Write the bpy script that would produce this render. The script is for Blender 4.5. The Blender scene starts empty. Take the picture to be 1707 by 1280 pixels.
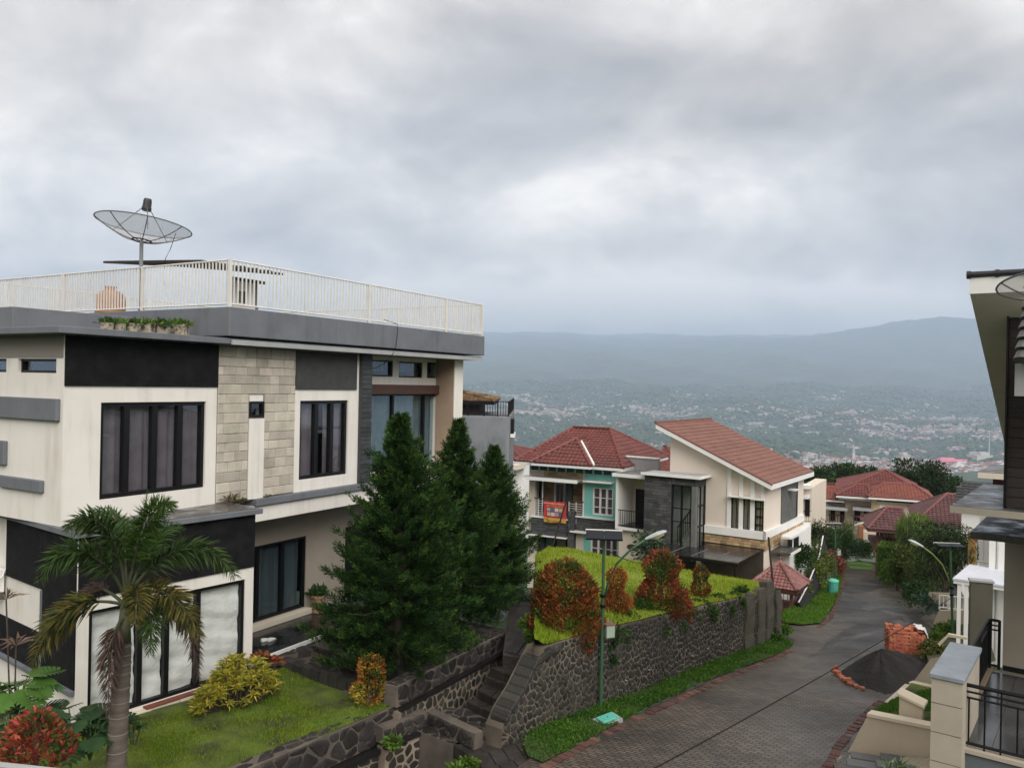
import bpy, bmesh, math, random
import numpy as np
from mathutils import Vector, Matrix
R = math.radians
random.seed(7); rng = np.random.default_rng(7)
SC = bpy.context.scene
COL = SC.collection

# ------------------------------------------------------------------ camera, sky, sun, exposure
F = 1331.0; CU, CV = 853.5, 640.0; ROLL = 0.02
cam_d = bpy.data.cameras.new('camera'); cam = bpy.data.objects.new('camera', cam_d); COL.objects.link(cam)
cam_d.sensor_width = 36.0; cam_d.sensor_fit = 'HORIZONTAL'; cam_d.lens = F/1707*36
cam_d.clip_start = 0.05; cam_d.clip_end = 60000
cam.matrix_world = Matrix.Rotation(R(90), 4, 'X') @ Matrix.Rotation(math.atan(ROLL), 4, 'Z')
SC.camera = cam
SC.view_settings.view_transform = 'Standard'; SC.view_settings.look = 'None'
SC.view_settings.exposure = 1.1; SC.view_settings.gamma = 1.0; SC.view_settings.use_curve_mapping = False
SC.cycles.max_bounces = 6; SC.cycles.diffuse_bounces = 3; SC.cycles.glossy_bounces = 3
SC.cycles.transmission_bounces = 4; SC.cycles.transparent_max_bounces = 12; SC.cycles.volume_bounces = 1
SC.cycles.use_denoising = True; SC.cycles.caustics_reflective = False; SC.cycles.caustics_refractive = False

SUN_EL, SUN_AZ = R(40), R(158)      # azimuth measured clockwise from +Y (north)
world = bpy.data.worlds.new('World'); SC.world = world; world.use_nodes = True
wt = world.node_tree; wt.nodes.clear()
def wn(t, **k):
    n = wt.nodes.new(t)
    for a, b in k.items(): setattr(n, a, b)
    return n
def wl(a, b): wt.links.new(a, b)
def wmath(op, a, b=None, c=None):
    n = wn('ShaderNodeMath', operation=op)
    for i, x in enumerate((a, b, c)):
        if x is None: continue
        if isinstance(x, (int, float)): n.inputs[i].default_value = x
        else: wl(x, n.inputs[i])
    return n.outputs[0]
def build_world():
    out = wn('ShaderNodeOutputWorld'); bg = wn('ShaderNodeBackground'); wl(bg.outputs[0], out.inputs[0])
    sky = wn('ShaderNodeTexSky', sky_type='NISHITA'); sky.sun_disc = False
    sky.sun_elevation = SUN_EL; sky.sun_rotation = SUN_AZ; sky.dust_density = 2.0
    tc = wn('ShaderNodeTexCoord'); sep = wn('ShaderNodeSeparateXYZ'); wl(tc.outputs['Generated'], sep.inputs[0])
    x, y, z = sep.outputs
    zz = wmath('ADD', wmath('MAXIMUM', z, 0.0), 0.75)
    px = wmath('DIVIDE', x, zz); py = wmath('DIVIDE', y, zz)
    cb = wn('ShaderNodeCombineXYZ'); wl(px, cb.inputs[0]); wl(py, cb.inputs[1]); wl(wmath('MULTIPLY', z, 1.2), cb.inputs[2])
    def noise(scale, detail, rough, off, dist=0.0, src=None):
        mp = wn('ShaderNodeMapping'); wl(src or cb.outputs[0], mp.inputs[0]); mp.inputs[1].default_value = off
        n = wn('ShaderNodeTexNoise'); wl(mp.outputs[0], n.inputs['Vector'])
        n.inputs['Scale'].default_value = scale; n.inputs['Detail'].default_value = detail
        n.inputs['Roughness'].default_value = rough; n.inputs['Distortion'].default_value = dist
        return n.outputs['Fac']
    big = noise(1.7, 3.0, 0.5, (3.1, 7.4, 0.0), 0.3)
    mid = noise(4.2, 8.0, 0.56, (11.0, 2.0, 0.0), 0.35)
    fine = noise(12.0, 8.0, 0.62, (1.0, 5.0, 0.0), 0.2)
    s = wmath('ADD', wmath('ADD', wmath('MULTIPLY', big, 0.42), wmath('MULTIPLY', mid, 0.44)), wmath('MULTIPLY', fine, 0.14))
    # two broad cloud masses of this sky: a darker deck overhead to the right, a paler bank lower down
    el = z
    az = wmath('DIVIDE', x, wmath('ADD', wmath('ABSOLUTE', y), 0.2))
    def lump(ea, aa, se, sa):
        a = wmath('DIVIDE', wmath('SUBTRACT', el, ea), se); b = wmath('DIVIDE', wmath('SUBTRACT', az, aa), sa)
        return wmath('EXPONENT', wmath('MULTIPLY', wmath('ADD', wmath('MULTIPLY', a, a), wmath('MULTIPLY', b, b)), -1.0))
    s = wmath('SUBTRACT', s, wmath('MULTIPLY', lump(0.33, 0.42, 0.10, 0.55), 0.13))
    s = wmath('ADD', s, wmath('MULTIPLY', lump(0.100, 0.20, 0.035, 0.55), 0.15))
    s = wmath('SUBTRACT', s, wmath('MULTIPLY', lump(0.165, 0.12, 0.030, 0.35), 0.06))
    s = wmath('ADD', s, wmath('MULTIPLY', lump(0.235, 0.12, 0.05, 0.45), 0.05))
    s = wmath('ADD', s, wmath('MULTIPLY', lump(0.20, -0.65, 0.10, 0.40), 0.05))
    rp = wn('ShaderNodeValToRGB'); wl(s, rp.inputs[0])
    e = rp.color_ramp.elements
    e[0].position = 0.38; e[0].color = (0.232, 0.215, 0.197, 1)
    e[1].position = 0.63; e[1].color = (0.77, 0.715, 0.645, 1)
    k = rp.color_ramp.elements.new(0.45); k.color = (0.325, 0.302, 0.277, 1)
    k = rp.color_ramp.elements.new(0.54); k.color = (0.495, 0.463, 0.424, 1)
    # thin places where some blue sky comes through
    gap = noise(0.9, 5.0, 0.55, (6.3, 1.7, 2.0), 0.3)
    gr = wn('ShaderNodeMapRange'); wl(gap, gr.inputs[0]); gr.inputs[1].default_value = 0.56; gr.inputs[2].default_value = 0.74
    gr.inputs[3].default_value = 0.0; gr.inputs[4].default_value = 0.22
    sm = wn('ShaderNodeMix', data_type='RGBA', blend_type='MULTIPLY'); sm.inputs[0].default_value = 1.0
    wl(sky.outputs[0], sm.inputs[6]); sm.inputs[7].default_value = (0.06, 0.06, 0.06, 1)
    mx = wn('ShaderNodeMix', data_type='RGBA'); wl(gr.outputs[0], mx.inputs[0]); wl(rp.outputs[0], mx.inputs[6]); wl(sm.outputs[2], mx.inputs[7])
    wl(mx.outputs[2], bg.inputs[0]); bg.inputs[1].default_value = 1.0
build_world()
sun_d = bpy.data.lights.new('sun', 'SUN'); sun = bpy.data.objects.new('sun', sun_d); COL.objects.link(sun)
sun_d.energy = 1.5; sun_d.angle = R(45); sun_d.color = (1.0, 0.97, 0.925)
sv = Vector((math.sin(SUN_AZ)*math.cos(SUN_EL), math.cos(SUN_AZ)*math.cos(SUN_EL), math.sin(SUN_EL)))
sun.rotation_euler = sv.to_track_quat('Z', 'Y').to_euler()

# ------------------------------------------------------------------ helpers
def ray(u, v):
    du, dv = u-CU, v-CV; c = 1/math.sqrt(1+ROLL*ROLL); s = ROLL*c
    return Vector(((c*du+s*dv)/F, 1.0, -(-s*du+c*dv)/F))
def at(u, v, d): return ray(u, v)*d                      # point seen at (u, v), d metres away along the view axis
def atz(u, v, z):
    r = ray(u, v); return r*(z/r.z)
ROAD_A, ROAD_B = -4.8, -0.14
def road_z(x, y): return ROAD_A+ROAD_B*y
def onroad(u, v, dz=0.0):
    r = ray(u, v); t = (ROAD_A+dz)/(r.z-ROAD_B); return r*t

class Frame:
    """local axes: x along the facade, y inward (away from the viewer), z up"""
    def __init__(s, ox, oy, oz, ang):
        s.o = Vector((ox, oy, oz)); s.a = R(ang); s.ex = Vector((math.cos(s.a), math.sin(s.a), 0)); s.ey = Vector((-math.sin(s.a), math.cos(s.a), 0))
    def pl(s, u, v, y=0.0):                             # pixel -> (x, z) on the local plane y = const
        r = ray(u, v); t = (s.o.dot(s.ey)+y)/r.dot(s.ey); p = r*t-s.o
        return p.dot(s.ex), p.z
    def px(s, u, v, x=0.0):                             # pixel -> (y, z) on the local plane x = const
        r = ray(u, v); t = (s.o.dot(s.ex)+x)/r.dot(s.ex); p = r*t-s.o
        return p.dot(s.ey), p.z
    def pz(s, u, v, z=0.0):                             # pixel -> (x, y) on the local plane z = const
        p = atz(u, v, s.o.z+z)-s.o; return p.dot(s.ex), p.dot(s.ey)
    def w(s, x, y, z): return s.o+s.ex*x+s.ey*y+Vector((0, 0, z))
    def loc(s, p): p = p-s.o; return Vector((p.dot(s.ex), p.dot(s.ey), p.z))

def tag(o, label, cat, group=None, kind=None):
    if label: o['label'] = label
    if cat: o['category'] = cat
    if group: o['group'] = group
    if cat: o['kind'] = kind or 'thing'
    return o
def thing(name, label, cat, loc=(0, 0, 0), rz=0.0, group=None):
    o = bpy.data.objects.new(name, None); COL.objects.link(o); o.empty_display_size = 0.2
    o.location = loc; o.rotation_euler = (0, 0, rz); return tag(o, label, cat, group)
def fthing(name, label, cat, fr, group=None): return thing(name, label, cat, fr.o, fr.a, group)
def struct(o): o['kind'] = 'structure'; return o
def link(name, me, parent=None, loc=(0, 0, 0), rot=(0, 0, 0)):
    o = bpy.data.objects.new(name, me); COL.objects.link(o); o.location = loc; o.rotation_euler = rot
    if parent: o.parent = parent
    return o
def copy_tree(o, parent=None):
    c = o.copy(); COL.objects.link(c)
    if parent: c.parent = parent
    for ch in list(o.children): copy_tree(ch, c)
    return c

class MB:
    def __init__(s): s.v = []; s.f = []; s.m = []
    def add(s, vs, fs, m=0):
        b = len(s.v); s.v += [tuple(p) for p in vs]; s.f += [tuple(i+b for i in f) for f in fs]; s.m += [m]*len(fs); return s
    def quad(s, a, b, c, d, m=0): return s.add((a, b, c, d), ((0, 1, 2, 3),), m)
    def box(s, x0, x1, y0, y1, z0, z1, m=0):
        vs = [(x, y, z) for z in (z0, z1) for y in (y0, y1) for x in (x0, x1)]
        return s.add(vs, ((0, 2, 3, 1), (4, 5, 7, 6), (0, 1, 5, 4), (2, 6, 7, 3), (0, 4, 6, 2), (1, 3, 7, 5)), m)
    def hexa(s, bot, top, m=0):                          # two loops of n points, bottom and top
        n = len(bot); fs = [tuple(reversed(range(n))), tuple(range(n, 2*n))]+[(i, (i+1) % n, n+(i+1) % n, n+i) for i in range(n)]
        return s.add(list(bot)+list(top), fs, m)
    def prism(s, pts, y0, y1, m=0):                      # outline in (x, z), extruded along y
        n = len(pts); a = [(x, y0, z) for x, z in pts]; b = [(x, y1, z) for x, z in pts]
        return s.add(a+b, [tuple(range(n)), tuple(reversed(range(n, 2*n)))]+[(i, n+i, n+(i+1) % n, (i+1) % n) for i in range(n)], m)
    def slab(s, pts, z0, z1, m=0):                       # outline in (x, y), extruded along z
        return s.hexa([(x, y, z0) for x, y in pts], [(x, y, z1) for x, y in pts], m)
    def tube(s, path, r, n=6, m=0, cap=True):
        path = [Vector(p) for p in path]; rs = r if isinstance(r, (list, tuple)) else [r]*len(path); b = len(s.v); k = len(path)
        for i, p in enumerate(path):
            t = (path[min(i+1, k-1)]-path[max(i-1, 0)]).normalized()
            a = t.cross(Vector((0, 0, 1)) if abs(t.z) < .95 else Vector((1, 0, 0))).normalized(); c = t.cross(a)
            for j in range(n):
                q = 2*math.pi*j/n; s.v.append(tuple(p+(a*math.cos(q)+c*math.sin(q))*rs[i]))
        for i in range(k-1):
            for j in range(n):
                s.f.append((b+i*n+j, b+i*n+(j+1) % n, b+(i+1)*n+(j+1) % n, b+(i+1)*n+j)); s.m.append(m)
        if cap:
            s.f.append(tuple(b+j for j in reversed(range(n)))); s.m.append(m)
            s.f.append(tuple(b+(k-1)*n+j for j in range(n))); s.m.append(m)
        return s
    def lathe(s, prof, n=16, m=0, c=(0, 0)):
        b = len(s.v); k = len(prof)
        for r, z in prof:
            for j in range(n):
                q = 2*math.pi*j/n; s.v.append((c[0]+r*math.cos(q), c[1]+r*math.sin(q), z))
        for i in range(k-1):
            for j in range(n):
                s.f.append((b+i*n+j, b+i*n+(j+1) % n, b+(i+1)*n+(j+1) % n, b+(i+1)*n+j)); s.m.append(m)
        return s
    def wall(s, x0, x1, z0, z1, holes, y0, y1, m=0):     # a wall slab with rectangular openings (hx0, hx1, hz0, hz1)
        xs = sorted({x0, x1, *[h[0] for h in holes], *[h[1] for h in holes]}); zs = sorted({z0, z1, *[h[2] for h in holes], *[h[3] for h in holes]})
        xs = [x for x in xs if x0-1e-6 <= x <= x1+1e-6]; zs = [z for z in zs if z0-1e-6 <= z <= z1+1e-6]
        for i in range(len(xs)-1):
            for j in range(len(zs)-1):
                cx, cz = (xs[i]+xs[i+1])/2, (zs[j]+zs[j+1])/2
                if any(h[0] < cx < h[1] and h[2] < cz < h[3] for h in holes): continue
                a, b, c, d = xs[i], xs[i+1], zs[j], zs[j+1]
                s.quad((a, y0, c), (b, y0, c), (b, y0, d), (a, y0, d), m); s.quad((b, y1, c), (a, y1, c), (a, y1, d), (b, y1, d), m)
        for h in list(holes)+[(x0, x1, z0, z1)]:
            a, b, c, d = max(h[0], x0), min(h[1], x1), max(h[2], z0), min(h[3], z1)
            s.quad((a, y0, c), (a, y1, c), (a, y1, d), (a, y0, d), m); s.quad((b, y0, c), (b, y1, c), (b, y1, d), (b, y0, d), m)
            s.quad((a, y0, c), (b, y0, c), (b, y1, c), (a, y1, c), m); s.quad((a, y0, d), (b, y0, d), (b, y1, d), (a, y1, d), m)
        return s
    def mesh(s, mats, smooth=False):
        me = bpy.data.meshes.new('mesh'); me.from_pydata(s.v, [], s.f)
        for k in (mats if isinstance(mats, (list, tuple)) else [mats]): me.materials.append(k)
        if any(s.m): me.polygons.foreach_set('material_index', s.m)
        if smooth: me.polygons.foreach_set('use_smooth', [True]*len(s.f))
        me.update(); return me
    def build(s, name, mats, parent=None, loc=(0, 0, 0), rot=(0, 0, 0), smooth=False, bevel=0.0, fix=True):
        me = s.mesh(mats, smooth)
        if fix and len(s.f) < 3000:
            bm = bmesh.new(); bm.from_mesh(me); bmesh.ops.recalc_face_normals(bm, faces=bm.faces); bm.to_mesh(me); bm.free()
        o = link(name, me, parent, loc, rot)
        if bevel:
            b = o.modifiers.new('bevel', 'BEVEL'); b.width = bevel; b.segments = 1; b.limit_method = 'ANGLE'
        return o
def box(name, m, parent, x0, x1, y0, y1, z0, z1, bevel=0.0):
    return MB().box(min(x0, x1), max(x0, x1), min(y0, y1), max(y0, y1), min(z0, z1), max(z0, z1)).build(name, m, parent, bevel=bevel, fix=False)
def np_mesh(name, V, Fq, mats, parent=None, mi=None, smooth=False):
    """V (n,3) array, Fq (m,k) array of k-gons"""
    me = bpy.data.meshes.new('mesh'); n, k = len(V), Fq.shape[1]
    me.vertices.add(n); me.vertices.foreach_set('co', np.ascontiguousarray(V, dtype=np.float32).ravel())
    me.loops.add(Fq.size); me.loops.foreach_set('vertex_index', np.ascontiguousarray(Fq, dtype=np.int32).ravel())
    me.polygons.add(len(Fq)); me.polygons.foreach_set('loop_start', np.arange(0, Fq.size, k, dtype=np.int32))
    try: me.polygons.foreach_set('loop_total', np.full(len(Fq), k, dtype=np.int32))
    except Exception: pass
    for q in (mats if isinstance(mats, (list, tuple)) else [mats]): me.materials.append(q)
    if mi is not None: me.polygons.foreach_set('material_index', np.ascontiguousarray(mi, dtype=np.int32))
    if smooth: me.polygons.foreach_set('use_smooth', np.ones(len(Fq), dtype=bool))
    me.update(calc_edges=True); me.validate()
    return link(name, me, parent)

# ------------------------------------------------------------------ materials
MATS = {}
def M(name, col=(.5, .5, .5), rough=.8, col2=None, scale=2.0, lo=.35, hi=.65, detail=6, bump=0.0, bscale=30, bdist=.02, streak=0.0, streakcol=(.05, .05, .045),
      metal=0.0, rnd=0.0, src='object', rough2=None, rscale=1.0, spec=.5, trans=0.0, coat=0.0, stretch=(1, 1, 1), emit=None):
    if name in MATS: return MATS[name]
    if src == 'island' and trans > 0: spec = .15; trans += .08
    m = bpy.data.materials.new(name); MATS[name] = m; m.use_nodes = True; t = m.node_tree; b = t.nodes['Principled BSDF']
    def N(ty, **k):
        n = t.nodes.new(ty)
        for a, q in k.items(): setattr(n, a, q)
        return n
    L = t.links.new
    tc = N('ShaderNodeTexCoord'); geo = N('ShaderNodeNewGeometry')
    def noise(sc, det, st=(1, 1, 1), world=False):
        mp = N('ShaderNodeMapping'); L(geo.outputs['Position'], mp.inputs[0]); mp.inputs[3].default_value = st
        n = N('ShaderNodeTexNoise'); L(mp.outputs[0], n.inputs['Vector']); n.inputs['Scale'].default_value = sc; n.inputs['Detail'].default_value = det
        n.inputs['Roughness'].default_value = .6; return n.outputs['Fac']
    c4 = lambda c: (c[0], c[1], c[2], 1)
    cur = None
    if col2 is not None:
        mr = N('ShaderNodeMapRange'); L(noise(scale, detail, stretch), mr.inputs[0]); mr.inputs[1].default_value = lo; mr.inputs[2].default_value = hi
        mx = N('ShaderNodeMix', data_type='RGBA'); L(mr.outputs[0], mx.inputs[0]); mx.inputs[6].default_value = c4(col); mx.inputs[7].default_value = c4(col2); cur = mx.outputs[2]
    else:
        rgb = N('ShaderNodeRGB'); rgb.outputs[0].default_value = c4(col); cur = rgb.outputs[0]
    if streak:
        mr = N('ShaderNodeMapRange'); L(noise(3.5, 5, (1, 1, .09)), mr.inputs[0]); mr.inputs[1].default_value = .48; mr.inputs[2].default_value = .75; mr.inputs[4].default_value = streak
        mr2 = N('ShaderNodeMapRange'); L(noise(.9, 4), mr2.inputs[0]); mr2.inputs[1].default_value = .35; mr2.inputs[2].default_value = .65
        mm = N('ShaderNodeMath', operation='MULTIPLY'); L(mr.outputs[0], mm.inputs[0]); L(mr2.outputs[0], mm.inputs[1])
        mx = N('ShaderNodeMix', data_type='RGBA'); L(mm.outputs[0], mx.inputs[0]); L(cur, mx.inputs[6]); mx.inputs[7].default_value = c4(streakcol); cur = mx.outputs[2]
    if rnd:
        if src == 'island': ro = geo.outputs['Random Per Island']
        else: oi = N('ShaderNodeObjectInfo'); ro = oi.outputs['Random']
        hs = N('ShaderNodeHueSaturation'); L(cur, hs.inputs['Color'])
        mr = N('ShaderNodeMapRange'); L(ro, mr.inputs[0]); mr.inputs[3].default_value = 1-rnd; mr.inputs[4].default_value = 1+rnd; L(mr.outputs[0], hs.inputs['Value'])
        wv = N('ShaderNodeMath', operation='FRACT'); m7 = N('ShaderNodeMath', operation='MULTIPLY'); L(ro, m7.inputs[0]); m7.inputs[1].default_value = 7.31; L(m7.outputs[0], wv.inputs[0])
        mr = N('ShaderNodeMapRange'); L(wv.outputs[0], mr.inputs[0]); mr.inputs[3].default_value = .5-rnd*.06; mr.inputs[4].default_value = .5+rnd*.06; L(mr.outputs[0], hs.inputs['Hue'])
        cur = hs.outputs[0]
    L(cur, b.inputs['Base Color'])
    if rough2 is not None:
        mr = N('ShaderNodeMapRange'); L(noise(rscale, 4), mr.inputs[0]); mr.inputs[1].default_value = .38; mr.inputs[2].default_value = .62; mr.inputs[3].default_value = rough; mr.inputs[4].default_value = rough2
        L(mr.outputs[0], b.inputs['Roughness'])
    else: b.inputs['Roughness'].default_value = rough
    b.inputs['Metallic'].default_value = metal; b.inputs['Specular IOR Level'].default_value = spec
    if coat: b.inputs['Coat Weight'].default_value = coat
    if bump:
        bp = N('ShaderNodeBump'); bp.inputs['Strength'].default_value = bump; bp.inputs['Distance'].default_value = bdist; L(noise(bscale, 5), bp.inputs['Height']); L(bp.outputs[0], b.inputs['Normal'])
    if trans:
        out = t.nodes['Material Output']; tr = N('ShaderNodeBsdfTranslucent'); L(cur, tr.inputs[0]); ms = N('ShaderNodeMixShader'); ms.inputs[0].default_value = trans
        L(b.outputs[0], ms.inputs[1]); L(tr.outputs[0], ms.inputs[2]); L(ms.outputs[0], out.inputs[0])
    return m
def glass(name, tint=(.55, .6, .6), gloss=(.9, .95, 1), rough=.02, base=.0):
    if name in MATS: return MATS[name]
    m = bpy.data.materials.new(name); MATS[name] = m; m.use_nodes = True; t = m.node_tree; t.nodes.clear(); L = t.links.new
    out = t.nodes.new('ShaderNodeOutputMaterial'); tr = t.nodes.new('ShaderNodeBsdfTransparent'); gl = t.nodes.new('ShaderNodeBsdfGlossy'); lw = t.nodes.new('ShaderNodeLayerWeight'); ms = t.nodes.new('ShaderNodeMixShader')
    lw.inputs[0].default_value = .5; pw = t.nodes.new('ShaderNodeMath'); pw.operation = 'POWER'; pw.inputs[1].default_value = 4.0; L(lw.outputs['Facing'], pw.inputs[0])
    ma = t.nodes.new('ShaderNodeMath'); ma.operation = 'MULTIPLY_ADD'; L(pw.outputs[0], ma.inputs[0]); ma.inputs[1].default_value = .9; ma.inputs[2].default_value = .045
    tr.inputs[0].default_value = (*tint, 1); gl.inputs[0].default_value = (*gloss, 1); gl.inputs['Roughness'].default_value = rough
    L(ma.outputs[0], ms.inputs[0]); L(tr.outputs[0], ms.inputs[1]); L(gl.outputs[0], ms.inputs[2]); L(ms.outputs[0], out.inputs[0]); return m
# ------------------------------------------------------------------ terrain: hillside, valley, mountain
PROF_Y = np.array([-400, -60, 0, 60, 130, 300, 600, 1000, 1600, 2300, 3000, 4000, 5200, 6500, 8000, 9500, 12000, 16000, 20000, 25000, 28000], float)
PROF_Z = np.array([60, 4, -5.15, -13.6, -30, -75, -115, -160, -205, -242, -248, -215, -150, -50, 95, 270, 560, 950, 1270, 1560, 1600], float)
_a, _b = atz(420, 1280, -6.55), atz(662, 1176, -6.55); _e = (_b-_a).normalized()
def terr(x, y):
    x = np.asarray(x, float); y = np.asarray(y, float)
    r = np.where(y > 200, y+0.00002*x*x, y)
    z = np.interp(r, PROF_Y, PROF_Z)
    wx = (x-_b.x)*_e.x+(y-_b.y)*_e.y; wy = -(x-_b.x)*_e.y+(y-_b.y)*_e.x          # sunken yard below the lawn wall
    z = z-1.6*np.clip((.9-wy)/.8, 0, 1)*np.clip((wy+3.4)/.8, 0, 1)*np.clip((wx+9)/1, 0, 1)*np.clip((1.9-wx)/.8, 0, 1)
    f = np.clip((y-300)/2000, 0, 1)
    z = z+f*(22*np.sin(x*.0031+y*.0017)+14*np.sin(x*.0071-y*.0043+1.3)+7*np.sin(x*.017+y*.013))
    # the volcano's shoulder on the right
    g = np.clip((y-7500)/4500, 0, 1)
    z = z+g*480*np.exp(-(np.abs(x-7000)/2000)**1.7)*np.exp(-(np.maximum(y-12500, 0)/2500)**2)
    z = z+np.clip((y-6500)/3000, 0, 1)*(26*np.sin(x*.0022+.8*np.sin(x*.0011+y*.0004))+18*np.sin(x*.0061+1.1*np.sin(y*.0009)))
    return z
def ground():
    ys = np.concatenate([np.linspace(-400, -60, 8)[:-1], np.linspace(-60, 0, 14)[:-1], np.linspace(0, 40, 70)[:-1], np.linspace(40, 140, 18)[:-1], np.geomspace(140, 28000, 150)])
    us = np.linspace(-1, 1, 150); us = 1.15*np.sign(us)*np.abs(us)**1.7
    Y = np.repeat(ys[:, None], 150, 1); X = us[None, :]*(np.maximum(Y, 0)*1.0+420)
    Z = terr(X, Y); V = np.stack([X, Y, Z], -1).reshape(-1, 3)
    n, k = len(ys), 150; i = np.arange(n-1)[:, None]*k+np.arange(k-1)[None, :]
    Fq = np.stack([i, i+1, i+k+1, i+k], -1).reshape(-1, 4)
    m = M('terrain', (.018, .036, .016), .95, (.045, .068, .026), .004, .38, .62, 10)
    t = m.node_tree; b = t.nodes['Principled BSDF']
    # patchwork of fields and woods, farther slopes all wooded
    geo = t.nodes.new('ShaderNodeNewGeometry'); vo = t.nodes.new('ShaderNodeTexVoronoi'); vo.inputs['Scale'].default_value = .008; t.links.new(geo.outputs['Position'], vo.inputs['Vector'])
    hs = t.nodes.new('ShaderNodeHueSaturation'); src = b.inputs['Base Color'].links[0].from_socket; t.links.new(src, hs.inputs['Color'])
    sp = t.nodes.new('ShaderNodeSeparateColor'); t.links.new(vo.outputs['Color'], sp.inputs[0])
    mr = t.nodes.new('ShaderNodeMapRange'); mr.inputs[3].default_value = .6; mr.inputs[4].default_value = 1.5; t.links.new(sp.outputs[0], mr.inputs[0]); t.links.new(mr.outputs[0], hs.inputs['Value'])
    t.links.new(hs.outputs[0], b.inputs['Base Color'])
    o = np_mesh('ground', V, Fq, m, smooth=True); struct(o)
ground()

# haze: the whole place stands in pale air
def haze():
    mb = MB().box(-33000, 33000, -420, 28300, -420, 1720); m = bpy.data.materials.new('haze'); m.use_nodes = True; t = m.node_tree; t.nodes.clear()
    out = t.nodes.new('ShaderNodeOutputMaterial'); pv = t.nodes.new('ShaderNodeVolumePrincipled'); t.links.new(pv.outputs[0], out.inputs['Volume'])
    pv.inputs['Color'].default_value = (.63, .77, .99, 1); pv.inputs['Density'].default_value = 1.2e-4; pv.inputs['Anisotropy'].default_value = 0.0
    o = mb.build('haze', m); tag(o, 'pale bluish haze lying over the valley', 'haze', kind='stuff')
haze()
# ------------------------------------------------------------------ shared materials
WHITE = M('white_plaster', (.77, .735, .69), .85, (.70, .665, .615), 1.2, .3, .75, bump=.25, bscale=60, bdist=.004, streak=.55, streakcol=(.40, .36, .30))
CREAM = M('cream_plaster', (.66, .58, .48), .85, (.60, .53, .435), 1.0, .3, .75, bump=.25, bscale=60, bdist=.004, streak=.10, streakcol=(.32, .28, .22))
PALE = M('pale_pink_plaster', (.74, .655, .57), .85, (.70, .61, .525), .9, .3, .75, bump=.2, bscale=60, bdist=.004, streak=.08, streakcol=(.42, .36, .30))
BRIGHT = M('white_paint', (.80, .79, .77), .6, (.72, .71, .69), 2.0, .35, .8)
GREY = M('grey_paint', (.155, .165, .185), .75, (.12, .128, .145), 1.5, .35, .7, bump=.2, bscale=50, bdist=.004, streak=.6, streakcol=(.055, .057, .06))
GREYLT = M('light_grey_render', (.36, .36, .365), .75, (.30, .30, .305), 2.0, .35, .7, streak=.35, streakcol=(.13, .13, .13))
BLACKP = M('black_textured_render', (.006, .006, .007), .9, (.019, .019, .020), 3.5, .40, .85, spec=.2, bump=.8, bscale=35, bdist=.02)
DGREY = M('dark_grey_render', (.036, .036, .037), .85, (.060, .060, .058), 4, .35, .8, bump=.6, bscale=45, bdist=.015)
BLACKM = M('black_metal', (.005, .005, .006), .55, spec=.2)
FRAME = M('black_aluminium', (.006, .006, .007), .45, spec=.3)
DARKIN = M('dark_interior', (.012, .012, .013), .95)
CURT = M('grey_curtain', (.17, .155, .165), .95, (.12, .11, .12), 3, .4, .7)
CURTB = M('teal_curtain', (.17, .22, .23), .95, (.12, .16, .17), 3, .4, .7)
CURTD = M('dark_curtain', (.15, .155, .16), .95)
PAPER = M('white_paper_sheet', (.82, .83, .82), .9, (.75, .76, .75), 3, .4, .7, bump=.6, bscale=3.2, bdist=.07)
GLASSM = glass('window_glass', (.93, .93, .95))
GLASSD = glass('tinted_glass', (.80, .86, .88))
WOODB = M('brown_wood', (.085, .036, .024), .6, (.055, .024, .018), 2, .3, .7, bump=.2, bscale=20, stretch=(.4, .4, 6))
WET = M('wet_black_tile', (.012, .012, .013), .12, (.022, .022, .022), 2, .4, .6, rough2=.35, rscale=2)
WETC = M('wet_concrete', (.10, .095, .088), .18, (.055, .052, .05), 1.4, .38, .62, rough2=.6, rscale=1.6)
RUST = M('white_rusty_metal', (.70, .685, .655), .5, (.62, .60, .56), 5, .4, .75, streak=.3, streakcol=(.30, .19, .11))
STONEB = M('pale_stone_block', (.50, .455, .385), .9, (.36, .325, .27), 2.4, .35, .7, bump=.5, bscale=25, bdist=.01, rnd=.20, streak=.22, streakcol=(.15, .135, .11))
MORTAR = M('grey_mortar', (.20, .185, .16), .95, (.15, .14, .12), 4, bump=.3, bscale=40)

def window(parent, fr, x0, x1, z0, z1, y, panes, name='window', frame=.07, fm=FRAME, curtain=None, glassm=GLASSM, wave=.05, transom=None, depth=.12, cy=.17, gap=None):
    """frame, panes and (behind them) a folded curtain; y = outer face of the frame"""
    mb = MB()
    mb.box(x0, x1, y, y+depth, z1-frame, z1).box(x0, x1, y, y+depth, z0, z0+frame).box(x0, x0+frame, y, y+depth, z0+frame, z1-frame).box(x1-frame, x1, y, y+depth, z0+frame, z1-frame)
    edges = [x0+(x1-x0)*p for p in panes]
    for e in edges[1:-1]: mb.box(e-frame*.75, e+frame*.75, y+.002, y+depth-.002, z0+frame, z1-frame)
    if transom:
        for t in transom: mb.box(x0+frame, x1-frame, y+.02, y+depth-.02, z0+(z1-z0)*t-.02, z0+(z1-z0)*t+.02)
    w = mb.build(name, fm, parent, fix=False)
    for a, b in zip(edges[:-1], edges[1:]):
        MB().box(a+frame*.5, b-frame*.5, y+depth*.55, y+depth*.55+.008, z0+frame*.5, z1-frame*.5).build('pane', glassm, w, fix=False)
    if curtain:
        drape('curtain', w, x0+.03, x1-.03, z0+.02, z1-.02, y+cy, curtain, wave, gap)
    return w
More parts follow.
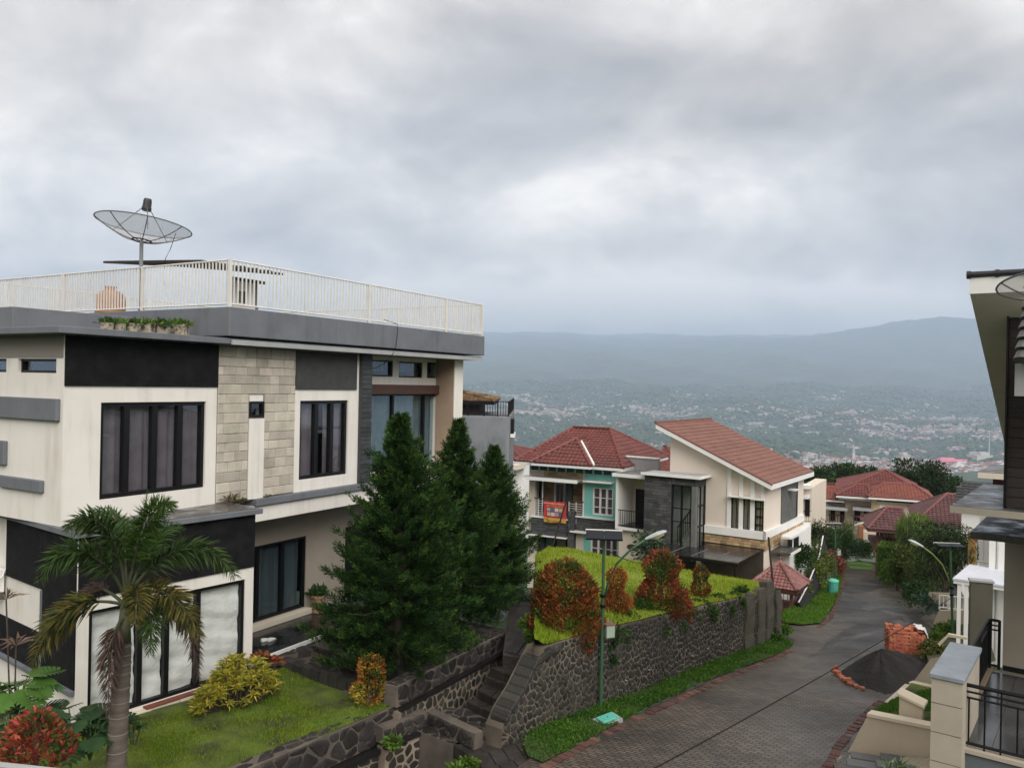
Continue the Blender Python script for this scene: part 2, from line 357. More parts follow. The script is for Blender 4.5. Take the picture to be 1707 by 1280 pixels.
def drape(name, parent, x0, x1, z0, z1, y, m, amp=.05, gap=None, rate=11.0):
    n = max(8, int((x1-x0)*22)); vs = []; ph = random.random()*6
    for i in range(n+1):
        x = x0+(x1-x0)*i/n; o = amp*(math.sin(x*rate*2+ph)*.6+math.sin(x*rate*3.7+ph*2)*.4+.5*math.sin(x*rate*.9))
        vs += [(x, y+o*.5, z1), (x+.02*math.sin(x*5+ph), y+o, z0)]
    fs = [(2*i, 2*i+1, 2*i+3, 2*i+2) for i in range(n) if not (gap and gap[0] < (i+.5)/n < gap[1])]
    mb = MB(); mb.add(vs, fs); o = mb.build(name, m, parent, smooth=True, fix=False)
    return o
def railing(parent, p0, p1, h, step, m, r=.014, rail=.022, posts=None, bottom=.08, name='baluster', flat=None, toprail=None):
    """p0, p1 local points at floor level; each baluster a part sharing one mesh"""
    p0, p1 = Vector(p0), Vector(p1); d = p1-p0; L = math.hypot(d.x, d.y); a = math.atan2(d.y, d.x); sl = d.z/L
    mb = MB(); tr = toprail or rail
    mb.tube([p0+Vector((0, 0, h)), p1+Vector((0, 0, h))], tr, 6); mb.tube([p0+Vector((0, 0, bottom)), p1+Vector((0, 0, bottom))], rail, 6)
    mb.build('rail', m, parent, fix=False)
    bb = MB()
    if flat: bb.box(-flat[0]/2, flat[0]/2, -flat[1]/2, flat[1]/2, bottom, h)
    else: bb.tube([(0, 0, bottom), (0, 0, h)], r, 5)
    me = bb.mesh(m); n = max(1, int(round(L/step)))
    for i in range(1, n):
        q = p0+d*(i/n); link(name, me, parent, q, (0, 0, a))
    if posts:
        pm = MB().box(-posts[0]/2, posts[0]/2, -posts[0]/2, posts[0]/2, 0, h+.02).mesh(m)
        for t in posts[1]: link('post', pm, parent, p0+d*t, (0, 0, a))
def blocks(parent, x0, x1, z0, z1, y, bw, bh, m, name='stone_block', proud=.02, gap=.006, holes=(), jitter=.3, thick=.05, maxn=300):
    """coursed masonry: every block its own piece with an uneven face"""
    z = z0; k = 0; rest = MB(); n = 0
    while z < z1-.02:
        h = min(bh*(1+random.uniform(-.12, .12)), z1-z)
        if z1-z-h < bh*.35: h = z1-z
        x = x0-random.random()*bw*.7
        while x < x1:
            w = bw*(1+random.uniform(-jitter, jitter)); a, b = max(x, x0), min(x+w, x1); x += w
            if b-a < .03: continue
            for hx in holes:
                if a < hx[1] and b > hx[0] and z < hx[3]-.01 and z+h > hx[2]+.01:
                    if a < hx[0] and hx[0]-a > .04: b = min(b, hx[0])
                    elif b > hx[1] and b-hx[1] > .04: a = max(a, hx[1])
                    else: a = b
            if b-a < .03: continue
            g = gap/2; p = proud*random.uniform(.5, 1.2); e = .012
            bot = [(a+g, y, z+g), (b-g, y, z+g), (b-g, y, z+h-g), (a+g, y, z+h-g)]
            top = [(a+g+e, y-p, z+g+e), (b-g-e, y-p*random.uniform(.7, 1.1), z+g+e), (b-g-e, y-p*random.uniform(.7, 1.1), z+h-g-e), (a+g+e, y-p, z+h-g-e)]
            if n < maxn: MB().hexa(bot, top).build(name, m, parent, fix=False); n += 1
            else: rest.hexa(bot, top)
        z += h; k += 1
    if rest.v: o = rest.build(name, m, parent, fix=False); o['kind'] = 'stuff'

# ------------------------------------------------------------------ the big white house on the left
c0 = at(105, 700, 15.0)
HF = Frame(c0.x, c0.y, 0.0, 60.0)
def main_house():
    fr = HF; H = fthing('modern_house', 'large white and black modern house with railed roof terrace, at the left', 'house', fr)
    pl = fr.pl
    zr = pl(105, 557)[1]; zl = -2.85; xe = pl(772, 640)[0]; DEP = 9.5
    x = lambda u, v=700: pl(u, v)[0]
    z = lambda u, v: pl(u, v)[1]
    # openings of the upper front
    wx0, wx1 = x(168), x(343); wz0, wz1 = z(168, 833), z(168, 671)
    bx0, bx1, bz0, bz1 = x(500), x(580), z(500, 800), z(500, 668)
    sx0, sx1, sz0, sz1 = x(414), x(438), z(414, 696), z(414, 669)
    gx0, gx1 = x(614), x(757)
    gz0 = z(640, 792)
    mb = MB(); mb.wall(0, x(597), zl, zr, [(wx0, wx1, wz0, wz1), (bx0, bx1, bz0, bz1), (sx0, sx1, sz0, sz1)], 0, .25)
    mb.build('front_wall', WHITE, H, fix=False)
    # side wall (runs away to the left), with slit windows under the roof
    mb = MB()
    sl = [fr.px(30, 620)[0], fr.px(97, 620)[0]]; slz = (fr.px(97, 622)[1], fr.px(97, 598)[1])
    holes = [(sl[1], sl[0], *slz), (sl[0]+.42, sl[0]+.42+(sl[0]-sl[1]), *slz)]
    w2 = MB().wall(0.25, DEP, zl, zr, holes, 0, .25)
    w2.v = [(b, a, c) for a, b, c in w2.v]; w2.build('side_wall', WHITE, H, fix=False)
    for h in holes:
        f = MB(); e = .05
        for q in ((h[0], h[1], h[3]-e, h[3]), (h[0], h[1], h[2], h[2]+e), (h[0], h[0]+e, h[2]+e, h[3]-e), (h[1]-e, h[1], h[2]+e, h[3]-e)): f.box(.06, .16, q[0], q[1], q[2], q[3])
        w = f.build('slit_window', FRAME, H, fix=False); MB().box(.12, .128, h[0]+.03, h[1]-.03, h[2]+.03, h[3]-.03).build('pane', GLASSD, w, fix=False)
    box('core', DARKIN, H, .9, x(597)-.3, 2.3, DEP-.3, -6.4, zr-.06)
    # back and far walls
    MB().box(.25, xe, DEP, DEP+.25, -6.5, zr).box(xe-.02, xe+.0, .5, DEP, zl, zr).build('rear_wall', WHITE, H, fix=False)
    # black panel over the big window
    box('black_panel', BLACKP, H, .01, x(361), -.035, 0, z(240, 644), zr-.01)
    box('side_top_panel', M('taupe_plaster', (.23, .21, .19), .9), H, -.015, 0.0, .02, 6, fr.px(90, 596)[1], zr-.01)  # thin darker strip along the top of the side wall
    # stone cladding strips with the small window and the white strip
    holes = [(sx0-.02, sx1+.02, zl, sz1+.02)]
    bk = x(361); be = x(490)
    box('mortar_bed', MORTAR, H, bk, sx0-.001, -.02, 0, zl+.01, zr-.02); box('mortar_bed', MORTAR, H, sx1+.001, be, -.02, 0, zl+.01, zr-.02)
    blocks(H, bk, be, zl+.02, zr-.03, -.02, .42, .22, STONEB, holes=holes, proud=.018)
    box('white_strip', WHITE, H, sx0-.01, sx1+.01, -.05, 0, zl, sz0-.03)
    # dark render panel over the second window, white surround, slate pilaster
    box('dark_panel', DGREY, H, be+.005, x(592), -.04, 0, z(540, 649), zr-.03)
    p0, p1 = x(597), x(614)
    zz = zl+.02; SL = M('dark_slate', (.028, .030, .034), .7, (.045, .047, .05), 6, .35, .7, bump=.6, bscale=30, bdist=.01, rnd=.25)
    box('pilaster', SL, H, p0, p1, -.10, .30, zl, zr)
    me_n = 0
    while zz < zr-.12:
        hh = random.uniform(.10, .16); mbk = MB(); q = random.uniform(.01, .03)
        mbk.hexa([(p0-.0, -.10, zz+.004), (p1+.005, -.10, zz+.004), (p1+.005, -.10, zz+hh-.004), (p0-.0, -.10, zz+hh-.004)], [(p0, -.10-q, zz+.01), (p1, -.10-q*.6, zz+.01), (p1, -.10-q*.6, zz+hh-.01), (p0, -.10-q, zz+hh-.01)]).build('slate', SL, H, fix=False); zz += hh
    # glazed bay: three clerestory lights, wooden beam, tall curtained glass
    RY = .75
    cl = [(614, 655, 599, 627), (664, 704, 602, 629), (711, 747, 604, 630)]
    ch = []
    for u0, u1, v0, v1 in cl:
        a = fr.pl(u0+1, (v0+v1)/2, RY)[0]; b = fr.pl(u1, (v0+v1)/2, RY)[0]; ch.append((a, b, fr.pl(u0, v1, RY)[1], fr.pl(u0, v0, RY)[1]))
    ga, gb = gx0-.3, xe-.28
    gzt = fr.pl(680, 657, RY)[1]
    hole = (fr.pl(618, 700, RY)[0]-.5, fr.pl(745, 700, RY)[0], gz0, gzt)
    mb = MB().wall(ga, gb, zl, zr, ch+[hole], RY, RY+.2); mb.build('bay_wall', WHITE, H, fix=False)
    for h in ch:
        w = window(H, fr, h[0], h[1], h[2], h[3], RY+.03, (0, 1), 'clerestory_window', .05, glassm=GLASSD)
        drape('blind', w, h[0], h[1], h[2]+.18, h[3], RY+.35, CURTB, .012)
    window(H, fr, hole[0], hole[1], hole[2], hole[3], RY+.04, (0, .36, .72, 1), 'tall_window', .05, curtain=CURTB, glassm=GLASSD, wave=.09, cy=.24)
    box('wood_beam', WOODB, H, fr.pl(614, 648, RY-.12)[0]-.4, fr.pl(750, 648, RY-.12)[0], RY-.14, RY-.001, fr.pl(680, 657, RY-.14)[1], fr.pl(680, 641.5, RY-.14)[1], bevel=.01)
    box('corner_pillar', WHITE, H, x(757), xe, 0, RY+.25, -6.4, zr, bevel=.012)
    box('bay_reveal', M('tan_plaster', (.40, .29, .21), .9, (.34, .25, .18), 2), H, x(757)-.012, x(757)-.001, .04, RY-.001, zl, zr-.002)
    box('bay_core', DARKIN, H, x(597)+.4, xe-.4, 2.2, 5, -6.3, zr-.1)
    # windows
    window(H, fr, wx0, wx1, wz0, wz1, .05, (0, .24, .50, .75, 1), 'window', .085, curtain=CURT, wave=.04)
    window(H, fr, bx0, bx1, bz0, bz1, .05, (0, .36, .68, 1), 'window', .085, curtain=CURT, wave=.05, gap=(.42, .58))
    window(H, fr, sx0, sx1, sz0, sz1, -.05, (0, 1), 'small_window', .06, glassm=GLASSD)
    # grey blocks on the side wall
    for (u0, u1, v0, v1) in ((0, 103, 662, 702), (-30, 15, 732, 775), (3, 76, 798, 821)):
        ya, za = fr.px(u1, v0); yb, zb = fr.px(u0, v1)
        zt = fr.px(u1, v0+3)[1]; zb2 = fr.px(u1, v1)[1]
        yb = fr.px(u0, v0)[0]
        box('grey_block', GREY, H, -.09, -.001, ya+.03, max(yb, ya+.5)+(2.0 if u0 <= 0 else 0), zb2, zt, bevel=.012)
    # floor ledge over the porch and its white beam
    rx0, rx1 = x(425, 850)-.1, xe-.02
    box('grey_ledge', GREY, H, rx0, p1+.2, -.16, .26, zl-.17, zl-.002, bevel=.01); box('white_beam', WHITE, H, rx0, rx1, -.08, .28, zl-.56, zl-.172, bevel=.012)
    box('porch_ceiling', WHITE, H, rx0, rx1, .282, 3.2, zl-.5, zl-.3)
    # recessed porch
    PY = 1.25; zf = fr.pl(430, 1046, PY)[1]
    dx0 = fr.pl(424, 980, PY)[0]-.6; dx1 = fr.pl(509, 980, PY)[0]; dzt = fr.pl(509, 893, PY)[1]
    MB().wall(dx0-.5, rx1, zf, zl-.5, [(dx0, dx1, zf+.16, dzt)], PY, PY+.2).build('porch_wall', M('beige_porch_shaded', (.40, .35, .29), .9, (.36, .315, .26), 1.5, streak=.3, streakcol=(.2, .17, .14)), H, fix=False)  # beige darkened so the colour carries the shade of the recessed porch
    dw = window(H, fr, dx0, dx1, zf+.16, dzt, PY+.03, (0, .30, .66, 1), 'sliding_door', .07, curtain=CURTD, glassm=GLASSD, wave=.08, cy=.24)
    box('door_step', CREAM, H, dx0-.3, dx1+.05, PY-.22, PY-.001, zf+.001, zf+.15, bevel=.01)
    x2 = fr.pl(575, 930, PY)[0]; box('dark_doorway', FRAME, H, x2, x2+1.1, PY-.02, PY+.05, zf+.1, dzt)
    # porch floor: black polished tiles with a pale nosing
    ex = fr.pz(560, 1042, zf)[0]; PF = -.55
    g = MB().box(rx0-1.2, ex+1.5, PF, PY-.23, zf-.25, zf-.012); g.build('porch_floor', MORTAR, H, fix=False)
    nt = 0; tm = None
    xx = rx0-1.2
    while xx < ex+1.5-.01:
        for j in range(3):
            w_ = (PY-.23-PF)/3
            box('floor_tile', WET, H, xx+.002, min(xx+.598, ex+1.5), PF+.04+j*w_*.97+.002, PF+.04+(j+1)*w_*.97-.002, zf-.012, zf)
        xx += .6
    box('nosing', BRIGHT, H, rx0-1.2, ex+1.5, PF-.02, PF+.038, zf-.12, zf+.004)
    global PORCH_Z; PORCH_Z = zf
    # roof edge (thin slab) and the terrace slab above
    rs = [(-.35, -.42), (xe+.45, -.42), (xe+.45, DEP+.4), (-.35, DEP+.4)]
    MB().slab(rs, zr, zr+.13).build('roof_edge', GREY, H, bevel=.01)
    box('eave_fascia', GREYLT, H, x(361), xe+.47, -.47, -.425, zr-.01, zr+.10)
    tzb = HF.pl(383, 560, -.5)[1]; tx0 = fr.pl(383, 515, -.5)[0]; tzt = fr.pl(383, 511, -.5)[1]; tx1 = fr.pl(808, 570, -.5)[0]
    box('terrace_slab', GREY, H, tx0, tx1, -.5, 9.9, tzb, tzt, bevel=.015)
    box('terrace_core', GREY, H, tx0+.8, tx1-.8, .5, 9.2, zr+.131, tzb-.001)
    # left part of the terrace lies a little lower and continues behind the planters
    box('terrace_annex', GREY, H, -.1, tx0-.002, 1.6, 9.7, zr+.131, fr.pl(200, 527, 1.6)[1], bevel=.01)
    # railing of the terrace
    RH = fr.pl(383, 433, -.42)[1]-tzt
    railing(H, (tx0+.06, -.42, tzt), (tx1-.1, -.42, tzt), RH, .115, RUST, posts=(.07, (0, .45, .80, 1)), bottom=.07, flat=(.022, .03))
    railing(H, (tx0+.06, -.42, tzt), (tx0+.06, 9.8, tzt), RH, .115, RUST, posts=(.07, (.30, .62, 1)), bottom=.07, flat=(.022, .03))
    railing(H, (tx1-.1, -.42, tzt), (tx1-.1, 9.8, tzt), RH, .14, RUST, posts=(.07, (1,)), bottom=.07, flat=(.022, .03))
    railing(H, (tx0+.06, 9.8, tzt), (tx1-.1, 9.8, tzt), RH, .14, RUST, posts=(.07, (.5,)), bottom=.07, flat=(.022, .03))
    # ---- ground floor bay, turned a little towards the street
    global BF
    cb = atz(130, 885, zl); eb = atz(425, 847, zl); d = eb-cb; BF = Frame(cb.x, cb.y, 0.0, math.degrees(math.atan2(d.y, d.x))); L = d.length
    rel = lambda o: o
    B = bpy.data.objects.new('ground_floor_bay', None); COL.objects.link(B); B.parent = H
    ml = Matrix.Translation(fr.o) @ Matrix.Rotation(fr.a, 4, 'Z'); B.matrix_local = ml.inverted() @ (Matrix.Translation(BF.o) @ Matrix.Rotation(BF.a, 4, 'Z'))
    zb = -6.42
    zk = BF.pl(400, 948)[1]
    fx0 = BF.pl(147, 1100)[0]; fx1 = BF.pl(408, 1000)[0]; ft = BF.pl(408, 965)[1]; fb = BF.pl(150, 1206)[1]+.03
    MB().wall(0, L, zb-.3, zl-.01, [(fx0, fx1, fb, ft)], 0, .2).build('bay_front_wall', WHITE, B, fix=False)
    box('black_band', BLACKP, B, .02, L-.004, -.03, -.001, zk, zl-.12)
    MB().slab([(-.12, -.16), (L+.10, -.16), (L+.10, 2.6), (-.12, 2.6)], zl-.11, zl).build('bay_ledge', GREY, B, bevel=.008)
    box('ledge_top', WETC, B, .0, L, -.05, 1.5, zl, zl+.012)
    fmb = MB(); mull = (.0, .435, .665, .80, 1.0)
    XM = [fx0, BF.pl(229, 1100)[0], BF.pl(279, 1090)[0], BF.pl(330, 1080)[0], fx1]
    XM = [fx0, BF.pl(234, 1100)[0], BF.pl(279, 1090)[0], BF.pl(331, 1070)[0], fx1]
    w = window(B, BF, fx0, fx1, fb, ft, .03, [(q-fx0)/(fx1-fx0) for q in XM], 'shop_window', .07, glassm=glass('clear_glass', (.97, .975, .97)), depth=.10)
    for a, b in zip(XM[:-1], XM[1:]):
        n = 14; k = 26; vs = []; A = random.random()*9
        for i in range(k+1):
            for j in range(n+1):
                X = a+.055+(b-a-.11)*j/n; Z = fb+.06+(ft-fb-.12)*i/k
                vs.append((X, .16+.022*math.sin(Z*9+1.6*math.sin(X*3+A)+A)+.012*math.sin(Z*23+X*5+A)+.01*math.sin(X*14+Z*4), Z))
        fs = [(i*(n+1)+j, i*(n+1)+j+1, (i+1)*(n+1)+j+1, (i+1)*(n+1)+j) for i in range(k) for j in range(n)]
        MB().add(vs, fs).build('paper_sheet', PAPER, w, smooth=True, fix=False)
    for i in range(6):
        a = fx0+i*(L-fx0)/6
        box('plinth_slab', CREAM, B, a+.003, a+(L-fx0)/6-.003, -.14-.01*(i % 2), -.001, zb-.35, fb-.05, bevel=.01)
    BRK = M('brick_red_tile', (.20, .062, .035), .8, (.15, .05, .032), 5)
    for i in range(10):
        a = BF.pl(238, 1190)[0]+i*.22
        if a < L-.22: box('sill_tile', BRK, B, a, a+.215, -.15, -.0, fb-.048, fb-.012)
    box('bay_core', DARKIN, B, .25, L-.25, .6, 2.5, zb, zl-.2)
    # side of the bay: white block, black panels with a groove, grey ledge
    sd = MB().box(0, .2, .201, 4.6, zb-.3, zl-.01); sd.build('bay_side_wall', WHITE, B, fix=False)
    y1, z1 = BF.px(70, 985); y2, z2 = BF.px(12, 875)
    ys = lambda u, v: BF.px(u, v)[0]; zs = lambda u, v: BF.px(u, v)[1]
    box('black_panel', BLACKP, B, -.03, -.001, .0, ys(72, 1000), zs(128, 1152), zl-.12)
    box('black_panel', BLACKP, B, -.035, -.001, ys(72, 1000)+.002, ys(13, 930), zs(68, 980), zl-.12)
    box('black_panel', BLACKP, B, -.03, -.001, ys(72, 1000)+.002, 4.4, zs(72, 1128)-.02, zs(72, 1056))
    box('panel_trim', GREY, B, -.06, -.031, ys(72, 1000)-.03, ys(72, 1000)+.01, zb-.2, zs(70, 982))
    box('grey_ledge', GREY, B, -.10, -.001, .0, 4.4, zs(128, 1152)-.10, zs(128, 1152)-.001, bevel=.008)
    box('side_ledge', GREY, B, -.12, -.001, 2.6, 4.6, zl-.11, zl)
    box('far_end_wall', BLACKP, B, L-.02, L+.0, .02, 1.6, zk, zl-.12); box('far_end_base', WHITE, B, L-.02, L-.0, .201, 1.6, zb-.3, zk)
    return H
main_house()
# ------------------------------------------------------------------ vegetation generators
def unit(a): return a/np.maximum(np.linalg.norm(a, axis=-1, keepdims=True), 1e-9)
def leaf_mesh(name, P, D, S, W, mats, parent=None, fold=.15, mi=None, droop=0.0):
    """one folded four-cornered leaf at each point P along direction D, length S, width ratio W"""
    n = len(P); D = unit(D); rv = unit(rng.normal(size=(n, 3))+np.array([0, 0, .0])); side = unit(np.cross(D, rv)); nor = np.cross(side, D)
    S = np.asarray(S).reshape(-1, 1)*np.ones((n, 1)); w = S*W*.5
    a = P; b = P+D*S*.5+side*w+nor*S*fold*.5; c = P+D*S+np.array([0, 0, -1])*S*droop; d = P+D*S*.5-side*w+nor*S*fold*.5
    V = np.stack([a, b, c, d], 1).reshape(-1, 3); Fq = np.arange(4*n).reshape(n, 4)
    return np_mesh(name, V, Fq, mats, parent, mi)
def fbm3(P, s, seed=0):
    o = np.zeros(len(P)); a = 1.0
    for k in range(3):
        q = P*s*(2**k)+seed*1.7+k*5.1
        o += a*(np.sin(q[:, 0]*1.3+1.7*np.sin(q[:, 1]*.9))+np.sin(q[:, 1]*1.1+1.5*np.sin(q[:, 2]*1.2))+np.sin(q[:, 2]*1.4+1.6*np.sin(q[:, 0]*.8)))/3; a *= .5
    return o
def bush_points(n, prof, seed, lump=.22, freq=3.0, inner=.55):
    """points near the surface of a lumpy body of revolution; prof = [(z, r), ...]"""
    pz = np.array([p[0] for p in prof]); pr = np.array([p[1] for p in prof])
    zz = np.linspace(pz[0], pz[-1], 200); rr = np.interp(zz, pz, pr)+.03; cdf = np.cumsum(rr); cdf /= cdf[-1]
    z = np.interp(rng.random(n), cdf, zz); r = np.interp(z, pz, pr); th = rng.random(n)*2*np.pi
    base = np.stack([np.cos(th)*r, np.sin(th)*r, z], 1)
    f = 1+lump*fbm3(base, freq, seed); q = inner+(1-inner)*rng.random(n)**.45
    P = np.stack([base[:, 0]*f*q, base[:, 1]*f*q, z+.06*rng.normal(size=n)*(pz[-1]-pz[0])*.3], 1)
    out = unit(np.stack([np.cos(th), np.sin(th), .5*np.ones(n)], 1)+.0)
    return P, out, q
G_BARK = M('bark', (.085, .062, .045), .95, (.05, .038, .03), 8, bump=.8, bscale=25)
L_RED = M('new_red_leaf', (.30, .065, .030), .55, (.20, .075, .030), 2.5, .3, .7, rnd=.45, src='island', trans=.25)
L_ORNG = M('new_orange_leaf', (.42, .12, .035), .5, (.36, .16, .04), 2.5, .3, .7, rnd=.40, src='island', trans=.25)
L_BRNZ = M('bronze_leaf', (.27, .075, .022), .55, (.16, .070, .022), 2.5, .3, .7, rnd=.45, src='island', trans=.2)
L_GRN = M('green_leaf', (.062, .115, .024), .5, (.036, .075, .018), 2.5, .3, .7, rnd=.45, src='island', trans=.2)
L_DGRN = M('dark_green_leaf', (.024, .056, .016), .5, (.036, .072, .020), 1.5, .3, .7, rnd=.45, src='island', trans=.15)
L_LGRN = M('light_green_leaf', (.125, .215, .035), .55, (.08, .155, .028), 1.5, .3, .7, rnd=.4, src='island', trans=.25)
L_YEL = M('yellow_leaf', (.42, .36, .045), .5, (.22, .24, .04), 3.0, .35, .75, rnd=.35, src='island', trans=.25)
def shrub(name, label, cat, pos, prof, n, size, outer, inner, seed, frac=.6, w=.42, lump=.22, freq=3.0, group=None, sx=1.0, lean=0.0, cluster=True):
    t = thing(name, label, cat, pos, random.random()*6, group)
    MB().tube([(0, 0, -.25), (0, 0, prof[-1][0]*.7)], [.05, .015], 6).build('stem', G_BARK, t, fix=False)
    P, O, q = bush_points(n, prof, seed, lump, freq)
    D = O*1.0+rng.normal(size=(n, 3))*.55+np.array([0, 0, .25])
    col = (fbm3(P, freq*1.3, seed+3)+(q-.75)*1.6+rng.normal(size=n)*.35) > np.quantile(fbm3(P, freq*1.3, seed+3)+(q-.75)*1.6, 1-frac)
    S = size*(.7+.6*rng.random(n))
    leaf_mesh('foliage', P[~col], D[~col], S[~col], w, inner, t); leaf_mesh('new_leaves', P[col]*np.array([1.03, 1.03, 1.01]), D[col]+np.array([0, 0, .25]), S[col], w, outer, t)
    return t
def conifer(label, pos, h, rad, seed, nb=230, z0=.1, bend=(0, 0)):
    t = thing('conifer_tree', label, 'tree', pos, seed*1.3, 'conifers in the raised bed beside the house')
    MB().tube([(0, 0, -.3), (0, 0, h*.4), (bend[0], bend[1], h*.93)], [.13, .085, .015], 8).build('trunk', G_BARK, t, fix=False)
    PP = []; DD = []; TT = []; br = MB(); rg = np.random.default_rng(int(seed*100))
    for i in range(nb):
        f = ((i+.5)/nb)**.80; z = z0*h+(h*.985-z0*h)*f; th = i*2.39996+random.uniform(-.35, .35)
        prof = float(np.interp(1-f, [0, .05, .17, .38, .62, .86, 1], [.02, .08, .24, .56, .86, 1.0, .92]))
        L = rad*prof*random.uniform(.74, 1.14)*(1+.26*math.sin(th*2+z*3.1+seed)*math.sin(z*4.3+th+seed*2)+.12*math.sin(th*3+z*9+seed))+.05
        up = .10+.65*f; o = np.array([math.cos(th), math.sin(th), 0]); sd = np.array([-o[1], o[0], 0]); bx, by = bend[0]*f*f, bend[1]*f*f
        # a branch carries feathery sprays that sweep outwards and up
        nt = max(3, int(L/.15)+2)
        for j in range(nt):
            s = 1-(j+random.random()*.5)/nt*.8; sc = .35+.65*min(1, L/.8); ln = random.uniform(.20, .36)*sc; n = int(52*sc)+8
            a = random.gauss(0, .55); ax = o*math.cos(a)+sd*math.sin(a)+np.array([0, 0, .35+.5*random.random()+up*.5]); ax = ax/np.linalg.norm(ax)
            c = o*(L*s)+sd*random.gauss(0, .08*L*s+.02)+np.array([bx, by, z+L*(up*s*s-.20*s)])-ax*ln*.5; tt = rg.random((n, 1))
            side_ = rg.normal(size=(n, 3)); PP.append(c+ax*tt*ln+side_*.022*sc); DD.append(ax*.9+unit(side_)*(.75-.35*tt)); TT.append(tt[:, 0]*.75+random.gauss(.15, .22)+.15*(s > .85))
        if i % 4 == 0 and L > .4: br.tube([(bx, by, z), tuple(o*(L*.6)+np.array([bx, by, z+L*.02])), tuple(o*(L*.9)+np.array([bx, by, z+L*(up*.8-.1)]))], [.02, .012, .005], 4)
    P = np.concatenate(PP); D = np.concatenate(DD); T = np.concatenate(TT); S = .055+.05*rng.random(len(P))
    br.build('branch', G_BARK, t, fix=False)
    tip = (T+rng.normal(size=len(P))*.15) > .78
    leaf_mesh('crown', P[~tip], D[~tip], S[~tip], .24, M('conifer_needles', (.011, .034, .009), .7, (.020, .050, .012), 2.2, .35, .7, rnd=.5, src='island', trans=.12, spec=.25), t, fold=.1)
    leaf_mesh('young_sprays', P[tip], D[tip], S[tip], .22, M('young_needles', (.060, .115, .020), .7, (.038, .088, .016), 2.2, .35, .7, rnd=.45, src='island', trans=.15, spec=.25), t, fold=.1)
    return t
def grass_blades(name, P, h, m, parent=None, w=.012, lean=.5):
    n = len(P); th = rng.random(n)*2*np.pi; hh = (h*(.5+.8*rng.random(n)))[:, None]
    sd = np.stack([np.cos(th), np.sin(th), 0*th], 1)*w*(1+hh*2); ln = np.stack([rng.normal(size=n), rng.normal(size=n), 0*th], 1)*lean*hh*.6
    V = np.stack([P-sd, P+sd, P+ln+np.array([0, 0, 1])*hh], 1).reshape(-1, 3)
    return np_mesh(name, V, np.arange(3*n).reshape(n, 3), m, parent)
GRASS = M('grass_blade', (.11, .19, .014), .6, (.18, .24, .022), 1.3, .35, .65, rnd=.35, src='island', trans=.2)
WEED = M('weed_blade', (.075, .165, .018), .6, (.045, .11, .016), 1.0, .35, .65, rnd=.4, src='island', trans=.2)
GRASSG = M('mossy_lawn', (.030, .032, .012), .95, (.115, .165, .016), 1.1, .36, .56, detail=8, bump=1.0, bscale=45, bdist=.04)
SOIL = M('dark_soil', (.016, .012, .009), .95, (.03, .022, .016), 4, bump=.8, bscale=30, bdist=.03)

